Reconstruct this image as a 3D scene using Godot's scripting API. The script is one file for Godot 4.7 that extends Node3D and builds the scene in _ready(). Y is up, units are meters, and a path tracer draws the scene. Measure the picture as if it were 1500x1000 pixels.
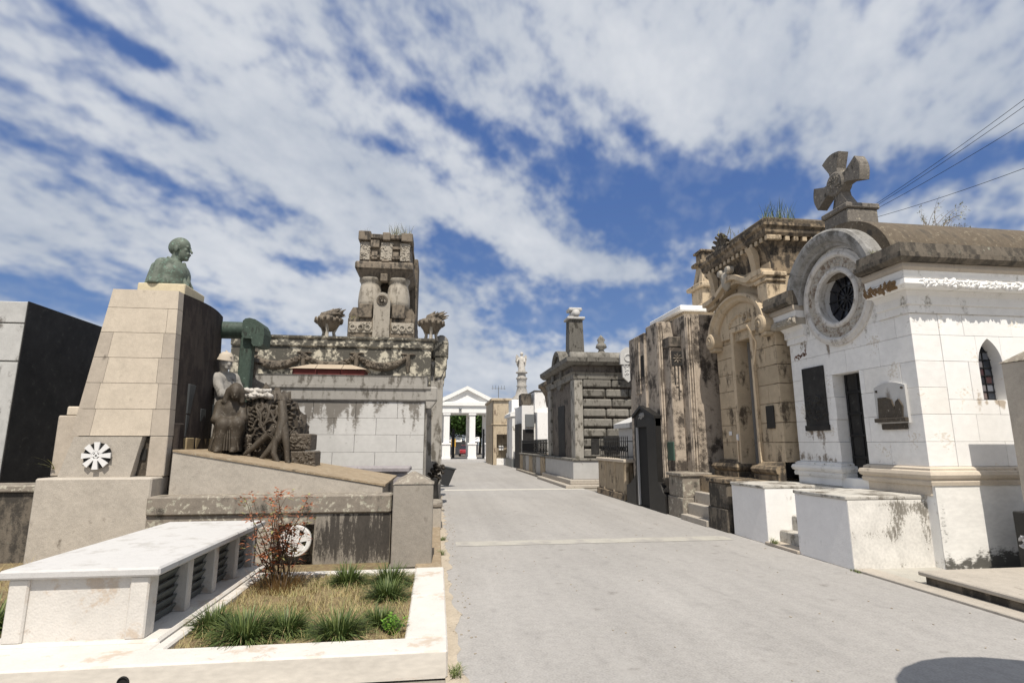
extends Node3D
# A cemetery lane between mausoleums. Street runs along -z, camera at the origin of the lane.

class MB:
	var st: SurfaceTool
	func _init():
		st = SurfaceTool.new(); st.begin(Mesh.PRIMITIVE_TRIANGLES); st.set_smooth_group(-1)
	func smooth(on):
		st.set_smooth_group(0 if on else -1)
	func tri(a: Vector3, b: Vector3, c: Vector3):
		st.add_vertex(a); st.add_vertex(c); st.add_vertex(b)
	func quad(a: Vector3, b: Vector3, c: Vector3, d: Vector3):
		tri(a, b, c); tri(a, c, d)
	func otri(a: Vector3, b: Vector3, c: Vector3, o: Vector3):
		if (b - a).cross(c - a).dot((a + b + c) / 3.0 - o) >= 0.0: tri(a, b, c)
		else: tri(a, c, b)
	func oquad(a: Vector3, b: Vector3, c: Vector3, d: Vector3, o: Vector3):
		otri(a, b, c, o); otri(a, c, d, o)
	# chamfered box
	func box(c: Vector3, s: Vector3, b := 0.008, bs := Basis()):
		var h := s * 0.5
		b = min(b, min(h.x, min(h.y, h.z)) * 0.45)
		var V := {}
		for sx in [-1, 1]:
			for sy in [-1, 1]:
				for sz in [-1, 1]:
					V[[sx, sy, sz, 0]] = c + bs * Vector3(sx * h.x, sy * (h.y - b), sz * (h.z - b))
					V[[sx, sy, sz, 1]] = c + bs * Vector3(sx * (h.x - b), sy * h.y, sz * (h.z - b))
					V[[sx, sy, sz, 2]] = c + bs * Vector3(sx * (h.x - b), sy * (h.y - b), sz * h.z)
		for s1 in [-1, 1]:
			oquad(V[[s1, -1, -1, 0]], V[[s1, 1, -1, 0]], V[[s1, 1, 1, 0]], V[[s1, -1, 1, 0]], c)
			oquad(V[[-1, s1, -1, 1]], V[[1, s1, -1, 1]], V[[1, s1, 1, 1]], V[[-1, s1, 1, 1]], c)
			oquad(V[[-1, -1, s1, 2]], V[[1, -1, s1, 2]], V[[1, 1, s1, 2]], V[[-1, 1, s1, 2]], c)
			for s2 in [-1, 1]:
				oquad(V[[s1, s2, -1, 0]], V[[s1, s2, 1, 0]], V[[s1, s2, 1, 1]], V[[s1, s2, -1, 1]], c)
				oquad(V[[s1, -1, s2, 0]], V[[s1, 1, s2, 0]], V[[s1, 1, s2, 2]], V[[s1, -1, s2, 2]], c)
				oquad(V[[-1, s1, s2, 1]], V[[1, s1, s2, 1]], V[[1, s1, s2, 2]], V[[-1, s1, s2, 2]], c)
				for s3 in [-1, 1]:
					otri(V[[s1, s2, s3, 0]], V[[s1, s2, s3, 1]], V[[s1, s2, s3, 2]], c)
	func bb(x0, x1, y0, y1, z0, z1, b := 0.008):
		box(Vector3((x0 + x1) * 0.5, (y0 + y1) * 0.5, (z0 + z1) * 0.5), Vector3(abs(x1 - x0), abs(y1 - y0), abs(z1 - z0)), b)
	# eight-corner hexahedron: bottom 4 then top 4 (same order)
	func hexa(p: Array):
		var o := Vector3.ZERO
		for q in p: o += q / 8.0
		oquad(p[0], p[1], p[2], p[3], o); oquad(p[4], p[5], p[6], p[7], o)
		for i in 4:
			var j := (i + 1) % 4
			oquad(p[i], p[j], p[4 + j], p[4 + i], o)
	# extruded polygon in xy, from z0 to z1
	func prism(poly: PackedVector2Array, z0: float, z1: float, xf := Transform3D()):
		var P := poly
		if Geometry2D.is_polygon_clockwise(P): P.reverse()
		var ix := Geometry2D.triangulate_polygon(P)
		for i in range(0, ix.size(), 3):
			var a := P[ix[i]]; var b := P[ix[i + 1]]; var c := P[ix[i + 2]]
			if (b - a).cross(c - a) < 0.0:
				var t := b; b = c; c = t
			tri(xf * Vector3(a.x, a.y, z1), xf * Vector3(b.x, b.y, z1), xf * Vector3(c.x, c.y, z1))
			tri(xf * Vector3(a.x, a.y, z0), xf * Vector3(c.x, c.y, z0), xf * Vector3(b.x, b.y, z0))
		for i in P.size():
			var a := P[i]; var b := P[(i + 1) % P.size()]
			quad(xf * Vector3(a.x, a.y, z1), xf * Vector3(a.x, a.y, z0), xf * Vector3(b.x, b.y, z0), xf * Vector3(b.x, b.y, z1))
	# turned shape round y: profile of (radius, height) upwards
	func lathe(prof: Array, segs := 20, xf := Transform3D(), a0 := 0.0, a1 := TAU):
		smooth(true)
		for i in prof.size() - 1:
			var p: Vector2 = prof[i]; var q: Vector2 = prof[i + 1]
			for k in segs:
				var t0 := a0 + (a1 - a0) * k / segs; var t1 := a0 + (a1 - a0) * (k + 1) / segs
				var A := xf * Vector3(p.x * cos(t0), p.y, p.x * sin(t0)); var B := xf * Vector3(p.x * cos(t1), p.y, p.x * sin(t1))
				var C := xf * Vector3(q.x * cos(t1), q.y, q.x * sin(t1)); var D := xf * Vector3(q.x * cos(t0), q.y, q.x * sin(t0))
				if p.x > 1e-5: tri(A, C, B)
				if q.x > 1e-5: tri(A, D, C)
		smooth(false)
	# ring round the local z axis: profile of (radius, z)
	func ring(c: Vector3, prof: Array, a0 := 0.0, a1 := TAU, segs := 40, closed := true, ay := 1.0):
		var n := prof.size()
		for i in (n if closed else n - 1):
			var p: Vector2 = prof[i]; var q: Vector2 = prof[(i + 1) % n]
			for k in segs:
				var t0 := a0 + (a1 - a0) * k / segs; var t1 := a0 + (a1 - a0) * (k + 1) / segs
				var A := c + Vector3(p.x * cos(t0), p.x * sin(t0) * ay, p.y); var B := c + Vector3(p.x * cos(t1), p.x * sin(t1) * ay, p.y)
				var C := c + Vector3(q.x * cos(t1), q.x * sin(t1) * ay, q.y); var D := c + Vector3(q.x * cos(t0), q.x * sin(t0) * ay, q.y)
				quad(A, B, C, D)
	func tube(pts: Array, rad: Array, segs := 7, cap := true):
		smooth(true)
		var rings := []
		var up := Vector3(0.31, 0.9, 0.27).normalized()
		for i in pts.size():
			var d: Vector3 = (pts[min(i + 1, pts.size() - 1)] - pts[max(i - 1, 0)]).normalized()
			if abs(d.dot(up)) > 0.97: up = Vector3(0.9, 0.1, 0.4).normalized()
			var u := d.cross(up).normalized(); var v := u.cross(d)
			var r := []
			for k in segs:
				var t := TAU * k / segs
				r.append(pts[i] + (u * cos(t) + v * sin(t)) * rad[min(i, rad.size() - 1)])
			rings.append(r)
		for i in rings.size() - 1:
			for k in segs:
				var j := (k + 1) % segs
				quad(rings[i][k], rings[i + 1][k], rings[i + 1][j], rings[i][j])
		if cap:
			smooth(false)
			for k in range(1, segs - 1):
				tri(rings[0][0], rings[0][k], rings[0][k + 1])
				tri(rings[-1][0], rings[-1][k + 1], rings[-1][k])
		smooth(false)
	# moulding: profile of (out, height) carried along a level path, mitred; outwards is to the right of the path times side
	func mould(path: Array, prof: Array, side := 1.0, closed := false):
		var n := path.size(); var R := []
		for i in n:
			var d0: Vector3; var d1: Vector3
			d1 = (path[(i + 1) % n] - path[i]).normalized(); d0 = (path[i] - path[(i - 1 + n) % n]).normalized()
			if not closed:
				if i == 0: d0 = d1
				if i == n - 1: d1 = d0
			var n0 := d0.cross(Vector3.UP) * side; var n1 := d1.cross(Vector3.UP) * side
			var m := (n0 + n1) / (1.0 + n0.dot(n1))
			var r := []
			for p in prof: r.append(path[i] + m * p.x + Vector3.UP * p.y)
			R.append(r)
		var k := prof.size()
		for i in (n if closed else n - 1):
			var j := (i + 1) % n
			for a in k:
				var b := (a + 1) % k
				if side > 0: quad(R[i][a], R[j][a], R[j][b], R[i][b])
				else: quad(R[i][a], R[i][b], R[j][b], R[j][a])
		if not closed:
			var pv := PackedVector2Array()
			for p in prof: pv.append(p)
			var ix := Geometry2D.triangulate_polygon(pv)
			for q in range(0, ix.size(), 3):
				tri(R[0][ix[q]], R[0][ix[q + 1]], R[0][ix[q + 2]])
				tri(R[n - 1][ix[q]], R[n - 1][ix[q + 2]], R[n - 1][ix[q + 1]])
	# lumpy ellipsoid
	func blob(c: Vector3, r: Vector3, amp := 0.1, seed_ := 1, n := 10, freq := 1.6, sm := true, bs := Basis()):
		var no := FastNoiseLite.new(); no.seed = seed_; no.frequency = freq; no.fractal_octaves = 3
		smooth(sm)
		var P := []
		for i in n + 1:
			var row := []
			for k in 2 * n:
				var th := PI * i / n; var ph := TAU * k / (2 * n)
				var d := Vector3(sin(th) * cos(ph), cos(th), sin(th) * sin(ph))
				row.append(c + bs * (d * r * (1.0 + amp * 2.0 * no.get_noise_3dv(d * 1.0 + Vector3(seed_ * 3.1, 0, 0)))))
			P.append(row)
		for i in n:
			for k in 2 * n:
				var j := (k + 1) % (2 * n)
				if i > 0: tri(P[i][k], P[i][j], P[i + 1][j])
				if i < n - 1: tri(P[i][k], P[i + 1][j], P[i + 1][k])
		smooth(false)
	# small carved lump standing on a face whose outward normal is xf.basis.z
	func lump(xf: Transform3D, rx: float, ry: float, h: float, segs := 6):
		smooth(true)
		var r0 := []; var r1 := []
		for k in segs:
			var t := TAU * k / segs
			r0.append(xf * Vector3(cos(t) * rx, sin(t) * ry, 0)); r1.append(xf * Vector3(cos(t) * rx * 0.62, sin(t) * ry * 0.62, h * 0.75))
		var top := xf * Vector3(0, 0, h)
		for k in segs:
			var j := (k + 1) % segs
			quad(r0[k], r0[j], r1[j], r1[k]); tri(r1[k], r1[j], top)
		smooth(false)
	# carved foliage over a w x h area of the plane of xf
	func carve(xf: Transform3D, w: float, h: float, n: int, r: float, depth: float, rng: RandomNumberGenerator):
		for i in n:
			var p := Vector3(rng.randf_range(-w, w) * 0.5, rng.randf_range(-h, h) * 0.5, -0.004)
			var a := rng.randf() * TAU; var s := r * rng.randf_range(0.6, 1.3)
			lump(xf * Transform3D(Basis(Vector3(0, 0, 1), a), p), s * 1.7, s * 0.75, depth * rng.randf_range(0.6, 1.2))
	# flat blade bending over
	func blade(p: Vector3, dir: Vector3, l: float, w: float, bend: float, n := 3):
		var side := dir.cross(Vector3.UP)
		if side.length() < 0.01: side = Vector3(1, 0, 0)
		side = side.normalized() * w * 0.5
		var d := dir.normalized(); var a := p; var hz := Vector3(d.x, 0, d.z)
		for i in n:
			var t := float(i + 1) / n
			var b := a + d * l / n
			var w0 := 1.0 - float(i) / n * 0.75; var w1 := 1.0 - t * 0.75
			if i == n - 1: tri(a - side * w0, a + side * w0, b)
			else: quad(a - side * w0, a + side * w0, b + side * w1, b - side * w1)
			a = b
			d = (d + (hz * 0.6 + Vector3(0, -1, 0)) * bend / n).normalized()

# ---------- nodes
var used := {}
func numbered(called: String) -> String:
	if not used.has(called):
		used[called] = 0; return called
	used[called] += 1
	return "%s_%03d" % [called, used[called]]
func thing(called: String, label: String, category: String, at := Vector3.ZERO, turn := 0.0, group := "") -> Node3D:
	var o := Node3D.new(); o.name = numbered(called); add_child(o)
	o.position = at; o.rotation.y = turn
	o.set_meta("label", label); o.set_meta("category", category)
	if group != "": o.set_meta("group", group)
	return o
func part(parent: Node, called: String, mb: MB, m: Material, label := "") -> MeshInstance3D:
	mb.st.generate_normals()
	var o := MeshInstance3D.new(); o.name = called; o.mesh = mb.st.commit(); o.material_override = m
	parent.add_child(o, true)
	if label != "": o.set_meta("label", label)
	return o
func single(called: String, mb: MB, m: Material, label: String, category: String, group := "") -> MeshInstance3D:
	var o := part(self, numbered(called), mb, m, label)
	o.set_meta("category", category)
	if group != "": o.set_meta("group", group)
	return o
func struct(called: String, mb: MB, m: Material) -> MeshInstance3D:
	var o := part(self, numbered(called), mb, m); o.set_meta("kind", "structure"); return o
func bpart(parent: Node, called: String, m: Material, x0, x1, y0, y1, z0, z1, b := 0.008) -> MeshInstance3D:
	var mb := MB.new(); mb.bb(x0, x1, y0, y1, z0, z1, b); return part(parent, called, mb, m)
var box_cache := {}
func block(parent: Node, called: String, xf: Transform3D, size: Vector3, m: Material, bev := 0.006) -> MeshInstance3D:
	var key := "%.3f %.3f %.3f %.4f" % [size.x, size.y, size.z, bev]
	if not box_cache.has(key):
		var mb := MB.new(); mb.box(Vector3.ZERO, size, bev); mb.st.generate_normals(); box_cache[key] = mb.st.commit()
	var o := MeshInstance3D.new(); o.name = called; o.mesh = box_cache[key]; o.material_override = m; o.transform = xf
	parent.add_child(o, true)
	return o
# a block whose texture coordinates come from its place on a wall: rect is [x0, x1, y0, y1]
func block_uv(parent: Node, called: String, xf: Transform3D, c: Vector3, size: Vector3, m: Material, bev: float, rect: Array) -> MeshInstance3D:
	var mb := MB.new(); mb.box(c, size, bev); mb.st.generate_normals()
	var ar := mb.st.commit_to_arrays(); var uv := PackedVector2Array(); var vs: PackedVector3Array = ar[Mesh.ARRAY_VERTEX]
	for v in vs: uv.append(Vector2(absf(fposmod((v.x - v.z * 0.6 - rect[0]) / (rect[1] - rect[0]) + 1.0, 2.0) - 1.0) * 0.9 + 0.05, 1.0 - (v.y - rect[2]) / (rect[3] - rect[2])))
	ar[Mesh.ARRAY_TEX_UV] = uv
	var am := ArrayMesh.new(); am.add_surface_from_arrays(Mesh.PRIMITIVE_TRIANGLES, ar)
	var o := MeshInstance3D.new(); o.name = called; o.mesh = am; o.material_override = m; o.transform = xf
	parent.add_child(o, true)
	return o
# courses of blocks on the local xy plane of xf, outer face at z = 0, thickness back; openings are [x0, x1, y0, y1]
func courses(parent: Node, called: String, xf: Transform3D, x0: float, x1: float, ys: Array, thick: float, openings: Array, bw: float, mats: Array, rng: RandomNumberGenerator, gap := 0.006, bev := 0.006, proud := 0.0, rect := []):
	for i in ys.size() - 1:
		var a: float = ys[i]; var b: float = ys[i + 1]
		var cuts := [x0]
		var x := x0 + (bw * 0.5 if i % 2 == 1 else bw)
		while x < x1 - bw * 0.3:
			cuts.append(x); x += bw
		cuts.append(x1)
		var spans := []
		for k in cuts.size() - 1: spans.append([cuts[k], cuts[k + 1]])
		for o in openings:
			if o[2] < b - 0.01 and o[3] > a + 0.01:
				var nx := []
				for s in spans:
					if s[1] <= o[0] or s[0] >= o[1]: nx.append(s)
					else:
						if s[0] < o[0] - 0.03: nx.append([s[0], o[0]])
						if s[1] > o[1] + 0.03: nx.append([o[1], s[1]])
				spans = nx
		for s in spans:
			var pr := rng.randf() * proud
			if rect.size() == 4:
				block_uv(parent, called, xf, Vector3((s[0] + s[1]) * 0.5, (a + b) * 0.5, -thick * 0.5 + pr), Vector3(s[1] - s[0] - gap, b - a - gap, thick), mats[rng.randi() % mats.size()], bev, rect)
				continue
			block(parent, called, xf * Transform3D(Basis(), Vector3((s[0] + s[1]) * 0.5, (a + b) * 0.5, -thick * 0.5 + pr)), Vector3(s[1] - s[0] - gap, b - a - gap, thick), mats[rng.randi() % mats.size()], bev)

# ---------- smooth union of tapered capsules and ellipsoids, meshed as surface nets
# prim: ["c", a, b, ra, rb] or ["e", centre, radii, basis]
func nets(mb: MB, prims: Array, cell: float, k: float, cut_y := -1e9):
	var lo := Vector3(1e9, 1e9, 1e9); var hi := -lo
	var bounds := []
	for p in prims:
		var a: Vector3; var b: Vector3
		if p[0] == "c":
			var r: float = max(p[3], p[4])
			a = p[1].min(p[2]) - Vector3.ONE * r; b = p[1].max(p[2]) + Vector3.ONE * r
		else:
			var r2: float = max(p[2].x, max(p[2].y, p[2].z)); a = p[1] - Vector3.ONE * r2; b = p[1] + Vector3.ONE * r2
		bounds.append([a, b]); lo = lo.min(a); hi = hi.max(b)
	lo -= Vector3.ONE * cell * 2.5; hi += Vector3.ONE * cell * 2.5
	var nx := int((hi.x - lo.x) / cell) + 2; var ny := int((hi.y - lo.y) / cell) + 2; var nz := int((hi.z - lo.z) / cell) + 2
	var f := PackedFloat32Array(); f.resize(nx * ny * nz); f.fill(1.0)
	var mg := Vector3.ONE * (k + cell * 2.0)
	for pi in prims.size():
		var p = prims[pi]
		var a: Vector3 = (bounds[pi][0] - mg - lo) / cell; var b: Vector3 = (bounds[pi][1] + mg - lo) / cell
		var cap: bool = p[0] == "c"
		var p0: Vector3 = p[1]; var ab := Vector3.ZERO; var ra := 0.0; var rb := 0.0; var l2 := 1.0
		var inv := Basis(); var rad := Vector3.ONE; var rm := 1.0
		if cap:
			ab = p[2] - p[1]; ra = p[3]; rb = p[4]; l2 = max(ab.length_squared(), 1e-9)
		else:
			rad = p[2]; rm = min(rad.x, min(rad.y, rad.z)); inv = (p[3] as Basis).inverse() if p.size() > 3 else Basis()
		for z in range(max(0, int(a.z)), min(nz - 1, int(b.z) + 1) + 1):
			for y in range(max(0, int(a.y)), min(ny - 1, int(b.y) + 1) + 1):
				var id := (z * ny + y) * nx
				for x in range(max(0, int(a.x)), min(nx - 1, int(b.x) + 1) + 1):
					var q := lo + Vector3(x, y, z) * cell
					var d: float
					if cap:
						var t := clampf((q - p0).dot(ab) / l2, 0.0, 1.0)
						d = q.distance_to(p0 + ab * t) - lerpf(ra, rb, t)
					else:
						var e := (inv * (q - p0)) / rad
						var el := e.length()
						d = (el - 1.0) * (rm if el < 0.05 else el / (e / rad).length())
					var g := f[id + x]
					var h: float = max(k - absf(d - g), 0.0) / k
					f[id + x] = minf(d, g) - h * h * k * 0.25
	if cut_y > -1e8:
		for z in nz:
			for y in ny:
				var dy := cut_y - (lo.y + y * cell)
				for x in nx:
					var id := (z * ny + y) * nx + x
					f[id] = max(f[id], dy)
	var vid := {}
	var off := [0, 1, nx, nx + 1, nx * ny, nx * ny + 1, nx * ny + nx, nx * ny + nx + 1]
	var ed := [[0, 1], [2, 3], [4, 5], [6, 7], [0, 2], [1, 3], [4, 6], [5, 7], [0, 4], [1, 5], [2, 6], [3, 7]]
	for z in nz - 1:
		for y in ny - 1:
			for x in nx - 1:
				var id := (z * ny + y) * nx + x
				var s := 0
				for c in 8:
					if f[id + off[c]] < 0.0: s += 1
				if s == 0 or s == 8: continue
				var sum := Vector3.ZERO; var n := 0
				for e in ed:
					var g0 := f[id + off[e[0]]]; var g1 := f[id + off[e[1]]]
					if (g0 < 0.0) != (g1 < 0.0):
						var t := g0 / (g0 - g1)
						var c0: int = e[0]; var c1: int = e[1]
						sum += Vector3(c0 & 1, (c0 >> 1) & 1, c0 >> 2).lerp(Vector3(c1 & 1, (c1 >> 1) & 1, c1 >> 2), t); n += 1
				vid[id] = lo + (Vector3(x, y, z) + sum / n) * cell
	mb.smooth(true)
	for id in vid:
		var g0 := f[id]
		for ax in 3:
			var step: int = [1, nx, nx * ny][ax]
			var g1 := f[id + step]
			if (g0 < 0.0) == (g1 < 0.0): continue
			var u: int = [nx, nx * ny, 1][ax]; var v: int = [nx * ny, 1, nx][ax]
			if not (vid.has(id - u) and vid.has(id - v) and vid.has(id - u - v)): continue
			var A: Vector3 = vid[id - u - v]; var B: Vector3 = vid[id - v]; var C: Vector3 = vid[id]; var D: Vector3 = vid[id - u]
			if g0 < 0.0: mb.quad(A, B, C, D)
			else: mb.quad(A, D, C, B)
	mb.smooth(false)

func V(x, y, z) -> Vector3: return Vector3(x, y, z)
func V2(x, y) -> Vector2: return Vector2(x, y)
func poly(a: Array) -> PackedVector2Array:
	var p := PackedVector2Array()
	for i in range(0, a.size(), 2): p.append(Vector2(a[i], a[i + 1]))
	return p
func rngs(s: int) -> RandomNumberGenerator:
	var r := RandomNumberGenerator.new(); r.seed = s; return r
# ---------- textures and materials
const TN := 448
var N := {}
var LUT := PackedByteArray()
func noise_bytes(seed_: int, freq: float, oct: int, w: int, h: int, rw := 0, rh := 0) -> PackedByteArray:
	var n := FastNoiseLite.new(); n.seed = seed_; n.frequency = freq; n.fractal_octaves = oct; n.noise_type = FastNoiseLite.TYPE_SIMPLEX_SMOOTH
	var im := n.get_seamless_image(w, h)
	if rw > 0: im.resize(rw, rh, Image.INTERPOLATE_CUBIC)
	return im.get_data()
func init_noise():
	N.big = noise_bytes(11, 0.006, 6, TN, TN)
	N.mid = noise_bytes(23, 0.022, 5, TN, TN)
	N.spot = noise_bytes(37, 0.05, 4, TN, TN)
	N.fine = noise_bytes(41, 0.24, 3, TN, TN)
	N.streak = noise_bytes(53, 0.03, 5, TN, TN / 4, TN, TN)
	LUT.resize(4097)
	for i in 4097:
		LUT[i] = int(clampf(Color(i / 4096.0, 0, 0).linear_to_srgb().r * 255.0 + 0.5, 0, 255))
	var hb := PackedByteArray(); hb.resize(TN * TN)
	for i in TN * TN: hb[i] = int(N.fine[i] * 0.35 + N.spot[i] * 0.35 + N.mid[i] * 0.3)
	N.height = ImageTexture.create_from_image(Image.create_from_data(TN, TN, false, Image.FORMAT_L8, hb))
func sst(a: float, b: float, x: float) -> float:
	var t := clampf((x - a) / (b - a), 0.0, 1.0); return t * t * (3.0 - 2.0 * t)
# surface with its own grain: mottle, fine grain, dark growth with an outline (grime), pale lichen, rust runs
func surf(base: Color, o: Dictionary) -> StandardMaterial3D:
	var sd: int = o.get("seed", 1)
	var ox := (sd * 131) % TN; var oy := (sd * 277) % TN
	var am: float = o.get("mottle", 0.25); var af: float = o.get("grain", 0.2)
	var gr: float = o.get("grime", 0.0); var gc: Color = o.get("grime_color", Color(0.045, 0.04, 0.034)); var gs: float = o.get("streak", 0.5)
	var li: float = o.get("lichen", 0.0); var lc: Color = o.get("lichen_color", Color(0.5, 0.5, 0.4))
	var wa: float = o.get("worn", 0.0); var wc: Color = o.get("worn_color", Color(0.4, 0.3, 0.2))
	var soft: float = o.get("soft", 0.16); var gs_ := 0.0
	var D := PackedByteArray(); D.resize(TN * TN * 3)
	var B: PackedByteArray = N.big; var M: PackedByteArray = N.mid; var S: PackedByteArray = N.spot; var F: PackedByteArray = N.fine; var K: PackedByteArray = N.streak
	var k := 0
	for y in TN:
		var r1 := ((y + oy) % TN) * TN; var r2 := ((y + oy * 3 + 71) % TN) * TN; var r0 := y * TN
		for x in TN:
			var i1 := r1 + (x + ox) % TN; var i2 := r2 + (x + ox * 2 + 133) % TN
			var b := B[i1] / 255.0; var m := M[i2] / 255.0; var s := S[i1] / 255.0; var f := F[r0 + x] / 255.0
			var v := 1.0 + am * (b * 0.6 + m * 0.4 - 0.5) * 2.0 + af * (f * 0.7 + s * 0.3 - 0.5) * 2.0
			var cr := base.r * v; var cg := base.g * v; var cb := base.b * v
			if wa > 0.0:
				var w := sst(1.0 - wa - 0.06, 1.0 - wa + 0.08, B[i2] / 255.0 * 0.6 + s * 0.25 + f * 0.15 + 0.12)
				cr = lerpf(cr, wc.r * v, w); cg = lerpf(cg, wc.g * v, w); cb = lerpf(cb, wc.b * v, w)
			if li > 0.0:
				var l := sst(1.0 - li - 0.03, 1.0 - li + 0.05, m * 0.5 + s * 0.5 + (f - 0.5) * 0.2 + 0.14)
				cr = lerpf(cr, lc.r, l); cg = lerpf(cg, lc.g, l); cb = lerpf(cb, lc.b, l)
			if gr > 0.0:
				gs_ = gs * 0.7
				var q := K[i2] / 255.0 * (0.4 + 0.7 * b) * gs_ * 1.15 + b * (1.0 - gs_) * 0.6 + m * (1.0 - gs_) * 0.4 + (s - 0.5) * 0.22 + (f - 0.5) * 0.3
				var g := sst(1.0 - gr - soft, 1.0 - gr + soft, q + 0.05)
				cr = lerpf(cr, gc.r * v, g); cg = lerpf(cg, gc.g * v, g); cb = lerpf(cb, gc.b * v, g)
			D[k] = LUT[int(clampf(cr, 0, 1) * 4096)]; D[k + 1] = LUT[int(clampf(cg, 0, 1) * 4096)]; D[k + 2] = LUT[int(clampf(cb, 0, 1) * 4096)]
			k += 3
	var mt := StandardMaterial3D.new()
	mt.albedo_texture = ImageTexture.create_from_image(Image.create_from_data(TN, TN, false, Image.FORMAT_RGB8, D))
	mt.uv1_triplanar = true; mt.uv1_world_triplanar = true
	mt.uv1_scale = Vector3.ONE / o.get("tile", 2.2)
	mt.roughness = o.get("rough", 0.85); mt.metallic_specular = o.get("spec", 0.4)
	var rel: float = o.get("relief", 0.5)
	if rel > 0.0:
		mt.heightmap_enabled = true; mt.heightmap_texture = N.height; mt.heightmap_scale = rel
	return mt
func tone(m: StandardMaterial3D, k: float, tint := Color(1, 1, 1)) -> StandardMaterial3D:
	var c: StandardMaterial3D = m.duplicate(); c.albedo_color = Color(tint.r * k, tint.g * k, tint.b * k).linear_to_srgb(); return c
func plain(c: Color, rough := 0.6, metal := 0.0) -> StandardMaterial3D:
	var m := StandardMaterial3D.new(); m.albedo_color = c.linear_to_srgb(); m.roughness = rough; m.metallic = metal; return m
func leafmat(c: Color) -> StandardMaterial3D:
	var m := plain(c, 0.55); m.backlight_enabled = true; m.backlight = Color(c.r * 0.6, c.g * 0.7, c.b * 0.3); m.cull_mode = BaseMaterial3D.CULL_DISABLED; return m
# one face with its own stains: blobs are [u, v, ru, rv, strength], v down; grown with noise so that the stains have outlines and grain
func stain_face(w: int, h: int, base: Color, blobs: Array, stain: Color, sd := 1, mott := 0.08, rough := 0.85, patch := 0.0, patch_color := Color(0.5, 0.45, 0.38)) -> StandardMaterial3D:
	var qw := w / 4; var qh := h / 4
	var qf := PackedFloat32Array(); qf.resize(qw * qh)
	for o in blobs:
		var x0 := int(max(0.0, (o[0] - 2.4 * o[2]) * qw)); var x1 := int(min(qw - 1.0, (o[0] + 2.4 * o[2]) * qw)); var y0 := int(max(0.0, (o[1] - 2.4 * o[3]) * qh)); var y1 := int(min(qh - 1.0, (o[1] + 2.4 * o[3]) * qh))
		for y in range(y0, y1 + 1):
			for x in range(x0, x1 + 1):
				var du: float = ((x + 0.5) / qw - o[0]) / o[2]; var dv: float = ((y + 0.5) / qh - o[1]) / o[3]
				qf[y * qw + x] += o[4] * exp(-du * du - dv * dv)
	var qi := Image.create_from_data(qw, qh, false, Image.FORMAT_RF, qf.to_byte_array()); qi.resize(w, h, Image.INTERPOLATE_BILINEAR)
	var Q := qi.get_data().to_float32_array()
	var D := PackedByteArray(); D.resize(w * h * 3)
	var ox := (sd * 97) % TN; var k := 0
	for y in h:
		var r := ((y * 2 + sd * 59) % TN) * TN; var r2 := ((y + sd * 31) % TN) * TN
		for x in w:
			var i := r + (x * 2 + ox) % TN; var i2 := r2 + (x + ox) % TN
			var b: float = N.big[i2] / 255.0; var m: float = N.mid[i] / 255.0; var s: float = N.spot[i] / 255.0; var f: float = N.fine[i] / 255.0; var st: float = N.streak[i] / 255.0
			var q := Q[y * w + x]
			var g := sst(0.38, 0.85, q * (0.4 + 0.6 * st) + (m - 0.5) * 0.45 + (s - 0.5) * 0.4 + (f - 0.5) * 0.3) * 0.92
			var t := 1.0 + mott * (b + m - 1.0) * 2.0 + (f - 0.5) * 0.12
			var cr := base.r; var cg := base.g; var cb := base.b
			if patch > 0.0:
				var pk := sst(1.0 - patch - 0.03, 1.0 - patch + 0.03, b * 0.65 + s * 0.35 + 0.1)
				cr = lerpf(cr, patch_color.r, pk); cg = lerpf(cg, patch_color.g, pk); cb = lerpf(cb, patch_color.b, pk)
			D[k] = LUT[int(clampf(lerpf(cr, stain.r, g) * t, 0, 1) * 4096)]; D[k + 1] = LUT[int(clampf(lerpf(cg, stain.g, g) * t, 0, 1) * 4096)]; D[k + 2] = LUT[int(clampf(lerpf(cb, stain.b, g) * t, 0, 1) * 4096)]
			k += 3
	var mt := StandardMaterial3D.new()
	mt.albedo_texture = ImageTexture.create_from_image(Image.create_from_data(w, h, false, Image.FORMAT_RGB8, D)); mt.roughness = rough
	return mt
# water runs from a ledge at height v: narrow stains of uneven length
func runs(sd: int, n: int, v: float, l0: float, l1: float, a := 0.9, u0 := 0.0, u1 := 1.0) -> Array:
	var rg := rngs(sd); var o := []
	for i in n:
		var l := rg.randf_range(l0, l1)
		o.append([rg.randf_range(u0, u1), v + l * 0.35, rg.randf_range(0.006, 0.03), l, a * rg.randf_range(0.5, 1.15)])
	return o
# thin render coat carrying a stain image: a, b, c, d run round from the lower left, seen from the front
func coat(parent: Node, called: String, a: Vector3, b: Vector3, c: Vector3, d: Vector3, t: float, m: Material) -> MeshInstance3D:
	var st := SurfaceTool.new(); st.begin(Mesh.PRIMITIVE_TRIANGLES); st.set_smooth_group(-1)
	var n := (b - a).cross(d - a).normalized() * t
	var P := [a + n, b + n, c + n, d + n]; var U := [V2(0, 1), V2(1, 1), V2(1, 0), V2(0, 0)]
	for i in [0, 2, 1, 0, 3, 2]:
		st.set_uv(U[i]); st.add_vertex(P[i])
	var Q := [a, b, c, d]
	for i in 4:
		var j := (i + 1) % 4
		for e in [[P[i], U[i]], [P[j], U[j]], [Q[j], U[j]], [P[i], U[i]], [Q[j], U[j]], [Q[i], U[i]]]:
			st.set_uv(e[1]); st.add_vertex(e[0])
	st.generate_normals()
	var o := MeshInstance3D.new(); o.name = called; o.mesh = st.commit(); o.material_override = m; parent.add_child(o, true)
	return o

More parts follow.
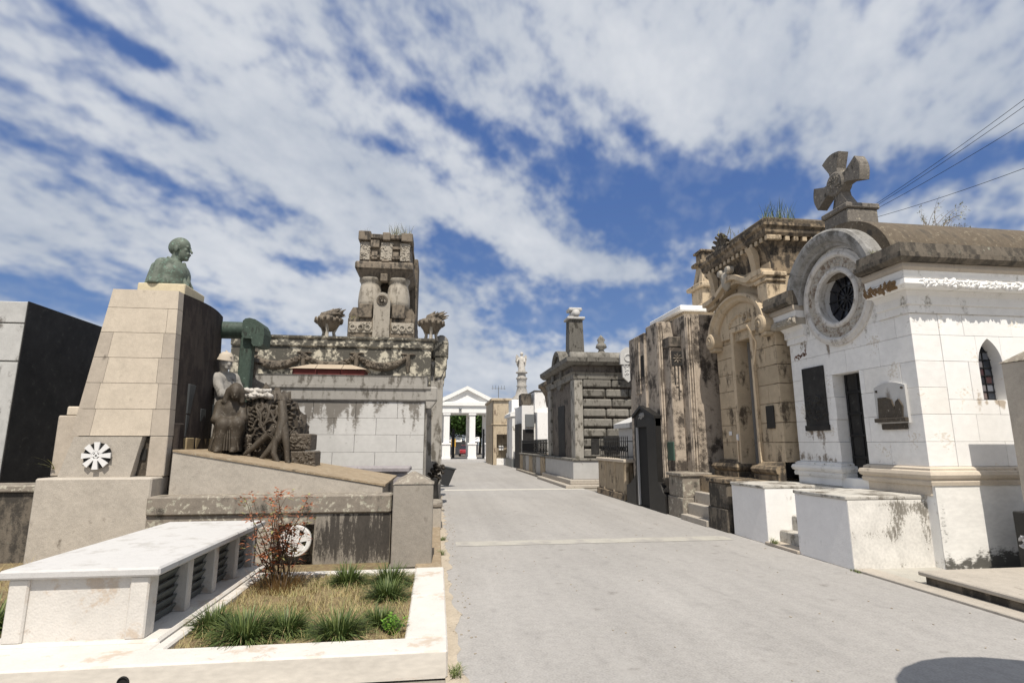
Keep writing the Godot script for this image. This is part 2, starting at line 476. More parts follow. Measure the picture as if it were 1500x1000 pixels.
# worn and re-trowelled patches of the lane: 256 x 2048 over 5.4 x 72 m
func wear_map() -> ImageTexture:
	var w := 256; var h := 2048
	var n1 := FastNoiseLite.new(); n1.seed = 91; n1.frequency = 0.012; n1.fractal_octaves = 5
	var n2 := FastNoiseLite.new(); n2.seed = 92; n2.frequency = 0.05; n2.fractal_octaves = 3
	var D := PackedByteArray(); D.resize(w * h * 3)
	for y in h:
		for x in w:
			var v := 0.95 + n1.get_noise_2d(x * 1.0, y * 0.55) * 0.05 + n1.get_noise_2d(x * 5.0 + 900.0, y * 0.25) * 0.03
			var s := n2.get_noise_2d(x * 1.2, y * 1.0)
			if s > 0.42: v -= 0.03 * sst(0.42, 0.5, s)
			var k := (y * w + x) * 3; var c := clampf(v, 0.0, 1.0)
			D[k] = int(c * 255); D[k + 1] = int(c * 254); D[k + 2] = int(c * 252)
	return ImageTexture.create_from_image(Image.create_from_data(w, h, false, Image.FORMAT_RGB8, D))

# ---------- sky: blue air under broken, wind-combed cloud
func sky_texture() -> ImageTexture:
	var w := 2048; var h := 1024
	var n1 := FastNoiseLite.new(); n1.seed = 5; n1.frequency = 1.7; n1.fractal_octaves = 6; n1.fractal_gain = 0.55; n1.noise_type = FastNoiseLite.TYPE_SIMPLEX_SMOOTH
	var n2 := FastNoiseLite.new(); n2.seed = 19; n2.frequency = 11.0; n2.fractal_octaves = 5; n2.fractal_gain = 0.62; n2.noise_type = FastNoiseLite.TYPE_SIMPLEX_SMOOTH
	var n3 := FastNoiseLite.new(); n3.seed = 77; n3.frequency = 0.6; n3.fractal_octaves = 3
	# clearings (negative) and banks (positive): azimuth from the street, elevation, half sizes, tilt, amount
	var D := PackedByteArray(); D.resize(w * h * 3)
	var near := []
	for s in SKY_SPOTS: near.append([s[0], s[1], cos(s[4]) / s[2], sin(s[4]) / s[2], cos(s[4]) / s[3], sin(s[4]) / s[3], s[5], 2.3 * max(s[2], s[3])])
	var gr := LUT[int(0.32 * 4096)]
	for y in h:
		var el := (0.5 - (y + 0.5) / h) * PI
		var se := sin(el); var ce := cos(el); var k := y * w * 3
		if se < -0.02:
			for x in w * 3: D[k + x] = gr
			continue
		var eld := rad_to_deg(el); var row := []
		for s in near:
			if absf(eld - s[1]) < s[7]: row.append(s)
		var hz := exp(-max(el, 0.0) * 5.0)
		var blue := Color(0.048, 0.118, 0.345).lerp(Color(0.27, 0.43, 0.68), hz)
		var up: float = max(se, 0.0) + 0.32
		for x in w:
			var az := wrapf((x + 0.5) / w * TAU, -PI, PI)
			var px := sin(az) * ce / up; var pz := -cos(az) * ce / up
			var u := px * 0.87 + pz * 0.5; var v := -px * 0.5 + pz * 0.87
			var a := n1.get_noise_2d(u * 1.15, v * 0.7)
			var f := n2.get_noise_2d(u * 1.1, v * 0.75)
			var cov := 0.42
			var azd := rad_to_deg(az)
			if absf(azd - 7.0) < 62.0:
				for s in row:
					var dx: float = azd - s[0]
					if absf(dx) > s[7]: continue
					var dy: float = eld - s[1]
					var ex: float = dx * s[2] + dy * s[3]; var ey: float = dy * s[4] - dx * s[5]
					cov += s[6] * exp(-ex * ex - ey * ey)
			var t := sst(-0.62, 0.6, a * 0.85 + f * 0.72 + cov)
			t = max(t, 0.04 + 0.24 * clampf(a + f + 0.2, 0.0, 1.0))
			var th := n3.get_noise_2d(u * 2.6 + 9.0, v * 1.8) * 0.6 + a * 0.55 + f * 0.35
			var den := clampf(0.55 + th * 0.75 + (cov - 0.42) * 0.25, 0.0, 1.0)
			var c := blue.lerp(Color(0.33, 0.39, 0.49).lerp(Color(0.67, 0.695, 0.735), den), t * 0.96)
			D[k] = LUT[int(clampf(c.r, 0, 1) * 4096)]; D[k + 1] = LUT[int(clampf(c.g, 0, 1) * 4096)]; D[k + 2] = LUT[int(clampf(c.b, 0, 1) * 4096)]
			k += 3
	return ImageTexture.create_from_image(Image.create_from_data(w, h, false, Image.FORMAT_RGB8, D))
const SKY_SPOTS := [
	[3.90, 19.20, 5.20, 2.60, -0.12, -1.30], [0.20, 20.80, 2.90, 2.00, 0.03, -0.70], [16.60, 27.30, 10.70, 3.90, -0.33, -0.95], [3.70, 31.30, 8.20, 1.80, -0.32, -0.70], [22.90, 21.60, 6.10, 3.30, -0.11, -1.05], [26.60, 25.00, 4.00, 2.90, -0.14, -0.70], [33.00, 23.10, 6.50, 2.80, -0.19, -0.90], [43.60, 22.00, 5.60, 2.30, -0.11, -0.90], [50.60, 21.90, 4.30, 1.10, -0.07, -0.80], [22.60, 29.90, 6.30, 1.60, -0.58, -0.60], [11.20, 12.60, 8.50, 3.20, -0.03, -1.10], [25.30, 15.40, 7.00, 2.30, -0.10, -1.00], [18.30, 13.80, 5.50, 2.80, -0.05, -0.50], [-32.10, 32.60, 8.64, 1.08, -0.14, -0.65], [-28.90, 31.50, 4.00, 0.94, -0.16, -0.50], [-28.40, 28.10, 4.96, 0.81, -0.17, -0.58], [-19.40, 36.30, 2.56, 0.81, -0.21, -0.50], [-19.50, 34.10, 2.24, 0.54, 0.57, -0.50], [-36.80, 22.80, 2.88, 1.22, -0.32, -0.43], [-30.10, 23.50, 4.32, 1.22, -0.12, -0.40], [-22.50, 21.90, 6.56, 1.62, -0.09, -0.54], [-17.00, 21.60, 3.04, 1.08, -0.02, -0.43], [-12.80, 17.10, 4.10, 1.00, -0.08, -1.00], [-33.70, 12.00, 4.90, 1.20, -0.01, -0.90], [-31.40, 11.00, 5.20, 1.20, -0.18, -0.80], [-6.70, 29.30, 5.70, 1.00, -0.22, -0.40], [-0.70, 27.00, 4.30, 1.10, -0.51, -0.50], [51.10, 16.50, 2.30, 1.10, -0.26, -0.50], [6.80, 21.30, 8.10, 1.40, -0.31, 0.75], [15.60, 18.00, 6.40, 1.40, -0.22, 0.95], [20.60, 17.10, 2.80, 1.10, -0.07, 0.50], [-6.40, 23.00, 14.30, 3.70, -0.32, 0.35], [-28.00, 17.90, 12.40, 2.30, 0.01, 0.40], [36.40, 32.60, 17.10, 3.30, -0.32, 0.45], [5.50, 7.60, 8.50, 3.20, -0.00, 0.50], [-14.50, 30.10, 13.80, 3.10, -0.19, 0.25], [-0.30, 11.80, 4.30, 1.40, 0.02, 0.40], [-10.00, 14.00, 8.30, 1.50, 0.06, 0.30]]

var M := {}
func make_materials():
	init_noise()
	M.paint = surf(Color(0.82, 0.815, 0.80), {seed = 3, mottle = 0.07, grain = 0.05, grime = 0.13, streak = 0.55, grime_color = Color(0.3, 0.27, 0.22), relief = 0.25, rough = 0.75})
	M.paint2 = surf(Color(0.76, 0.75, 0.73), {seed = 8, mottle = 0.1, grain = 0.06, grime = 0.24, streak = 0.6, grime_color = Color(0.2, 0.18, 0.14), relief = 0.3, rough = 0.8})
	M.whitewash = surf(Color(0.60, 0.575, 0.54), {seed = 4, mottle = 0.10, grain = 0.08, grime = 0.12, streak = 0.2, grime_color = Color(0.36, 0.30, 0.25), worn = 0.22, worn_color = Color(0.50, 0.43, 0.36), relief = 0.6, rough = 0.9})
	M.granite = surf(Color(0.54, 0.475, 0.39), {seed = 5, mottle = 0.14, grain = 0.2, grime = 0.12, streak = 0.5, grime_color = Color(0.2, 0.17, 0.14), relief = 0.3, tile = 1.6})
	M.granite2 = tone(M.granite, 0.8, Color(0.98, 0.98, 1.0))
	M.concrete = surf(Color(0.245, 0.215, 0.18), {seed = 6, mottle = 0.25, grain = 0.28, grime = 0.28, streak = 0.4, lichen = 0.25, lichen_color = Color(0.46, 0.44, 0.36), relief = 0.7, tile = 1.9})
	M.concrete_clean = surf(Color(0.395, 0.36, 0.313), {seed = 16, mottle = 0.15, grain = 0.25, grime = 0.10, streak = 0.5, grime_color = Color(0.13, 0.11, 0.09), relief = 0.5, tile = 1.7})
	M.grimy = surf(Color(0.17, 0.145, 0.115), {seed = 7, mottle = 0.3, grain = 0.25, grime = 0.52, streak = 0.7, lichen = 0.12, relief = 0.7, tile = 2.0})
	M.rustcoat = surf(Color(0.30, 0.235, 0.16), {seed = 9, mottle = 0.3, grain = 0.3, grime = 0.15, lichen = 0.2, lichen_color = Color(0.38, 0.34, 0.26), relief = 0.7, tile = 1.5})
	M.beige = surf(Color(0.50, 0.405, 0.285), {seed = 10, mottle = 0.25, grain = 0.15, grime = 0.3, streak = 0.6, grime_color = Color(0.09, 0.07, 0.05), relief = 0.4, tile = 2.6})
	M.beige2 = tone(M.beige, 0.86)
	M.beige_dirty = surf(Color(0.34, 0.265, 0.18), {seed = 12, mottle = 0.25, grain = 0.15, grime = 0.5, streak = 0.55, grime_color = Color(0.05, 0.042, 0.034), relief = 0.6, tile = 2.2})
	M.deco = surf(Color(0.47, 0.40, 0.325), {seed = 13, mottle = 0.25, grain = 0.2, grime = 0.43, streak = 0.4, grime_color = Color(0.06, 0.05, 0.042), relief = 0.6, tile = 3.0})
	M.deco_dark = surf(Color(0.17, 0.145, 0.12), {seed = 14, mottle = 0.3, grain = 0.2, grime = 0.4, streak = 0.7, relief = 0.5, tile = 2.5})
	M.marble = surf(Color(0.52, 0.515, 0.505), {seed = 15, mottle = 0.1, grain = 0.06, grime = 0.10, streak = 0.8, grime_color = Color(0.22, 0.2, 0.18), relief = 0.12, tile = 2.4, rough = 0.6})
	M.marble2 = tone(M.marble, 0.9)
	M.marble_run = surf(Color(0.33, 0.315, 0.29), {seed = 17, mottle = 0.15, grain = 0.12, grime = 0.40, streak = 0.85, grime_color = Color(0.11, 0.10, 0.085), relief = 0.3, tile = 2.0})
	M.mouldy = surf(Color(0.56, 0.52, 0.42), {seed = 18, mottle = 0.15, grain = 0.15, grime = 0.53, streak = 0.2, grime_color = Color(0.085, 0.08, 0.068), soft = 0.09, relief = 0.7, tile = 1.6})
	M.tower = surf(Color(0.215, 0.18, 0.14), {seed = 19, mottle = 0.35, grain = 0.3, grime = 0.42, streak = 0.6, relief = 0.9, tile = 1.6})
	M.tower_pale = surf(Color(0.40, 0.365, 0.31), {seed = 20, mottle = 0.2, grain = 0.2, grime = 0.34, streak = 0.6, grime_color = Color(0.11, 0.095, 0.075), relief = 0.5, tile = 1.6})
	M.rustic = surf(Color(0.235, 0.222, 0.197), {seed = 21, mottle = 0.25, grain = 0.25, grime = 0.36, streak = 0.6, grime_color = Color(0.06, 0.055, 0.045), relief = 1.0, tile = 1.6})
	M.vault = surf(Color(0.125, 0.10, 0.072), {seed = 22, mottle = 0.4, grain = 0.5, grime = 0.3, streak = 0.4, lichen = 0.16, lichen_color = Color(0.34, 0.30, 0.22), relief = 1.0, tile = 1.5})
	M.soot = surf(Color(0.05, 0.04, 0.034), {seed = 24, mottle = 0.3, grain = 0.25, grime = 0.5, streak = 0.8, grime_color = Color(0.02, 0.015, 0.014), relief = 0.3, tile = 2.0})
	M.black = surf(Color(0.024, 0.023, 0.022), {seed = 25, mottle = 0.6, grain = 0.5, lichen = 0.14, lichen_color = Color(0.05, 0.048, 0.043), relief = 0.15, rough = 0.7})
	M.black_polish = surf(Color(0.016, 0.016, 0.016), {seed = 26, mottle = 0.2, grain = 0.3, relief = 0.0, rough = 0.28})
	M.bronze_post = surf(Color(0.05, 0.075, 0.06), {seed = 42, mottle = 0.4, grain = 0.2, grime = 0.3, streak = 0.6, grime_color = Color(0.02, 0.025, 0.02), lichen = 0.12, lichen_color = Color(0.16, 0.22, 0.18), soft = 0.1, relief = 0.3, rough = 0.6, tile = 0.9})  # darker bronze: shade under the bar and elbow is put into the colour
	M.bronze = surf(Color(0.12, 0.145, 0.118), {seed = 27, mottle = 0.4, grain = 0.2, grime = 0.3, streak = 0.7, grime_color = Color(0.04, 0.05, 0.04), lichen = 0.2, lichen_color = Color(0.2, 0.33, 0.265), soft = 0.1, relief = 0.3, rough = 0.6, tile = 0.9})
	M.bronze_dark = surf(Color(0.07, 0.057, 0.043), {seed = 28, mottle = 0.5, grain = 0.3, grime = 0.3, streak = 0.5, lichen = 0.14, lichen_color = Color(0.3, 0.28, 0.24), relief = 0.8, rough = 0.6, tile = 0.8})
	M.stone_fig = surf(Color(0.42, 0.40, 0.37), {seed = 29, mottle = 0.25, grain = 0.2, grime = 0.3, streak = 0.5, relief = 0.5, tile = 0.8})
	M.terracotta = surf(Color(0.46, 0.22, 0.085), {seed = 30, mottle = 0.15, grain = 0.1, grime = 0.12, streak = 0.8, grime_color = Color(0.2, 0.1, 0.05), relief = 0.2})
	M.lane = surf(Color(0.368, 0.358, 0.35), {seed = 31, mottle = 0.06, grain = 0.26, grime = 0.06, streak = 0.0, grime_color = Color(0.2, 0.19, 0.18), relief = 0.35, tile = 2.6, rough = 0.9})
	M.lane.uv1_triplanar = false; M.lane.uv1_world_triplanar = false; M.lane.uv1_scale = Vector3.ONE
	M.lane.detail_enabled = true; M.lane.detail_uv_layer = BaseMaterial3D.DETAIL_UV_2; M.lane.detail_blend_mode = BaseMaterial3D.BLEND_MODE_MUL; M.lane.detail_albedo = wear_map()
	M.band = surf(Color(0.40, 0.385, 0.345), {seed = 32, mottle = 0.1, grain = 0.25, relief = 0.3, worn = 0.3, worn_color = Color(0.34, 0.325, 0.305), tile = 2.0})
	M.sand = surf(Color(0.42, 0.365, 0.29), {seed = 33, mottle = 0.2, grain = 0.35, relief = 0.6, tile = 1.0})
	M.soil = surf(Color(0.20, 0.15, 0.085), {seed = 34, mottle = 0.35, grain = 0.4, lichen = 0.25, lichen_color = Color(0.26, 0.22, 0.11), relief = 2.0, tile = 1.2})
	M.ground = surf(Color(0.26, 0.24, 0.21), {seed = 35, mottle = 0.2, grain = 0.3, relief = 0.8, tile = 3.0})
	M.iron = plain(Color(0.012, 0.012, 0.013), 0.5, 0.3)
	M.shutter = surf(Color(0.10, 0.11, 0.108), {seed = 36, mottle = 0.2, grain = 0.15, grime = 0.2, relief = 0.1, rough = 0.5})
	M.dark = plain(Color(0.008, 0.008, 0.008), 0.9)
	M.steel = plain(Color(0.16, 0.17, 0.175), 0.5, 0.2)
	M.plastic_white = plain(Color(0.72, 0.72, 0.72), 0.35)
	M.redbrown = surf(Color(0.10, 0.025, 0.022), {seed = 38, mottle = 0.3, grain = 0.2, relief = 0.2})
	M.zinc = surf(Color(0.40, 0.33, 0.25), {seed = 39, mottle = 0.2, grain = 0.15, grime = 0.15, relief = 0.2})
	M.glass = plain(Color(0.02, 0.022, 0.03), 0.15)
	M.blade = leafmat(Color(0.058, 0.092, 0.022)); M.blade2 = leafmat(Color(0.125, 0.16, 0.045)); M.dry = leafmat(Color(0.34, 0.27, 0.12)); M.dry2 = leafmat(Color(0.26, 0.25, 0.10))
	M.fresh = leafmat(Color(0.13, 0.26, 0.025)); M.russet = leafmat(Color(0.30, 0.105, 0.045)); M.crown = leafmat(Color(0.055, 0.115, 0.022)); M.crown2 = leafmat(Color(0.10, 0.17, 0.035))
	M.twig = plain(Color(0.12, 0.085, 0.055), 0.9); M.bark = surf(Color(0.13, 0.10, 0.075), {seed = 40, relief = 1.5, tile = 1.0})
# ---------- right side of the lane (facades: local x runs towards the camera, local z out to the lane)
const R90 := -PI / 2
func lancet(w: float, h: float, spring: float, n := 8) -> PackedVector2Array:
	# pointed arch outline, base centre at the origin
	var p := PackedVector2Array([V2(-w, 0), V2(w, 0)])
	var rise := h - spring; var R := (w * w + rise * rise) / (2.0 * w)
	for i in n + 1:
		var a := asin(rise / R) * i / n
		p.append(V2(w - R + R * cos(a), spring + R * sin(a)))
	for i in range(n - 1, -1, -1):
		var a := asin(rise / R) * i / n
		p.append(V2(-w + R - R * cos(a), spring + R * sin(a)))
	return p
func white_mausoleum():
	var t := thing("white_mausoleum", "white painted mausoleum with barrel vault roof, round window and stone cross", "mausoleum", V(6.75, 0, -8.4), R90)
	var rg := rngs(101)
	var pm := [M.paint, M.paint, tone(M.paint, 0.95), tone(M.paint, 0.97, Color(1, 0.99, 0.97))]
	bpart(t, "core", M.paint2, -1.2, 1.2, 0, 4.4, -4.2, -0.46)
	var I := Transform3D()
	var ys := [1.34, 1.68, 2.06, 2.44, 2.82, 3.2, 3.52]
	var fw := stain_face(512, 400, Color(0.80, 0.79, 0.77), runs(61, 26, 0.0, 0.05, 0.22, 0.6) + runs(62, 8, 0.72, 0.06, 0.2, 0.9, 0.05, 0.32) + [[0.1, 0.96, 0.12, 0.05, 0.9], [0.3, 0.98, 0.1, 0.04, 0.8], [0.7, 0.98, 0.3, 0.03, 0.5], [0.02, 0.6, 0.035, 0.5, 1.0], [0.36, 0.5, 0.02, 0.4, 0.6]], Color(0.20, 0.16, 0.12), 17, 0.06, 0.8, 0.16, Color(0.66, 0.62, 0.56))
	var fws := [fw, tone(fw, 0.96), tone(fw, 0.98, Color(1, 0.99, 0.97))]
	courses(t, "block", I, -1.4, 1.4, ys, 0.45, [[-0.3, 0.3, 0, 2.82]], 0.72, fws, rg, 0.004, 0.004, 0.003, [-1.4, 1.4, 1.34, 3.52])
	var side := Transform3D(Basis(Vector3(0, 1, 0), PI / 2), V(1.4, 0, 0))   # local x runs away from the lane, z towards the camera
	var sw := stain_face(640, 380, Color(0.82, 0.815, 0.80), runs(63, 22, 0.0, 0.04, 0.16, 0.45) + runs(64, 10, 0.56, 0.03, 0.1, 0.6, 0.1, 0.35) + [[0.3, 0.3, 0.03, 0.03, 0.6], [0.12, 0.5, 0.04, 0.03, 0.5], [0.5, 0.7, 0.06, 0.03, 0.5]], Color(0.42, 0.35, 0.27), 21, 0.04, 0.8, 0.14, Color(0.72, 0.68, 0.61))
	var sws := [sw, tone(sw, 0.97), sw]
	# window: from 1.02 to 1.42 behind the corner
	courses(t, "block", side, 0.451, 4.2, [1.34, 1.68, 2.06, 2.27, 2.82, 3.2, 3.52], 0.199, [[1.02, 1.42, 2.27, 3.2]], 0.8, sws, rg, 0.004, 0.004, 0.003, [0.451, 4.2, 1.34, 3.52])
	var lo := lancet(0.2, 0.9, 0.52)
	for s in [-1, 1]:
		var pp := PackedVector2Array([V2(s * 0.1995, 0.93), V2(s * 0.1995, 0.52)])
		for v in lo:
			if v.y > 0.5201 and v.x * s > 0.0001: pp.append(v)
		if s == 1: pp.append(V2(0, 0.9)); 
		else:
			var q := PackedVector2Array([V2(-0.1995, 0.93), V2(-0.1995, 0.52)])
			for i in range(lo.size() - 1, -1, -1):
				if lo[i].y > 0.5201 and lo[i].x < -0.0001: q.append(lo[i])
			q.append(V2(0, 0.9)); pp = q
		pp.append(V2(0, 0.93))
		var mb := MB.new(); mb.prism(pp, -0.199, 0.0, side * Transform3D(Basis(), V(1.22, 2.27, 0))); part(t, "arch_stone", mb, M.paint)
	var win := MB.new(); win.prism(lancet(0.2, 0.9, 0.52), -0.185, -0.18, side * Transform3D(Basis(), V(1.22, 2.272, 0)))
	var wn := part(t, "window", win, M.glass)
	var pane_cols := [Color(0.25, 0.27, 0.32), Color(0.28, 0.22, 0.21), Color(0.05, 0.06, 0.08), Color(0.36, 0.36, 0.38), Color(0.10, 0.05, 0.055), Color(0.15, 0.2, 0.28), Color(0.3, 0.28, 0.3), Color(0.04, 0.04, 0.05)]
	var pmat := []
	for c in pane_cols: pmat.append(plain(c * 0.6, 0.12))
	for r in 7:
		for c in 3:
			if r == 6 and c != 1: continue
			block(wn, "pane", side * Transform3D(Basis(), V(1.22 + (c - 1) * 0.115, 2.345 + r * 0.118, -0.176)), V(0.098, 0.1, 0.006), pmat[rg.randi() % pmat.size()], 0.002)
	var lead := MB.new()
	for x in [-0.0575, 0.0575]: lead.box(side * V(1.22 + x, 2.69, -0.17), V(0.02, 0.8, 0.012), 0.002)
	for r in 7: lead.box(side * V(1.22, 2.287 + r * 0.118, -0.168), V(0.014, 0.014, 0.38), 0.002)
	part(wn, "lead_bar", lead, M.iron)
	# plinth and base mouldings
	bpart(t, "plinth", M.paint, -1.4, 1.455, 0, 1.1, -4.2, 0.02)
	var ag := stain_face(384, 384, Color(0.74, 0.73, 0.70), [[0.1, 0.96, 0.5, 0.09, 1.1], [0.5, 0.93, 0.3, 0.12, 1.3], [0.85, 0.9, 0.3, 0.16, 1.2], [0.02, 0.5, 0.03, 0.4, 0.8], [0.3, 0.8, 0.15, 0.1, 0.6]], Color(0.04, 0.037, 0.03), 3)
	coat(t, "plinth_render", V(1.455, 0.002, 0.02), V(1.455, 0.002, -2.6), V(1.455, 1.09, -2.6), V(1.455, 1.09, 0.02), 0.006, ag)
	var prof := [V2(0, 0), V2(0.075, 0), V2(0.085, 0.05), V2(0.07, 0.075), V2(0.1, 0.10), V2(0.115, 0.14), V2(0.1, 0.185), V2(0.06, 0.2), V2(0.06, 0.225), V2(0.02, 0.25), V2(0, 0.25)]
	for pth in [[V(0.3, 1.09, -0.4), V(0.3, 1.09, 0), V(1.4, 1.09, 0), V(1.4, 1.09, -4.2)], [V(-1.4, 1.09, -0.4), V(-1.4, 1.09, 0), V(-0.3, 1.09, 0), V(-0.3, 1.09, -0.4)]]:
		var mb := MB.new()
		if pth[0].x > 0: mb.mould(pth, prof, 1.0)
		else: mb.mould(pth, prof, 1.0)
		part(t, "base_moulding", mb, M.granite if pth[0].x > 0 else M.paint2)
	bpart(t, "base_block", M.granite, 0.3, 1.41, 0.95, 1.1, -0.4, 0.05)
	bpart(t, "base_block", M.paint, -1.41, -0.3, 0.95, 1.1, -0.4, 0.05)
	# door leaf set deep in the opening
	var door := bpart(t, "door", M.black, -0.3, 0.3, 0.95, 2.82, -0.26, -0.2)
	var db := MB.new()
	for i in 5: db.bb(-0.27, 0.27, 1.05 + i * 0.36, 1.09 + i * 0.36, -0.2, -0.175, 0.004)
	for x in [-0.25, 0.0, 0.25]: db.bb(x - 0.02, x + 0.02, 1.0, 2.8, -0.2, -0.18, 0.004)
	part(door, "ironwork", db, M.iron)
	# upper front with the round window
	var cy := 4.12
	var up := MB.new(); var n := 96
	var pin := []; var pout := []
	for i in n:
		var a := TAU * i / n; var d := V2(cos(a), sin(a))
		pin.append(V2(0, cy) + d * 0.44)
		var r := 9.0
		if d.y < -0.01: r = min(r, (3.52 - cy) / d.y)
		if absf(d.x) > 0.01: r = min(r, 1.4 / absf(d.x))
		if d.y > 0.01:
			# arch head of radius 1.02 about (0, 4.2), or the level shoulder at 4.34
			var b := d.y * (4.2 - cy); var disc := b * b - (4.2 - cy) * (4.2 - cy) + 1.02 * 1.02
			var ra := b + sqrt(disc); var rs := (4.34 - cy) / d.y
			r = min(r, max(ra, rs)) if absf(d.x) * max(ra, 0.0) < 1.5 else r
		pout.append(V2(0, cy) + d * r)
	for i in n:
		var j := (i + 1) % n
		var a: Vector2 = pin[i]; var b: Vector2 = pin[j]; var c: Vector2 = pout[j]; var d2: Vector2 = pout[i]
		up.quad(V(a.x, a.y, 0), V(d2.x, d2.y, 0), V(c.x, c.y, 0), V(b.x, b.y, 0))
		up.quad(V(d2.x, d2.y, 0), V(d2.x, d2.y, -0.45), V(c.x, c.y, -0.45), V(c.x, c.y, 0))
		up.quad(V(a.x, a.y, 0), V(b.x, b.y, 0), V(b.x, b.y, -0.42), V(a.x, a.y, -0.42))
	part(t, "upper_wall", up, M.paint2)
	var oc := MB.new(); oc.ring(V(0, cy, 0), [V2(0.0, -0.2), V2(0.45, -0.2), V2(0.45, -0.24), V2(0.0, -0.24)], 0, TAU, 40)
	var ow := part(t, "round_window", oc, M.glass)
	var ob := MB.new()
	for i in 6:
		var a := PI * i / 6.0
		ob.box(V(0, cy, -0.185), V(0.86, 0.022, 0.02), 0.003, Basis(Vector3(0, 0, 1), a))
	ob.ring(V(0, cy, -0.185), [V2(0.2, -0.012), V2(0.225, -0.012), V2(0.225, 0.012), V2(0.2, 0.012)], 0, TAU, 24)
	part(ow, "glazing_bar", ob, M.iron)
	var rm0 := surf(Color(0.62, 0.60, 0.57), {seed = 58, mottle = 0.15, grain = 0.12, grime = 0.32, streak = 0.5, grime_color = Color(0.2, 0.17, 0.14), relief = 0.5, tile = 1.3})
	var r1 := MB.new(); r1.ring(V(0, cy, 0), [V2(0.43, -0.1), V2(0.43, 0.03), V2(0.46, 0.055), V2(0.5, 0.05), V2(0.52, 0.03), V2(0.53, -0.02)], 0, TAU, 56); part(t, "inner_ring", r1, rm0)
	var r2 := MB.new(); r2.ring(V(0, cy, 0), [V2(0.525, -0.02), V2(0.525, 0.012), V2(0.70, 0.02), V2(0.70, -0.02)], 0, TAU, 56)
	for i in 300:
		var a := rg.randf() * TAU; var rr := rg.randf_range(0.555, 0.675)
		r2.lump(Transform3D(Basis(Vector3(0, 0, 1), rg.randf() * TAU), V(cos(a) * rr, cy + sin(a) * rr, 0.012)), 0.034, 0.016, rg.randf_range(0.012, 0.03))
	part(t, "carved_ring", r2, surf(Color(0.50, 0.47, 0.42), {seed = 51, mottle = 0.15, grime = 0.36, streak = 0.1, grime_color = Color(0.16, 0.11, 0.075), soft = 0.1, relief = 0.8, tile = 0.9}))
	var r3 := MB.new(); r3.ring(V(0, cy, 0), [V2(0.695, -0.02), V2(0.695, 0.045), V2(0.73, 0.075), V2(0.775, 0.07), V2(0.80, 0.05), V2(0.83, 0.04), V2(0.84, -0.02)], 0, TAU, 64); part(t, "outer_ring", r3, rm0)
	# hood over the round window
	var hs := tone(surf(Color(0.36, 0.355, 0.345), {seed = 52, mottle = 0.3, grain = 0.2, grime = 0.42, streak = 0.4, grime_color = Color(0.10, 0.095, 0.085), relief = 0.6}), 1.0)
	var hp := [V2(0.82, -0.02), V2(0.82, 0.10), V2(0.86, 0.12), V2(0.9, 0.19), V2(0.98, 0.23), V2(1.06, 0.23), V2(1.1, 0.20), V2(1.1, -0.3), V2(0.95, -0.3)]
	for k in 5:   # five stones of the hood
		var hb := MB.new(); hb.ring(V(0, 4.18, 0), hp, PI * k / 5.0 + 0.002, PI * (k + 1) / 5.0 - 0.002, 12); part(t, "hood_stone", hb, tone(hs, 0.92 + 0.04 * (k % 3)))
	# entablature at both sides of the hood and along the flank
	var paths := [[V(0.86, 0, 0), V(1.4, 0, 0), V(1.4, 0, -4.2)], [V(-1.4, 0, -0.8), V(-1.4, 0, 0), V(-0.86, 0, 0)]]
	var bands := [["architrave", M.paint2, [V2(0, 3.52), V2(0.03, 3.52), V2(0.03, 3.63), V2(0.055, 3.64), V2(0.055, 3.76), V2(0.10, 3.84), V2(0, 3.84)]],
		["carved_band", M.paint, [V2(0, 3.842), V2(0.2, 3.842), V2(0.25, 3.89), V2(0.24, 3.965), V2(0, 3.965)]],
		["corona", M.paint2, [V2(0, 3.967), V2(0.15, 3.967), V2(0.19, 4.0), V2(0.19, 4.06), V2(0.2, 4.1), V2(0, 4.1)]],
		["fillet", M.granite2, [V2(0, 4.102), V2(0.21, 4.102), V2(0.24, 4.14), V2(0.24, 4.2), V2(0, 4.2)]],
		["blocking_course", M.grimy, [V2(-0.2, 4.202), V2(0.3, 4.202), V2(0.36, 4.25), V2(0.36, 4.32), V2(0.32, 4.33), V2(0.29, 4.48), V2(-0.2, 4.5)]]]
	for p in paths:
		for b in bands:
			var mb := MB.new(); mb.mould(p, b[2], 1.0)
			if b[0] == "carved_band":
				if p[0].x > 0:
					mb.carve(side * Transform3D(Basis(), V(1.9, 3.905, 0.238)), 3.8, 0.1, 420, 0.022, 0.035, rg)
					mb.carve(Transform3D(Basis(), V(1.15, 3.905, 0.238)), 0.5, 0.1, 60, 0.022, 0.03, rg)
				else: mb.carve(Transform3D(Basis(), V(-1.15, 3.905, 0.238)), 0.6, 0.1, 80, 0.022, 0.04, rg)
			var mt: Material = b[1]
			if p[0].x < 0 and b[0] == "carved_band": mt = M.tower_pale
			part(t, b[0], mb, mt)
	var eb := MB.new(); eb.bb(0.88, 1.5, 3.85, 3.96, 0.1, 0.262, 0.02); eb.carve(Transform3D(Basis(), V(1.19, 3.905, 0.26)), 0.6, 0.1, 30, 0.03, 0.02, rg); part(t, "exposed_brick", eb, tone(M.rustcoat, 0.6, Color(1.0, 0.8, 0.6)), "rust brown exposed brick where the moulding broke away")
	# barrel vault with a rounded end
	var vb := MB.new(); vb.smooth(true)
	var rows := []
	var zs := [-0.05, -0.8, -1.6, -2.4, -3.1, -3.4, -3.65, -3.85, -4.0, -4.1]
	for z in zs:
		var sc := 1.0 if z > -3.15 else sqrt(max(0.0, 1.0 - pow((-z - 3.1) / 1.0, 2)))
		var row := []
		for i in 25:
			var a := PI * i / 24.0
			row.append(V(1.2 * cos(a), 4.44 + 0.95 * sin(a) * (0.35 + 0.65 * sc), z))
		rows.append(row)
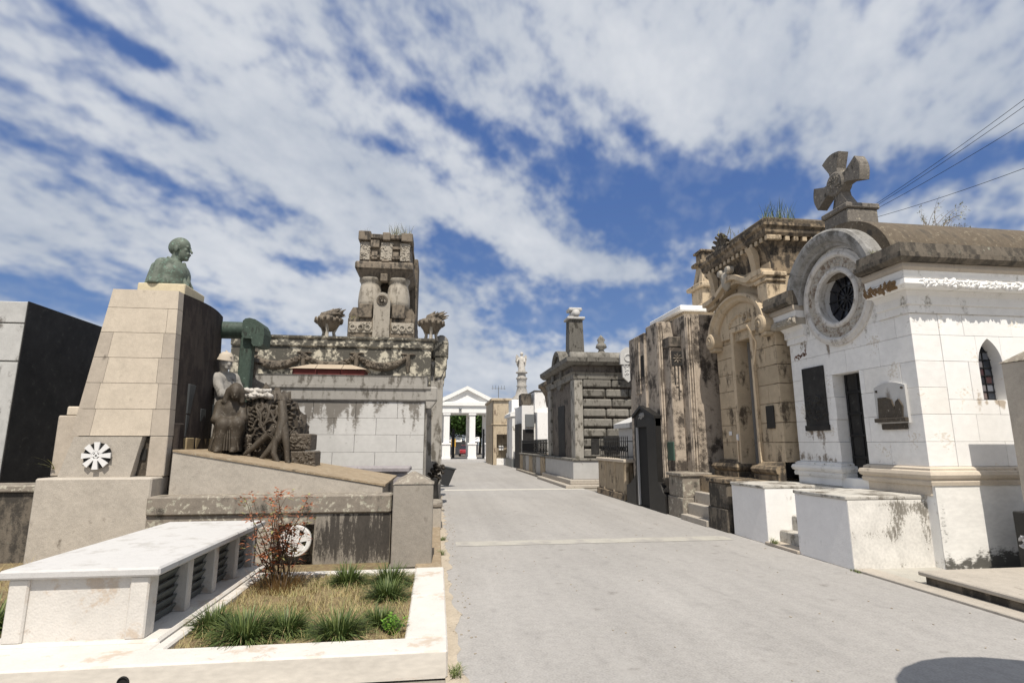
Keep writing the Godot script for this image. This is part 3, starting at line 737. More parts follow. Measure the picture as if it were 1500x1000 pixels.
	for i in rows.size() - 1:
		for k in 24: vb.quad(rows[i][k], rows[i][k + 1], rows[i + 1][k + 1], rows[i + 1][k])
	vb.smooth(false)
	for k in range(1, 24): vb.tri(rows[0][0], rows[0][k + 1], rows[0][k])
	for k in range(1, 24): vb.tri(rows[-1][0], rows[-1][k], rows[-1][k + 1])
	part(t, "vault", vb, M.vault)
	# bronze and marble on the front
	var p1 := bpart(t, "plaque", M.black, -1.08, -0.5, 1.9, 3.02, 0.002, 0.03, 0.006); p1.set_meta("label", "tall black memorial plaque with relief figures")
	var rel := MB.new(); rel.carve(Transform3D(Basis(), V(-0.79, 2.28, 0.028)), 0.5, 0.42, 60, 0.04, 0.03, rg); rel.bb(-1.1, -0.48, 1.88, 1.98, 0.0, 0.05); part(p1, "relief", rel, M.black)
	var pg := MB.new(); var po := poly([0.62, 1.95, 1.2, 1.95, 1.2, 2.5]); 
	for i in 9: po.append(V2(1.2 - 0.58 * i / 8.0, 2.5 + 0.06 * sin(PI * i / 8.0)))
	pg.prism(po, 0.002, 0.045); var p2 := part(t, "plaque", pg, tone(M.marble, 0.95), "arched marble plaque with bronze relief and shelf")
	var p2b := MB.new(); p2b.prism(poly([0.68, 2.03, 1.12, 2.03, 1.14, 2.2, 1.08, 2.3, 1.02, 2.26, 1.0, 2.14, 0.95, 2.3, 0.86, 2.34, 0.7, 2.34]), 0.045, 0.07); p2b.bb(0.62, 1.21, 1.97, 2.03, 0.045, 0.1); p2b.bb(0.68, 1.14, 1.86, 1.96, 0.0, 0.04)
	part(p2, "bronze_relief", p2b, M.bronze_dark)
	var sc2 := MB.new()
	for q in [[0.67, 2.44], [1.15, 2.46]]: sc2.ring(V(q[0], q[1], 0.045), [V2(0.0, 0.02), V2(0.018, 0.015), V2(0.018, 0), V2(0, 0)], 0, TAU, 10)
	part(p2, "stud", sc2, M.bronze_dark)
	# flaked rust-coloured remains of old script below the left shoulder
	var sg := MB.new()
	for i in 26:
		var u := rg.randf()
		sg.box(V(-1.3 + u * 0.38, 3.22 + u * 0.12 + rg.randf_range(-0.05, 0.05), 0.002), V(rg.randf_range(0.012, 0.035), rg.randf_range(0.015, 0.06), 0.008), 0.002, Basis(Vector3(0, 0, 1), rg.randf_range(-0.6, 0.6)))
	part(t, "old_lettering", sg, plain(Color(0.16, 0.09, 0.06), 0.9))
	# raised platform with steps between two whitewashed boxes
	var fm := surf(Color(0.78, 0.77, 0.765), {seed = 54, mottle = 0.08, grain = 0.06, grime = 0.12, streak = 0.5, grime_color = Color(0.3, 0.29, 0.28), relief = 0.5, rough = 0.9})
	var tm := surf(Color(0.5, 0.48, 0.44), {seed = 55, mottle = 0.15, grain = 0.15, grime = 0.34, streak = 0.0, grime_color = Color(0.12, 0.105, 0.085), relief = 0.6})
	var bm := stain_face(512, 384, Color(0.66, 0.64, 0.60), [[0.02, 0.55, 0.05, 0.5, 0.45], [0.25, 0.5, 0.2, 0.12, 0.75], [0.62, 0.3, 0.12, 0.3, 0.9], [0.5, 0.5, 0.1, 0.2, 0.7], [0.95, 0.4, 0.1, 0.5, 0.95], [0.8, 0.12, 0.3, 0.12, 0.8], [0.3, 0.06, 0.4, 0.06, 0.6], [0.6, 0.95, 0.1, 0.1, 0.7]], Color(0.16, 0.145, 0.12), 9, 0.12)
	for b in [[0.17, 1.3], [-1.72, -0.64]]:
		var bx := bpart(t, "platform_box", fm, b[0], b[1], 0, 0.9, 0.0, 1.23, 0.006)
		bpart(bx, "slab", tm, b[0] - 0.01, b[1] + 0.012, 0.9, 0.955, 0.0, 1.255, 0.015)
		coat(bx, "side_render", V(b[1], 0.002, 1.228), V(b[1], 0.002, 0.02), V(b[1], 0.898, 0.02), V(b[1], 0.898, 1.228), 0.004, bm if b[0] > 0 else M.paint)
	bpart(t, "landing", tm, -0.64, 0.17, 0, 0.94, 0.0, 0.3)
	for k in 3: bpart(t, "step", tm, -0.63, 0.16, 0, 0.7 - k * 0.235, 0.3 + k * 0.24, 0.54 + k * 0.24, 0.012)
	bpart(t, "threshold", M.granite2, -0.68, 0.19, 0, 0.05, 1.02, 1.275, 0.01)
	# cross: pedestal, four flared arms and a round boss, facing the lane
	var c := thing("stone_cross", "weathered grey stone cross with flared arms on the vaulted roof", "cross", V(7.05, 5.36, -8.4), R90)
	var xm := surf(Color(0.185, 0.168, 0.148), {seed = 56, mottle = 0.3, grain = 0.3, grime = 0.3, streak = 0.5, lichen = 0.18, lichen_color = Color(0.42, 0.38, 0.3), relief = 1.0, tile = 1.0})
	var pd := MB.new(); pd.bb(-0.3, 0.3, -0.05, 0.28, -0.42, 0.16, 0.02); pd.bb(-0.33, 0.33, 0.28, 0.38, -0.45, 0.19, 0.02); part(c, "pedestal", pd, xm)
	for k in 4:
		var am := MB.new(); var ap := PackedVector2Array([V2(-0.09, 0.1), V2(0.09, 0.1), V2(0.10, 0.27), V2(0.225, 0.53)])
		for i in 7: ap.append(V2(0.225 - 0.45 * i / 6.0, 0.53 + 0.06 * sin(PI * i / 6.0)))
		ap.append(V2(-0.10, 0.27))
		am.prism(ap, -0.10, 0.09, Transform3D(Basis(Vector3(0, 0, 1), k * PI / 2 + 0.1), V(0, 0.86, 0)))
		part(c, "arm", am, xm)
	var bo := MB.new(); bo.ring(V(0, 0.86, 0), [V2(0, 0.11), V2(0.12, 0.12), V2(0.19, 0.12), V2(0.22, 0.10), V2(0.22, -0.08), V2(0, -0.08)], 0, TAU, 28)
	bo.carve(Transform3D(Basis(), V(0, 0.86, 0.115)), 0.26, 0.26, 40, 0.03, 0.03, rg); part(c, "boss", bo, xm)
	# floodlight bracket behind the vault
	var fl := thing("floodlight", "small twin floodlight on a dark bracket above the vaulted roof", "lamp", V(7.95, 5.36, -9.0))
	var fb := MB.new(); fb.tube([V(-0.18, -0.05, 0), V(-0.18, 0.32, 0)], [0.015]); fb.tube([V(0.18, -0.05, 0), V(0.18, 0.32, 0)], [0.015]); fb.tube([V(-0.18, 0.3, 0), V(0.18, 0.3, 0)], [0.015]); part(fl, "bracket", fb, M.iron)
	for x in [-0.18, 0.18]:
		var lb := MB.new(); lb.blob(V(x, 0.36, 0), V(0.05, 0.045, 0.05), 0.0, 1, 6); part(fl, "lamp_head", lb, M.plastic_white)

func beige_mausoleum():
	var t := thing("beige_mausoleum", "ochre stained mausoleum with curved scroll pediment over a tall doorway", "mausoleum", V(6.6, 0, -11.15), R90)
	var rg := rngs(202)
	bpart(t, "core", M.beige_dirty, -1.2, 1.15, 0, 5.3, -3.8, -0.75)
	bpart(t, "platform", M.beige_dirty, -1.25, 0.9, 0, 0.95, -0.7, 0.65)
	bpart(t, "pedestal", M.grimy, 0.12, 0.88, 0, 0.42, 0.65, 1.12, 0.015)
	bpart(t, "pedestal", M.grimy, 0.14, 0.86, 0.42, 0.9, 0.65, 1.09, 0.02)
	bpart(t, "pedestal_cap", M.beige_dirty, 0.1, 0.9, 0.9, 0.99, 0.65, 1.13, 0.02)
	for k in 3: bpart(t, "step", M.concrete_clean, -1.1, 0.1, 0, 0.6 - k * 0.24, 0.65 + k * 0.17, 0.82 + k * 0.17, 0.01)
	var bm := [M.beige, M.beige2, tone(M.beige, 0.93), M.beige]
	var ys := [1.3, 1.68, 2.06, 2.44, 2.82, 3.2, 3.58, 3.9]
	for s in [[-1.2, -0.42], [0.36, 1.15]]:
		courses(t, "block", Transform3D(Basis(), V(0, 0, 0)), s[0], s[1], ys, 0.75, [], 0.8, bm, rg, 0.008, 0.008)
	# door architrave and deep reveal
	var fr := MB.new()
	fr.bb(-0.47, -0.36, 0.99, 4.12, -0.3, 0.05, 0.015); fr.bb(0.30, 0.41, 0.99, 4.12, -0.3, 0.05, 0.015); fr.bb(-0.47, 0.41, 4.1, 4.22, -0.3, 0.06, 0.015)
	part(t, "door_frame", fr, tone(M.beige, 1.15))
	bpart(t, "reveal", tone(M.marble2, 0.72), -0.42, -0.36, 0.95, 4.1, -0.74, -0.3, 0.004)
	bpart(t, "door", M.black, -0.36, 0.36, 0.95, 4.1, -0.74, -0.66)
	# swelling base mouldings
	var prof := [V2(0, 0), V2(0.16, 0), V2(0.17, 0.09), V2(0.14, 0.11), V2(0.19, 0.15), V2(0.21, 0.21), V2(0.17, 0.27), V2(0.10, 0.29), V2(0.07, 0.34), V2(0, 0.36)]
	for pth in [[V(-1.2, 0.95, -0.5), V(-1.2, 0.95, 0), V(-0.5, 0.95, 0), V(-0.5, 0.95, -0.3)], [V(0.45, 0.95, -0.3), V(0.45, 0.95, 0), V(1.12, 0.95, 0)]]:
		var mb := MB.new(); mb.mould(pth, prof, 1.0); part(t, "base_moulding", mb, M.beige_dirty)
	# head wall and tympanum
	var hw := MB.new(); hw.bb(-1.2, 1.15, 3.905, 5.3, -0.7, -0.02); part(t, "head_wall", hw, M.beige)
	var ty := MB.new(); var tp := PackedVector2Array([V2(-0.95, 4.0), V2(-0.48, 4.0), V2(-0.48, 4.23), V2(0.42, 4.23), V2(0.42, 4.0), V2(0.92, 4.0)])
	for i in 15:
		var a := PI * (i + 0.5) / 15.0; tp.append(V2(-0.015 + 0.93 * cos(a), 4.0 + 0.72 * sin(a)))
	ty.prism(tp, -0.03, 0.05); part(t, "tympanum", ty, tone(M.beige, 1.1))
	var ga := MB.new()
	for i in 40:
		var a := PI * (0.2 + 0.6 * i / 39.0)
		ga.lump(Transform3D(Basis(Vector3(0, 0, 1), rg.randf() * 6.0), V(-0.015 + 0.55 * cos(a), 4.02 + 0.42 * sin(a) + rg.randf_range(-0.03, 0.03), 0.045)), 0.05, 0.026, 0.05)
	ga.ring(V(0.28, 4.34, 0.05), [V2(0.06, 0), V2(0.06, 0.05), V2(0.11, 0.06), V2(0.12, 0)], 0, TAU, 20)
	part(t, "garland", ga, tone(M.beige, 1.05))
	# curved hood with rolled ends
	var ho := MB.new(); ho.ring(V(-0.015, 4.0, 0), [V2(0.93, 0.0), V2(0.93, 0.10), V2(0.98, 0.15), V2(1.05, 0.17), V2(1.10, 0.23), V2(1.16, 0.23), V2(1.18, 0.19), V2(1.18, 0.0)], 0.12, PI - 0.12, 30, true, 0.76); part(t, "hood", ho, tone(M.beige, 1.05))
	for s in [-1, 1]:
		var sr := MB.new(); var cx: float = -0.015 + s * 1.03
		sr.ring(V(cx, 4.02, 0), [V2(0.0, 0.25), V2(0.05, 0.28), V2(0.09, 0.25), V2(0.12, 0.27), V2(0.17, 0.25), V2(0.19, 0.22), V2(0.19, 0.0), V2(0, 0)], 0, TAU, 24)
		sr.bb(cx - 0.13, cx + 0.13, 3.78, 3.86, 0.0, 0.2, 0.02)
		part(t, "scroll", sr, M.beige)
	# wavy cornice rising over the hood
	var wv := MB.new(); var top := []; var bot := []
	for i in 33:
		var x := -1.3 + 2.52 * i / 32.0
		var y := 4.82 + 0.33 * exp(-pow((x + 0.02) / 0.55, 2)) + 0.1 * sst(0.6, 0.95, x)
		bot.append(V2(x, y)); top.append(V2(x, y + 0.2))
	for L in [[0.0, 0.12, 0.14], [0.09, 0.2, 0.24]]:
		var pp := PackedVector2Array()
		for v in bot: pp.append(V2(v.x, v.y + L[0]))
		for i in range(32, -1, -1): pp.append(V2(bot[i].x, bot[i].y + L[1]))
		wv.prism(pp, -0.02, L[2])
	part(t, "wavy_cornice", wv, tone(M.beige, 1.1))
	# corner pier with capital
	var pr := MB.new(); pr.bb(0.86, 1.2, 4.2, 4.86, -0.3, 0.12, 0.01); pr.bb(0.82, 1.24, 4.86, 4.96, -0.3, 0.17, 0.02); pr.bb(0.78, 1.28, 4.96, 5.06, -0.3, 0.22, 0.02); part(t, "corner_pier", pr, tone(M.beige, 1.25))
	# attic: deep cove, brackets, top cornice round front and both returns
	var pth2 := [V(-1.2, 0, -3.6), V(-1.2, 0, -0.05), V(1.15, 0, -0.05), V(1.15, 0, -3.6)]
	var at := MB.new(); at.mould(pth2, [V2(-0.6, 5.05), V2(0.02, 5.05), V2(0.02, 5.3), V2(0.04, 5.48), V2(0.08, 5.62), V2(0.14, 5.70), V2(-0.6, 5.70)], 1.0); part(t, "attic", at, M.beige_dirty)
	var de := MB.new()
	for i in 15:
		de.bb(-1.34 + i * 0.185, -1.24 + i * 0.185, 5.7, 5.8, -0.2, 0.12, 0.01)
	for i in 16: de.bb(1.2, 1.32, 5.7, 5.8, -0.4 - i * 0.19, -0.3 - i * 0.19, 0.01)
	part(t, "dentils", de, M.beige)
	var tc := MB.new(); tc.mould(pth2, [V2(-0.8, 5.80), V2(0.17, 5.80), V2(0.2, 5.86), V2(0.205, 5.94), V2(0.25, 5.99), V2(0.25, 6.05), V2(-0.8, 6.06)], 1.0); part(t, "top_cornice", tc, M.beige_dirty)
	bpart(t, "roof", M.vault, -1.3, 1.25, 6.0, 6.24, -3.4, 0.1, 0.09)
	for x in [-0.25]:
		var br := MB.new(); br.blob(V(x, 5.3, 0.14), V(0.16, 0.24, 0.12), 0.12, 5, 9)
		br.ring(V(x - 0.17, 5.5, 0.1), [V2(0, 0.16), V2(0.07, 0.15), V2(0.09, 0.1), V2(0.09, 0)], 0, TAU, 16); br.ring(V(x + 0.17, 5.5, 0.1), [V2(0, 0.16), V2(0.07, 0.15), V2(0.09, 0.1), V2(0.09, 0)], 0, TAU, 16)
		part(t, "cartouche", br, M.tower_pale)
	for x in [-1.0, 0.75]:
		var br2 := MB.new(); br2.prism(poly([0.0, 5.1, 0.1, 5.1, 0.1, 5.3, 0.14, 5.55, 0.2, 5.7, 0.0, 5.7]), -0.09, 0.09, Transform3D(Basis(Vector3(0, 1, 0), -PI / 2), V(x, 0, 0))); part(t, "bracket", br2, M.beige)
	# shell acroterion leaning on the cornice
	var ac := MB.new()
	for i in 9:
		var a := PI * (0.08 + 0.84 * i / 8.0)
		ac.tube([V(-0.45, 6.05, 0.08), V(-0.45 + 0.18 * cos(a), 6.03 + 0.22 * sin(a), 0.12), V(-0.45 + 0.34 * cos(a), 6.03 + 0.40 * sin(a), 0.1), V(-0.45 + 0.38 * cos(a), 6.03 + 0.46 * sin(a), 0.18)], [0.03, 0.045, 0.05, 0.03], 6)
	ac.blob(V(-0.45, 6.1, 0.0), V(0.3, 0.16, 0.2), 0.1, 3, 8)
	part(t, "acroterion", ac, M.grimy)
	bpart(t, "plaque", M.black_polish, 0.66, 0.92, 1.95, 2.4, 0.01, 0.03, 0.005)
	bpart(t, "number_plate", M.plastic_white, -0.86, -0.74, 1.84, 1.93, 0.01, 0.02, 0.003)
	bpart(t, "switch_box", M.plastic_white, -0.45, -0.38, 1.72, 1.86, 0.05, 0.08, 0.004)
	var cb := MB.new(); cb.tube([V(0.44, 1.1, 0.07), V(0.42, 2.0, 0.07), V(0.43, 3.2, 0.08), V(0.62, 3.72, 0.09), V(0.72, 4.05, 0.33)], [0.018], 6); part(t, "conduit", cb, tone(M.beige, 1.4)); var cb2 := MB.new(); cb2.tube([V(-0.43, 1.0, 0.07), V(-0.42, 1.75, 0.07)], [0.02], 6); part(t, "conduit", cb2, tone(M.beige, 1.4))

func deco_mausoleum():
	var t := thing("deco_mausoleum", "streaked grey brown stepped mausoleum with fluted ribs and black granite porch", "mausoleum", V(6.25, 0, -14.5), R90)
	var rg := rngs(303)
	# the plan steps back four times towards the camera; each step has a dark lane face and a sunlit end face
	bpart(t, "stepped_wall", M.deco, -1.05, 0.15, 0, 4.66, -3.0, 0.69, 0.02)
	bpart(t, "stepped_wall", M.deco, 0.15, 0.95, 0, 4.8, -3.0, 0.63, 0.02)
	bpart(t, "stepped_wall", M.deco, 0.95, 1.7, 0, 4.84, -3.4, 0.2, 0.02)
	bpart(t, "pier", M.deco, 0.95, 1.4, 0, 4.05, 0.2, 0.5, 0.02)
	bpart(t, "pier_cap", M.deco_dark, 0.95, 1.42, 4.05, 4.32, 0.2, 0.52, 0.02)
	var roof := MB.new(); roof.hexa([V(0.0, 4.81, -3.0), V(1.6, 4.845, -3.0), V(1.6, 4.845, 0.1), V(0.0, 4.81, 0.5), V(0.0, 4.95, -3.0), V(1.5, 4.95, -3.0), V(1.5, 4.86, 0.0), V(0.1, 4.83, 0.4)]); part(t, "roof", roof, M.paint)
	for q in [[0.95, 0.60], [0.95, 0.535], [0.95, 0.47]]: bpart(t, "rib", tone(M.deco, 1.12), q[0] - 0.01, q[0] + 0.045, 0.6, 4.7, q[1] - 0.025, q[1] + 0.02, 0.015)
	for q in [[1.7, 0.165], [1.7, 0.10], [1.7, 0.035]]: bpart(t, "rib", tone(M.deco, 1.12), q[0] - 0.01, q[0] + 0.045, 1.0, 4.76, q[1] - 0.025, q[1] + 0.02, 0.015)
	for x in [-0.5, -0.35, -0.2]: bpart(t, "rib", M.deco, x - 0.04, x + 0.04, 3.0, 4.6, 0.68, 0.73, 0.02)
	for z in [0.62, 0.55]: bpart(t, "rib", tone(M.deco, 1.1), 0.14, 0.18, 4.3 - 1.6, 4.6, z - 0.02, z + 0.02, 0.012)
	var face := Transform3D(Basis(Vector3(0, 1, 0), PI / 2), V(1.4, 0, 0.5))   # local x runs away from the lane
	var ro := MB.new(); ro.box(face * V(0.185, 3.76, 0.012), V(0.024, 0.37, 0.32), 0.006); var roo := part(t, "rosette", ro, M.black)
	var rr := MB.new()
	for k in 8:
		var a := TAU * k / 8; rr.lump(face * Transform3D(Basis(Vector3(0, 0, 1), a), V(0.185 + cos(a) * 0.075, 3.76 + sin(a) * 0.085, 0.022)), 0.06, 0.022, 0.02)
	rr.lump(face * Transform3D(Basis(), V(0.185, 3.76, 0.022)), 0.03, 0.03, 0.03, 8)
	part(roo, "flower", rr, tone(M.deco, 0.6))
	for q in [[0.10, 3.1], [0.185, 2.72], [0.27, 3.1]]:
		var b := MB.new(); b.bb(1.395, 1.41, q[1], 3.56, 0.5 - q[0] - 0.012, 0.5 - q[0] + 0.012, 0.003); part(t, "pendant_strip", b, M.black)
	for q in [0.143, 0.228]:
		var b := MB.new(); b.bb(1.395, 1.43, 2.95 if q > 0.2 else 3.05, 3.56, 0.5 - q - 0.028, 0.5 - q + 0.028, 0.012); part(t, "pendant_rib", b, tone(M.deco, 1.3))
	bpart(t, "slit_window", M.dark, -0.12, 0.1, 3.45, 4.05, 0.68, 0.70, 0.004)
	bpart(t, "memorial_tablet", plain(Color(0.05, 0.1, 0.075), 0.5), 1.02, 1.38, 1.25, 1.7, 0.49, 0.53, 0.006)
	# stone plinth in two tiers beside the porch
	bpart(t, "plinth", M.concrete, 1.42, 2.2, 0.45, 0.92, 0.0, 0.71, 0.015)
	bpart(t, "plinth", M.concrete, 1.40, 2.22, 0.0, 0.45, 0.0, 0.74, 0.015)
	bpart(t, "plinth_cap", M.concrete, 1.38, 2.24, 0.92, 1.0, 0.0, 0.76, 0.02)
	# porch of polished black stone with a pointed gable
	var gm: Material = surf(Color(0.018, 0.017, 0.016), {seed = 61, mottle = 0.3, grain = 0.4, relief = 0.05, rough = 0.5})
	var po := MB.new()
	po.bb(-0.62, -0.47, 0, 2.36, 0.6, 0.78, 0.01); po.bb(0.3, 0.93, 0, 2.3, 0.6, 0.78, 0.01)
	po.prism(poly([-0.62, 2.1, 0.93, 2.1, 0.93, 2.3, -0.06, 2.6, -0.62, 2.38]), 0.6, 0.77)
	var pp := part(t, "porch", po, gm)
	var pe := MB.new(); pe.prism(poly([-0.68, 2.36, -0.06, 2.6, 0.96, 2.29, 0.96, 2.36, -0.06, 2.68, -0.68, 2.44]), 0.6, 0.82); part(pp, "gable_coping", pe, gm)
	var sh := MB.new(); sh.carve(Transform3D(Basis(), V(-0.06, 2.4, 0.775)), 0.4, 0.12, 14, 0.035, 0.03, rg); part(pp, "gable_carving", sh, tone(M.marble, 0.6))
	for q in [[0.94, 0.0, 1.36, 0.0, 1.36, 0.42, 1.22, 0.48, 1.1, 0.66, 0.94, 0.72], [-0.63, 0.0, -1.4, 0.0, -1.4, 0.5, -1.1, 0.55, -0.8, 0.72, -0.63, 0.78]]:
		var bs := MB.new(); bs.prism(poly(q), 0.6, 0.79); part(pp, "porch_base", bs, gm)
	bpart(t, "door", M.dark, -0.47, 0.3, 0.02, 2.12, 0.7, 0.72)
	bpart(t, "door_edge", plain(Color(0.45, 0.45, 0.45), 0.4), -0.48, -0.45, 0.03, 2.1, 0.72, 0.785, 0.004)
	# vase in front of the pier
	var va := MB.new(); va.lathe([V2(0.0, 0.5), V2(0.14, 0.5), V2(0.12, 0.56), V2(0.05, 0.62), V2(0.1, 0.72), V2(0.15, 0.82), V2(0.13, 0.84), V2(0.0, 0.8)], 18, Transform3D(Basis(), V(1.2, 0.0, 0.62)))
	part(t, "stoup", va, M.grimy)

func back_pinnacle():
	var t := thing("roof_pinnacle", "square stone pinnacle with cap on a hidden mausoleum behind the fluted facade", "pinnacle", V(8.05, 0, -15.4))
	bpart(t, "mausoleum_body", M.beige2, -1.2, 1.4, 0, 5.35, -1.2, 0.9, 0.02)
	bpart(t, "roof_edge", M.paint, -1.35, 1.5, 5.35, 5.5, -1.3, 1.0, 0.02)
	var b := MB.new(); b.bb(-0.45, 0.45, 5.5, 5.72, -0.45, 0.45, 0.03); b.bb(-0.34, 0.34, 5.72, 6.25, -0.34, 0.34, 0.02); b.bb(-0.46, 0.46, 6.25, 6.38, -0.46, 0.46, 0.03); part(t, "base", b, M.beige)
	var sh := MB.new(); sh.hexa([V(-0.3, 6.38, -0.3), V(0.3, 6.38, -0.3), V(0.3, 6.38, 0.3), V(-0.3, 6.38, 0.3), V(-0.2, 7.0, -0.2), V(0.2, 7.0, -0.2), V(0.2, 7.0, 0.2), V(-0.2, 7.0, 0.2)]); part(t, "shaft", sh, M.beige)
	var cp := MB.new(); cp.bb(-0.32, 0.32, 7.0, 7.12, -0.32, 0.32, 0.03); cp.bb(-0.2, 0.2, 7.12, 7.4, -0.2, 0.2, 0.02); cp.bb(-0.26, 0.26, 7.4, 7.48, -0.26, 0.26, 0.02); part(t, "cap", cp, M.beige_dirty)

func iron_bars(mb: MB, a: Vector3, b: Vector3, n: int, h: float, r := 0.012):
	for i in n + 1:
		var p := a.lerp(b, float(i) / n)
		mb.tube([p, p + V(0, h, 0)], [r], 5); mb.tube([p + V(0, h, 0), p + V(0, h + 0.09, 0)], [r * 1.7, 0.002], 5)
	for y in [h * 0.12, h * 0.85]: mb.tube([a + V(0, y, 0), b + V(0, y, 0)], [r], 5)

func railed_tomb():
	var t := thing("railed_tomb", "small grey chapel tomb with urn behind iron railings on a tan stone wall", "tomb", V(5.55, 0, -17.6), R90)
	var rg := rngs(404)
	var wm := [M.beige2, tone(M.beige, 0.75)]
	for q in [[-1.45, -0.75], [-0.55, 0.25], [0.45, 1.2]]:
		bpart(t, "wall_panel", wm[rg.randi() % 2], q[0], q[1], 0.2, 1.1, -0.3, 0.0, 0.02)
	for x in [-0.65, 0.35, 1.28]:
		var cm := MB.new(); cm.lathe([V2(0.12, 0.18), V2(0.12, 0.25), V2(0.09, 0.3), V2(0.085, 0.95), V2(0.12, 1.02), V2(0.12, 1.1)], 14, Transform3D(Basis(), V(x, 0, -0.06))); part(t, "baluster", cm, M.beige2)
	bpart(t, "base", M.beige_dirty, -1.5, 1.42, 0, 0.2, -0.35, 0.06, 0.02)
	bpart(t, "coping", M.granite, -1.52, 1.42, 1.1, 1.2, -0.36, 0.06, 0.02)
	bpart(t, "podium", M.beige_dirty, -1.45, 1.35, 0, 1.12, -2.6, -0.36)
	var ir := MB.new(); iron_bars(ir, V(-1.45, 1.2, -0.1), V(1.35, 1.2, -0.1), 15, 0.62, 0.013); iron_bars(ir, V(1.35, 1.2, -0.1), V(1.35, 1.2, -2.0), 11, 0.62, 0.013)
	for i in 12: ir.ring(V(-1.3 + i * 0.23, 1.5, -0.1), [V2(0.07, -0.012), V2(0.095, -0.012), V2(0.095, 0.012), V2(0.07, 0.012)], 0, TAU, 10)
	part(t, "railing", ir, M.iron)
	var ch := MB.new(); ch.bb(-0.65, 0.75, 1.12, 2.15, -2.0, -0.5, 0.015); part(t, "chapel", ch, tone(M.marble, 0.95))
	var rf := MB.new(); rf.prism(poly([-1.6, 2.15, -0.9 + 0.5, 2.15, -0.4, 2.3, -1.2, 2.62, -2.1, 2.3, -2.1, 2.15]), -0.75, 0.85, Transform3D(Basis(Vector3(0, 1, 0), -PI / 2), V(0, 0, 0))); part(t, "roof", rf, tone(M.marble, 1.05))
	var ur := MB.new(); ur.lathe([V2(0.12, 2.58), V2(0.12, 2.63), V2(0.05, 2.68), V2(0.06, 2.74), V2(0.2, 2.86), V2(0.27, 3.0), V2(0.25, 3.06), V2(0.1, 3.1), V2(0.06, 3.2), V2(0.0, 3.26)], 16, Transform3D(Basis(), V(0, 0, -1.2))); part(t, "urn", ur, tone(M.rustic, 1.1))

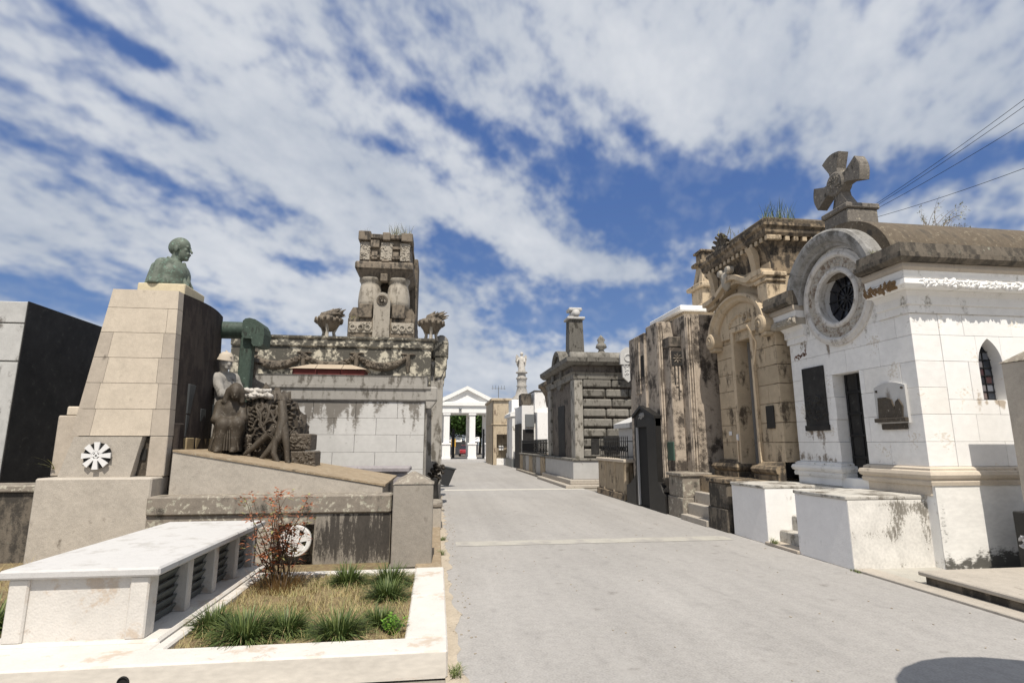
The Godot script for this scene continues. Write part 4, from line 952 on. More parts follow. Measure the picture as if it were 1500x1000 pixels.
func rusticated_mausoleum():
	var t := thing("rusticated_mausoleum", "dark grey mausoleum of rough banded stone blocks with curved roof and short obelisk", "mausoleum", V(5.35, 0, -21.5))
	# here x runs away from the lane and -z runs along it
	var rg := rngs(505)
	var rm := [M.rustic, tone(M.rustic, 0.8), tone(M.rustic, 1.12), M.rustic]
	bpart(t, "core", M.deco_dark, 0.2, 4.0, 0, 4.4, -5.4, -0.12)
	bpart(t, "plinth", tone(M.marble, 0.85), -0.12, 4.0, 0.3, 1.0, -5.5, 0.12, 0.02)
	bpart(t, "plinth_step", M.concrete_clean, -0.28, 4.0, 0.12, 0.3, -5.6, 0.28, 0.02)
	bpart(t, "plinth_step", M.concrete_clean, -0.5, 4.0, 0, 0.12, -5.7, 0.5, 0.02)
	bpart(t, "plinth_cap", M.rustic, -0.16, 4.0, 1.0, 1.1, -5.5, 0.17, 0.025)
	var ys := []
	for i in 9: ys.append(1.1 + i * 0.39)
	for i in 8:
		# recessed bed joints: blocks stand proud of the core with wide chamfers
		courses(t, "block", Transform3D(Basis(), V(0, 0, 0.06)), 0.34, 3.9, [ys[i] + 0.03, ys[i + 1] - 0.02], 0.2, [], 0.95 if i % 2 == 0 else 1.2, rm, rg, 0.03, 0.05, 0.02)
	# smooth corner pier and street front with arched gable
	bpart(t, "corner_pier", tone(M.rustic, 1.5), 0.0, 0.34, 1.1, 4.2, -0.6, 0.05, 0.015)
	bpart(t, "corner_pier", tone(M.rustic, 1.5), 0.0, 0.34, 1.1, 4.2, -5.4, -4.7, 0.015)
	bpart(t, "front_wall", M.deco_dark, 0.1, 0.34, 1.1, 4.2, -4.7, -0.6, 0.015)
	var dr := MB.new(); dr.bb(0.08, 0.12, 1.1, 3.3, -3.4, -2.1, 0.01); part(t, "door", dr, M.black)
	var pth := [V(0.0, 0, -5.4), V(0.0, 0, 0.05), V(4.0, 0, 0.05)]
	for b in [["architrave", M.rustic, [V2(-0.3, 4.2), V2(0.03, 4.2), V2(0.06, 4.4), V2(0.12, 4.46), V2(-0.3, 4.46)]], ["frieze", M.deco_dark, [V2(-0.3, 4.462), V2(0.02, 4.462), V2(0.04, 4.74), V2(-0.3, 4.74)]], ["cornice", tone(M.rustic, 0.85), [V2(-0.3, 4.742), V2(0.2, 4.742), V2(0.36, 4.86), V2(0.38, 5.02), V2(-0.3, 5.04)]]]:
		var mb := MB.new(); mb.mould(pth, b[2], 1.0); part(t, b[0], mb, b[1])
	# rolled stone roof edge
	for i in 5:
		var rl := MB.new(); rl.lathe([V2(0.0, 0.0), V2(0.3, 0.0), V2(0.3, 0.78), V2(0.0, 0.78)], 14, Transform3D(Basis(Vector3(0, 0, 1), -PI / 2), V(-0.1 + i * 0.8, 5.02, -0.12))); part(t, "roof_roll", rl, rm[i % 4])
	bpart(t, "roof", M.rustic, -0.1, 4.0, 5.0, 5.25, -5.4, -0.2, 0.05)
	# shell cresting on the flank
	var cr := MB.new(); cr.prism(lancet(0.32, 0.7, 0.3), 0, 0.16, Transform3D(Basis(), V(2.1, 4.75, 0.36))); cr.prism(poly([-0.24, 0, 0.24, 0, 0.22, -0.5, 0, -0.7, -0.22, -0.5]), 0, 0.12, Transform3D(Basis(), V(2.1, 4.75, 0.36))); cr.ring(V(2.1, 5.02, 0.5), [V2(0.1, 0), V2(0.12, 0.05), V2(0.16, 0.05), V2(0.18, 0)], 0, TAU, 18); cr.carve(Transform3D(Basis(), V(2.1, 4.5, 0.48)), 0.3, 0.4, 12, 0.04, 0.04, rg)
	part(t, "cresting", cr, tone(M.marble, 0.95))
	var fa := MB.new(); fa.ring(V(0, 0, 0), [V2(0.75, -0.3), V2(0.75, 0.1), V2(0.85, 0.16), V2(0.98, 0.16), V2(1.0, 0.1), V2(1.0, -0.3)], -0.4, PI + 0.4, 26)
	fa.ring(V(0, 0, 0), [V2(0.0, 0.02), V2(0.76, 0.02), V2(0.76, -0.3), V2(0.0, -0.3)], 0, TAU, 26)
	var fo := part(t, "arched_gable", fa, tone(M.rustic, 0.75)); fo.transform = Transform3D(Basis(Vector3(0, 1, 0), -PI / 2), V(0.0, 4.75, -2.7))
	# obelisk with scrolled head
	var ob := MB.new(); ob.hexa([V(0.25, 5.2, -2.45), V(0.95, 5.2, -2.45), V(0.95, 5.2, -1.75), V(0.25, 5.2, -1.75), V(0.3, 7.05, -2.4), V(0.9, 7.05, -2.4), V(0.9, 7.05, -1.8), V(0.3, 7.05, -1.8)]); var oo := part(t, "obelisk", ob, tone(M.rustic, 0.6))
	var os := MB.new(); os.bb(0.2, 1.0, 7.05, 7.17, -2.5, -1.7, 0.03); os.lathe([V2(0, -0.4), V2(0.17, -0.4), V2(0.2, 0), V2(0.17, 0.4), V2(0, 0.4)], 14, Transform3D(Basis(Vector3(1, 0, 0), PI / 2), V(0.6, 7.32, -2.1))); os.bb(0.3, 0.9, 7.45, 7.6, -2.4, -1.8, 0.05); part(oo, "scroll_head", os, tone(M.marble, 0.9))
	var ur := MB.new(); ur.lathe([V2(0.36, 5.2), V2(0.36, 5.3), V2(0.16, 5.4), V2(0.1, 5.5), V2(0.24, 5.6), V2(0.2, 5.72), V2(0.12, 5.8), V2(0.17, 5.92), V2(0.08, 6.05), V2(0.0, 6.14)], 14, Transform3D(Basis(), V(1.35, 0, -0.6))); part(t, "urn", ur, M.rustic)
	for q in [[0.62, 0.95], [1.15, 1.75]]: bpart(t, "plaque", M.black, q[0], q[1], 1.28, 1.85 + (0.12 if q[0] > 1 else 0.0), 0.085, 0.11, 0.006)

func right_foreground():
	var t := thing("tomb_pillar", "plain grey stucco pillar with pointed cap beside white mausoleum", "pillar", V(7.4, 0.8, -6.37))
	var b := MB.new(); b.bb(0, 0.75, 0, 1.9, 0.0, 0.5, 0.01); part(t, "shaft", b, M.concrete_clean)
	var c := MB.new(); c.hexa([V(-0.02, 1.9, -0.02), V(0.77, 1.9, -0.02), V(0.77, 1.9, 0.52), V(-0.02, 1.9, 0.52), V(0.3, 2.1, 0.2), V(0.45, 2.1, 0.2), V(0.45, 2.1, 0.3), V(0.3, 2.1, 0.3)]); part(t, "cap", c, M.concrete)
	var g := thing("granite_tomb", "polished black granite tomb carrying the grey pillar", "tomb", V(7.36, 0, -6.5))
	var gb := MB.new(); gb.bb(0, 1.4, 0.06, 0.8, 0.0, 0.9, 0.012); part(g, "chest", gb, M.black_polish)
	bpart(g, "base", M.concrete_clean, -0.06, 1.5, 0, 0.06, -0.06, 1.0, 0.01)
	var ve := MB.new(); ve.carve(Transform3D(Basis(Vector3(0, 1, 0), -PI / 2), V(-0.004, 0.4, 0.12)), 0.12, 0.2, 12, 0.025, 0.02, rngs(7)); part(g, "ornament", ve, plain(Color(0.4, 0.4, 0.42), 0.4, 0.6))
	var s := thing("ledger_slab", "flat grey stone slab with dark edge lying beside the lane", "tomb slab", V(5.72, 0, -6.3))
	bpart(s, "slab", M.concrete_clean, 0.0, 1.75, 0.115, 0.165, 0.0, 4.2, 0.012)
	bpart(s, "base", M.grimy, 0.05, 1.7, 0.0, 0.115, 0.05, 4.2, 0.01)

const WIRES := [[Vector3(18.1, 12.58, -12), Vector3(17.29, 11.05, -20), "upper dark cable of the close pair rising above the vault"], [Vector3(18.05, 12.3, -12), Vector3(17.37, 11.05, -20), "lower dark cable of the close pair rising above the vault"], [Vector3(17.9, 11.6, -12), Vector3(17.4, 11.0, -20), "single thin cable running below the close pair"], [Vector3(17.5, 9.75, -12), Vector3(17.55, 10.9, -20), "lowest slack cable crossing above the roof shrub"]]
func wires():
	for q in WIRES:
		var mb := MB.new(); var pts := []
		for i in 13:
			var s := i / 12.0
			pts.append((q[0] as Vector3).lerp(q[1], s) - V(0, 0.12 * 4.0 * s * (1.0 - s), 0))
		mb.tube(pts, [0.009], 5)
		single("overhead_cable", mb, M.iron, q[2], "cable", "overhead cables")
	for q in [[V(17.4, 0, -20.1), 11.2, "distant concrete utility pole hidden behind the vaulted mausoleum"], [V(17.9, 0, -11.9), 12.8, "concrete utility pole carrying cables beyond the black granite tomb"]]:
		var t := thing("utility_pole", q[2], "pole", q[0], 0.0, "utility poles")
		var b := MB.new(); b.tube([V(0, 0, 0), V(0, q[1], 0)], [0.15, 0.09], 10); part(t, "post", b, M.concrete_clean); bpart(t, "crossarm", M.bark, -0.5, 0.5, q[1] - 0.4, q[1] - 0.28, -0.06, 0.06, 0.01)
# ---------- left side of the lane
func white_tomb():
	var t := thing("white_tomb", "low whitewashed tomb with flat overhanging lid and dark louvred side vents", "tomb", V(-2.64, 0, -4.84))
	# local: front at z = 0, runs back to -2.65; x from -0.5 to 0.48
	var wm: Material = M.whitewash
	var lid := MB.new(); lid.bb(-0.56, 0.56, 0.655, 0.722, -2.66, 0.035, 0.02); part(t, "lid", lid, surf(Color(0.53, 0.525, 0.52), {seed = 71, mottle = 0.08, grain = 0.1, grime = 0.3, streak = 0.1, grime_color = Color(0.40, 0.39, 0.375), relief = 0.3, tile = 1.4}))
	bpart(t, "front_panel", wm, -0.44, 0.40, 0.2, 0.655, -0.2, -0.025, 0.004)
	bpart(t, "pilaster", wm, -0.5, -0.36, 0.2, 0.655, -0.16, 0.0, 0.012)
	bpart(t, "pilaster", wm, 0.34, 0.48, 0.2, 0.655, -0.16, 0.0, 0.012)
	bpart(t, "base", wm, -0.62, 0.6, 0.06, 0.205, -2.66, 0.02, 0.02)
	bpart(t, "inner_core", M.concrete_clean, -0.45, 0.3, 0.205, 0.655, -2.6, -0.2, 0.004)
	for i in 4:
		var z := -0.16 - (i + 1) * 0.6
		for s in [-1, 1]: bpart(t, "side_post", tone(M.whitewash, 0.85), 0.36 if s > 0 else -0.5, 0.48 if s > 0 else -0.38, 0.2, 0.655, z - 0.05, z + 0.05, 0.01)
		for s in [1]:
			for k in 6:
				var mb := MB.new(); mb.box(V(s * 0.385, 0.25 + k * 0.075, z + 0.31), V(0.012, 0.078, 0.5), 0.002, Basis(Vector3(0, 0, 1), -0.5 * s)); part(t, "louvre", mb, M.shutter)
	bpart(t, "back_panel", wm, -0.5, 0.48, 0.2, 0.655, -2.64, -2.56, 0.004)

func grave_plot():
	var t := thing("grave_plot_kerb", "whitewashed concrete kerb framing the grassy grave plot beside lane", "kerb", V(0, 0, 0))
	var fm := stain_face(640, 96, Color(0.62, 0.58, 0.52), [[0.3, 0.9, 0.3, 0.15, 0.5], [0.93, 0.95, 0.1, 0.1, 0.7], [0.1, 0.3, 0.2, 0.2, 0.4]], Color(0.40, 0.32, 0.25), 5, 0.1)
	bpart(t, "kerb_stone", M.whitewash, -0.21, 0.115, 0.0, 0.189, -5.85, -4.664, 0.012)
	bpart(t, "kerb_stone", M.whitewash, -0.215, 0.115, 0.0, 0.192, -7.12, -5.855, 0.012)
	var fr := bpart(t, "kerb_stone", M.whitewash, -5.4, 0.115, 0.0, 0.188, -4.66, -4.362, 0.012)
	coat(fr, "front_render", V(-3.6, 0.004, -4.362), V(0.1, 0.004, -4.362), V(0.1, 0.175, -4.362), V(-3.6, 0.175, -4.362), 0.004, fm)
	bpart(t, "kerb_stone", M.whitewash, -3.4, -2.03, 0.0, 0.182, -4.84, -4.655, 0.01)
	bpart(t, "kerb_stone", M.whitewash, -2.03, -1.93, 0.0, 0.186, -6.9, -4.66, 0.015)
	bpart(t, "kerb_stone", M.whitewash, -2.03, -0.21, 0.0, 0.185, -7.12, -6.98, 0.01)
	# drain hole in the front kerb
	var dh := MB.new(); dh.ring(V(-2.04, 0.085, -4.356), [V2(0.0, 0.003), V2(0.028, 0.003), V2(0.034, 0.012), V2(0.04, 0.003), V2(0.04, 0), V2(0, 0)], 0, TAU, 16); part(t, "drain_hole", dh, M.dark)
	var so := MB.new(); var nz := FastNoiseLite.new(); nz.seed = 4; nz.frequency = 1.7; so.smooth(true)
	for i in 36:
		for k in 48:
			var p := []
			for q in [[0, 0], [1, 0], [1, 1], [0, 1]]:
				var x: float = -1.94 + 1.74 * (i + q[0]) / 36.0; var z: float = -4.65 - 2.35 * (k + q[1]) / 48.0
				p.append(V(x, 0.145 + nz.get_noise_2d(x * 1.5, z * 1.5) * 0.05 + nz.get_noise_2d(x * 9.0, z * 9.0) * 0.012, z))
			so.quad(p[0], p[1], p[2], p[3])
	struct("soil", so, M.soil)
	var s2 := MB.new(); s2.bb(-5.6, -3.25, 0.0, 0.13, -8.4, -4.66, 0.02); s2.bb(-3.3, -0.62, 0, 0.03, -8.3, -7.13, 0.01); struct("soil", s2, M.soil)

func grass_and_plants():
	var rg := rngs(606)
	# dry grass over the plot
	for q in [[M.dry, 3600, 0.10, "dry straw coloured grass over the grave plot"], [M.dry2, 3000, 0.085, "short olive grass between the dry stalks of the plot"]]:
		var mb := MB.new()
		for i in q[1]:
			var x := rg.randf_range(-1.93, -0.22); var z := rg.randf_range(-6.98, -4.68)
			var a := rg.randf() * TAU
			mb.blade(V(x, 0.12, z), V(cos(a) * 0.6, rg.randf_range(0.4, 1.2), sin(a) * 0.6), q[2] * rg.randf_range(0.5, 1.7), 0.006, rg.randf_range(0.1, 0.9))
		for i in q[1] / 3:
			var x := rg.randf_range(-5.3, -3.25); var z := rg.randf_range(-8.2, -4.68); var a := rg.randf() * TAU
			mb.blade(V(x, 0.1, z), V(cos(a) * 0.6, rg.randf_range(0.4, 1.2), sin(a) * 0.6), q[2] * rg.randf_range(0.6, 2.0), 0.006, rg.randf_range(0.1, 0.9))
		var o := single("dry_grass" if q[0] == M.dry else "short_grass", mb, q[0], q[3], "grass"); o.set_meta("kind", "stuff")
	# strap-leaved clumps
	var spots := [[-1.45, -4.92, 0.30, "dark green strap leaved clump near the front kerb corner of white tomb"], [-1.18, -5.05, 0.24, "shaggy strap leaved clump leaning on the widest dark clump"], [-0.74, -4.9, 0.27, "round strap leaved clump spilling over the front kerb"], [-0.45, -5.15, 0.19, "small loose strap leaved clump beside the bright green seedling"], [-0.45, -5.95, 0.25, "strap leaved clump against the inner side of the long kerb"], [-0.47, -6.5, 0.28, "tall strap leaved clump below the capped stone post"], [-0.93, -6.62, 0.26, "strap leaved clump standing between the russet bush and the stone post"], [-1.8, -5.25, 0.22, "thin strap leaved clump at the foot of the louvred vents"], [-3.6, -5.4, 0.3, "strap leaved clump on the far side of the white tomb"]]
	for s in spots:
		var t := thing("strap_leaf_plant", s[3], "plant", V(s[0], 0.14, s[1]), 0.0, "strap leaved clumps in the grave plot")
		for L in [["leaves", M.blade, 520, 1.0], ["young_leaves", M.blade2, 260, 1.06]]:
			var mb := MB.new()
			for i in L[2]:
				var a := rg.randf() * TAU; var r: float = sqrt(rg.randf()) * s[2] * 0.42
				var lean := tan(rg.randf_range(0.05, 1.15)) * 1.1
				mb.blade(V(cos(a) * r, -0.03, sin(a) * r), V(cos(a) * lean, 1.25, sin(a) * lean), s[2] * rg.randf_range(0.6, 1.12) * L[3], 0.013, rg.randf_range(0.8, 2.2), 5)
			part(t, L[0], mb, L[1])
	# russet bush, half dead
	var t := thing("russet_bush", "half dead bush with rust red leaves and dry straw base", "bush", V(-1.62, 0.14, -6.5))
	var st := MB.new(); var lf := MB.new(); var lf2 := MB.new()
	for i in 19:
		var a := rg.randf() * TAU; var p := V(rg.randf_range(-0.08, 0.08), 0, rg.randf_range(-0.08, 0.08)); var pts := [p]; var d := V(cos(a) * 0.24 - 0.12, 1.0, sin(a) * 0.24)
		var h := rg.randf_range(0.5, 1.05)
		for k in 5:
			d = (d + V(rg.randf_range(-0.35, 0.35), 0.1, rg.randf_range(-0.35, 0.35))).normalized(); p += d * h / 5.0; pts.append(p)
			if k > 0:
				for m in 16:
					var b := rg.randf() * TAU; var q: Vector3 = p + V(cos(b), rg.randf_range(-0.5, 0.7), sin(b)) * rg.randf_range(0.02, 0.11)
					(lf if rg.randf() < 0.8 else lf2).blade(q, V(cos(b), rg.randf_range(-0.3, 0.8), sin(b)), rg.randf_range(0.04, 0.085), 0.028, 0.5, 2)
		st.tube(pts, [0.008, 0.007, 0.006, 0.005, 0.004, 0.002], 5)
	part(t, "stem", st, M.twig); part(t, "leaves", lf, M.russet); part(t, "olive_leaves", lf2, M.dry2)
	var sw := MB.new()
	for i in 420:
		var a := rg.randf() * TAU; var r := sqrt(rg.randf()) * 0.24
		sw.blade(V(cos(a) * r, -0.03, sin(a) * r), V(cos(a) * 0.5, rg.randf_range(0.6, 1.6), sin(a) * 0.5), rg.randf_range(0.12, 0.34), 0.007, rg.randf_range(0.1, 0.8))
	part(t, "straw", sw, leafmat(Color(0.28, 0.17, 0.07)))
	# bright seedling
	var fr := thing("seedling", "small bright lime green seedling at the inner kerb corner", "plant", V(-0.3, 0.14, -4.92))
	var fl := MB.new(); var fs := MB.new()
	for i in 16:
		var a := rg.randf() * TAU; var l := rg.randf_range(0.06, 0.15); var e := V(cos(a) * 0.1 * rg.randf(), l, sin(a) * 0.1 * rg.randf())
		fs.tube([V(0, -0.02, 0), e], [0.003, 0.002], 4)
		for k in 7:
			var b := rg.randf() * TAU; fl.blade(e + V(0, -k * 0.012, 0), V(cos(b), 0.35, sin(b)), 0.045, 0.026, 0.8, 2)
	part(fr, "stem", fs, M.fresh); part(fr, "leaves", fl, M.fresh)
	# weeds in the joint between kerb and lane
	for w in [[0.17, -4.42, 0.09, "grass tuft at the near end of the white kerb"], [0.1, -8.9, 0.11, "grass tuft in the lane joint behind the stone post"], [0.14, -10.2, 0.10, "flat weed in the lane joint beyond the stone post"], [5.5, -7.02, 0.05, "tiny weed at the corner of the whitewashed box"], [5.52, -8.85, 0.14, "arching weed on the steps between whitewashed boxes"]]:
		var mb := MB.new()
		for i in 70:
			var a := rg.randf() * TAU; mb.blade(V(rg.randf_range(-0.04, 0.04), 0, rg.randf_range(-0.08, 0.08)), V(cos(a) * 0.7, 1, sin(a) * 0.7), w[2] * rg.randf_range(0.5, 1.3), 0.007, rg.randf_range(0.3, 1.6))
		var o := single("weed", mb, M.blade2, w[3], "weed", "weeds in the paving joints"); o.position = V(w[0], 0.05 if w[1] == -8.85 else 0.0, w[1])
	# agave-like dry leaf against the black wall
	var ag := MB.new()
	for i in 5:
		var a := -1.1 + i * 0.25; ag.blade(V(0, 0, 0), V(sin(a) * 1.0, 0.55, 0.2), 0.2 + 0.16 * (i % 2), 0.03, 1.0, 5)
	var ao := single("dry_palm_tuft", ag, M.dry2, "dry arching leaf tuft growing beside the tall granite monument", "plant"); ao.position = V(-5.32, 1.3, -8.75)

func roof_weeds():
	var rg := rngs(707)
	for q in [[V(6.85, 6.2, -9.95), 0.35, 0.42, 90, "green weeds on the cornice behind the stone cross"], [V(6.75, 6.2, -10.9), 0.7, 0.2, 70, "thin grass along the ochre cornice edge"], [V(-1.15, 7.2, -14.7), 0.28, 0.4, 130, "dense yellow green weeds on the carved tower top"], [V(-2.1, 7.22, -14.75), 0.1, 0.3, 12, "sparse dry stalks at the tower corner block"], [V(8.6, 5.36, -8.75), 0.35, 0.22, 80, "low weeds along the ridge of the brown vault"], [V(-2.18, 4.84, -14.42), 0.15, 0.12, 50, "moss tuft on the carved tower base"], [V(6.62, 4.52, -7.35), 0.07, 0.1, 34, "small fern rooted beside the round window hood"]]:
		var mb := MB.new()
		for i in q[3]:
			var a := rg.randf() * TAU
			mb.blade(V(rg.randf_range(-1, 1) * q[1], -0.03, rg.randf_range(-1, 1) * q[1] * 0.4), V(cos(a) * 0.4, 1, sin(a) * 0.4), q[2] * rg.randf_range(0.4, 1.3), 0.012, rg.randf_range(0.1, 0.9))
		var o := single("roof_weed", mb, M.dry2 if q[3] != 90 else M.blade2, q[4], "weed", "weeds growing on roofs"); o.position = q[0]; o.set_meta("kind", "stuff")
	# straggling bush on the ridge
	var t := thing("roof_shrub", "straggling half bare shrub rooted on the ridge of the brown vault", "shrub", V(9.0, 5.34, -8.5))
	var st := MB.new(); var lf := MB.new()
	for i in 44:
		var a := rg.randf_range(-0.6, 1.25); var p := V(rg.randf_range(-0.25, 0.2), 0, 0); var d := V(sin(a), cos(a) * 0.9, rg.randf_range(-0.3, 0.3)); var pts := [p]; var l := rg.randf_range(0.3, 0.9)
		for k in 6:
			d = (d + V(0.16, -0.10, rg.randf_range(-0.1, 0.1))).normalized(); p += d * l / 6.0; pts.append(p)
			if k > 1 and i % 3 != 0:
				for m in 8:
					var b := rg.randf() * TAU; lf.blade(p + V(cos(b), sin(b), 0) * 0.03, V(cos(b), sin(b) * 0.6, 0.3), 0.05, 0.009, 0.4, 2)
		st.tube(pts, [0.007, 0.006, 0.005, 0.004, 0.003, 0.002, 0.0015], 4)
	part(t, "stem", st, plain(Color(0.22, 0.17, 0.13), 0.9)); part(t, "leaves", lf, M.dry2)

func granite_monument():
	var t := thing("granite_monument", "tall tapering granite monument with blackened street face and white vent wheel", "monument", V(0, 0, 0))
	var rg := rngs(808)
	var zf := -8.6
	# left edge leans in with height; right edge nearly upright
	var xl := func(y: float) -> float: return -5.16 + (y - 1.2) * 0.137
	var xr := func(y: float) -> float: return -3.79 - (y - 1.2) * 0.033
	var ys := [1.2, 1.76, 2.14, 2.51, 2.88, 3.25, 3.62, 3.9]
	# body behind the facing, with the bulging street face
	var body := MB.new()
	var rows := []
	for yv in [1.2, 2.0, 2.8, 3.5, 3.9]:
		var r := []
		for i in 9:
			var s := i / 8.0; r.append(V(xr.call(yv) - 0.005 + 0.10 * sin(PI * s), yv, zf - 0.16 - s * 1.6))
		r.append(V(xl.call(yv) + 0.05, yv, zf - 1.76)); r.append(V(xl.call(yv) + 0.02, yv, zf - 0.16))
		rows.append(r)
	for i in rows.size() - 1:
		var n: int = rows[i].size()
		for k in n: body.quad(rows[i][k], rows[i + 1][k], rows[i + 1][(k + 1) % n], rows[i][(k + 1) % n])
	var tp: Array = rows[-1]
	for k in range(1, tp.size() - 1): body.tri(tp[0], tp[k + 1], tp[k])
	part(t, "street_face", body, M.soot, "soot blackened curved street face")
	# facing courses: corner stones and a wide centre stone
	for i in ys.size() - 1:
		if i == 0: continue
		var y0: float = ys[i] + 0.003; var y1: float = ys[i + 1] - 0.003
		var cuts := [0.0, 0.17 + 0.02 * (i % 2), 0.84 - 0.03 * (i % 2), 1.0] if i < 5 else ([0.0, 1.0] if i == 6 else [0.0, 0.86, 1.0])
		for k in cuts.size() - 1:
			var mb := MB.new(); var P := []
			for yy in [y0, y1]:
				var a: float = lerpf(xl.call(yy), xr.call(yy), cuts[k]) + 0.002; var b: float = lerpf(xl.call(yy), xr.call(yy), cuts[k + 1]) - 0.002
				P += [V(a, yy, zf - 0.17), V(b, yy, zf - 0.17), V(b, yy, zf), V(a, yy, zf)]
			mb.hexa(P); part(t, "granite_block", mb, (M.granite if (k == 1 or cuts.size() == 2 or (k == 0 and cuts.size() == 3)) else M.granite2))
	# base course: pale vent slab, bronze slot, end stone
	var sl := MB.new(); sl.hexa([V(-5.14, 1.2, zf - 0.16), V(-4.22, 1.2, zf - 0.16), V(-4.22, 1.2, zf + 0.06), V(-5.14, 1.2, zf + 0.06), V(-5.0, 1.75, zf - 0.16), V(-4.12, 1.75, zf - 0.16), V(-4.12, 1.75, zf + 0.06), V(-5.0, 1.75, zf + 0.06)]); part(t, "vent_slab", sl, M.concrete_clean)
	bpart(t, "slot", M.bronze_dark, -4.2, -4.06, 1.2, 1.74, zf - 0.16, zf - 0.06, 0.006)
	bpart(t, "nameplate", M.black, -4.17, -4.09, 1.42, 1.58, zf - 0.06, zf - 0.04, 0.004)
	bpart(t, "end_stone", M.granite2, -4.05, -3.81, 1.2, 1.757, zf - 0.16, zf + 0.0, 0.01)
	bpart(t, "side_ledge", M.granite, -5.28, -5.0, 2.05, 2.18, zf - 0.6, zf - 0.17, 0.015)
	bpart(t, "side_ledge", M.granite2, -5.38, -5.06, 1.2, 2.05, zf - 0.7, zf - 0.17, 0.015)
	# white wheel-shaped vent cover
	var wh := MB.new(); var c := V(-4.66, 1.49, zf + 0.062)
	wh.ring(c, [V2(0.045, 0.05), V2(0.075, 0.05), V2(0.08, 0.03), V2(0.05, 0.02)], 0, TAU, 28)
	wh.ring(c, [V2(0.015, 0.055), V2(0.03, 0.055), V2(0.03, 0.03), V2(0.015, 0.03)], 0, TAU, 16)
	for k in 8:
		var a := TAU * k / 8 + 0.02
		wh.prism(poly([0.06, -0.022, 0.185, -0.038, 0.185, 0.038, 0.06, 0.022]), 0.03, 0.055, Transform3D(Basis(Vector3(0, 0, 1), a), c))
		if k % 2 == 0: wh.prism(poly([0.02, -0.012, 0.06, -0.018, 0.06, 0.018, 0.02, 0.012]), 0.03, 0.052, Transform3D(Basis(Vector3(0, 0, 1), a), c))
	var wb := MB.new(); wb.ring(c, [V2(0, 0.03), V2(0.175, 0.03), V2(0.175, 0.0), V2(0, 0.0)], 0, TAU, 32)
	var wo := part(t, "vent_wheel", wb, M.dark); part(wo, "wheel_cover", wh, M.plastic_white)
	# plaques and pilasters on the street face
	var xs := -3.76
	for q in [[-9.02, -9.3, 2.1, 2.55], [-9.02, -9.3, 1.75, 2.08], [-9.42, -9.62, 2.0, 2.2], [-9.4, -9.64, 1.78, 1.94], [-9.9, -10.1, 2.08, 2.3]]:
		bpart(t, "plaque", plain(Color(0.05, 0.055, 0.058), 0.5), xs - 0.06, xs + (0.0 if q[0] > -9.2 else 0.035), q[2], q[3], q[1], q[0], 0.006)
	for q in [[-9.0, -9.26], [-9.32, -9.52], [-9.62, -9.72], [-9.86, -10.02]]:
		bpart(t, "base_panel", tone(M.granite, 0.55, Color(1, 0.9, 0.65)), xs - 0.03, xs + 0.045, 1.2, 1.74, q[1], q[0], 0.01)
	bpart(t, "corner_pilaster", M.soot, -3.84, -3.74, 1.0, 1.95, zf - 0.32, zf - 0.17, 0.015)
	# stepped base block
	bpart(t, "base_block", tone(M.concrete_clean, 1.1), -5.26, -3.82, 0, 1.2, zf - 2.2, zf + 0.3, 0.02)
	# plinth of the bust
	var pl := MB.new(); pl.bb(-4.58, -3.9, 3.9, 4.07, zf - 0.95, zf - 0.22, 0.012); part(t, "bust_plinth", pl, tone(M.granite, 1.05, Color(1, 1, 0.86)))
	# bronze bust looking to the lane
	var b := thing("bronze_bust", "green bronze bust of bald man in jacket looking towards the lane", "bust", V(-4.2, 4.07, -9.18), 0.0)
	var mb := MB.new()
	var E := Basis()
	var hy := 0.665
	nets(mb, [["c", V(-0.025, hy - 0.10, 0), V(-0.08, hy - 0.30, 0), 0.085, 0.11],
		["c", V(-0.12, hy - 0.31, -0.24), V(-0.12, hy - 0.31, 0.24), 0.10, 0.10], ["e", V(-0.05, 0.22, 0), V(0.25, 0.25, 0.36)], ["e", V(-0.09, 0.06, 0), V(0.28, 0.24, 0.39)],
		["c", V(-0.15, hy - 0.33, 0.30), V(-0.19, 0.0, 0.36), 0.10, 0.12], ["c", V(-0.15, hy - 0.33, -0.30), V(-0.19, 0.0, -0.36), 0.10, 0.12], ["c", V(-0.26, hy - 0.36, 0.2), V(-0.3, 0.0, 0.25), 0.09, 0.1], ["c", V(-0.26, hy - 0.36, -0.2), V(-0.3, 0.0, -0.25), 0.09, 0.1]], 0.016, 0.04, 0.0)
	nets(mb, [["c", V(0.0, hy - 0.26, 0.10), V(0.21, 0.04, 0.09), 0.035, 0.05], ["c", V(0.0, hy - 0.26, -0.10), V(0.21, 0.04, -0.09), 0.035, 0.05], ["c", V(-0.14, hy - 0.17, 0.08), V(0.0, hy - 0.26, 0.10), 0.032, 0.035], ["c", V(-0.14, hy - 0.17, -0.08), V(0.0, hy - 0.26, -0.10), 0.032, 0.035], ["c", V(0.1, hy - 0.24, 0), V(0.2, 0.1, 0), 0.03, 0.05]], 0.014, 0.02, 0.0)
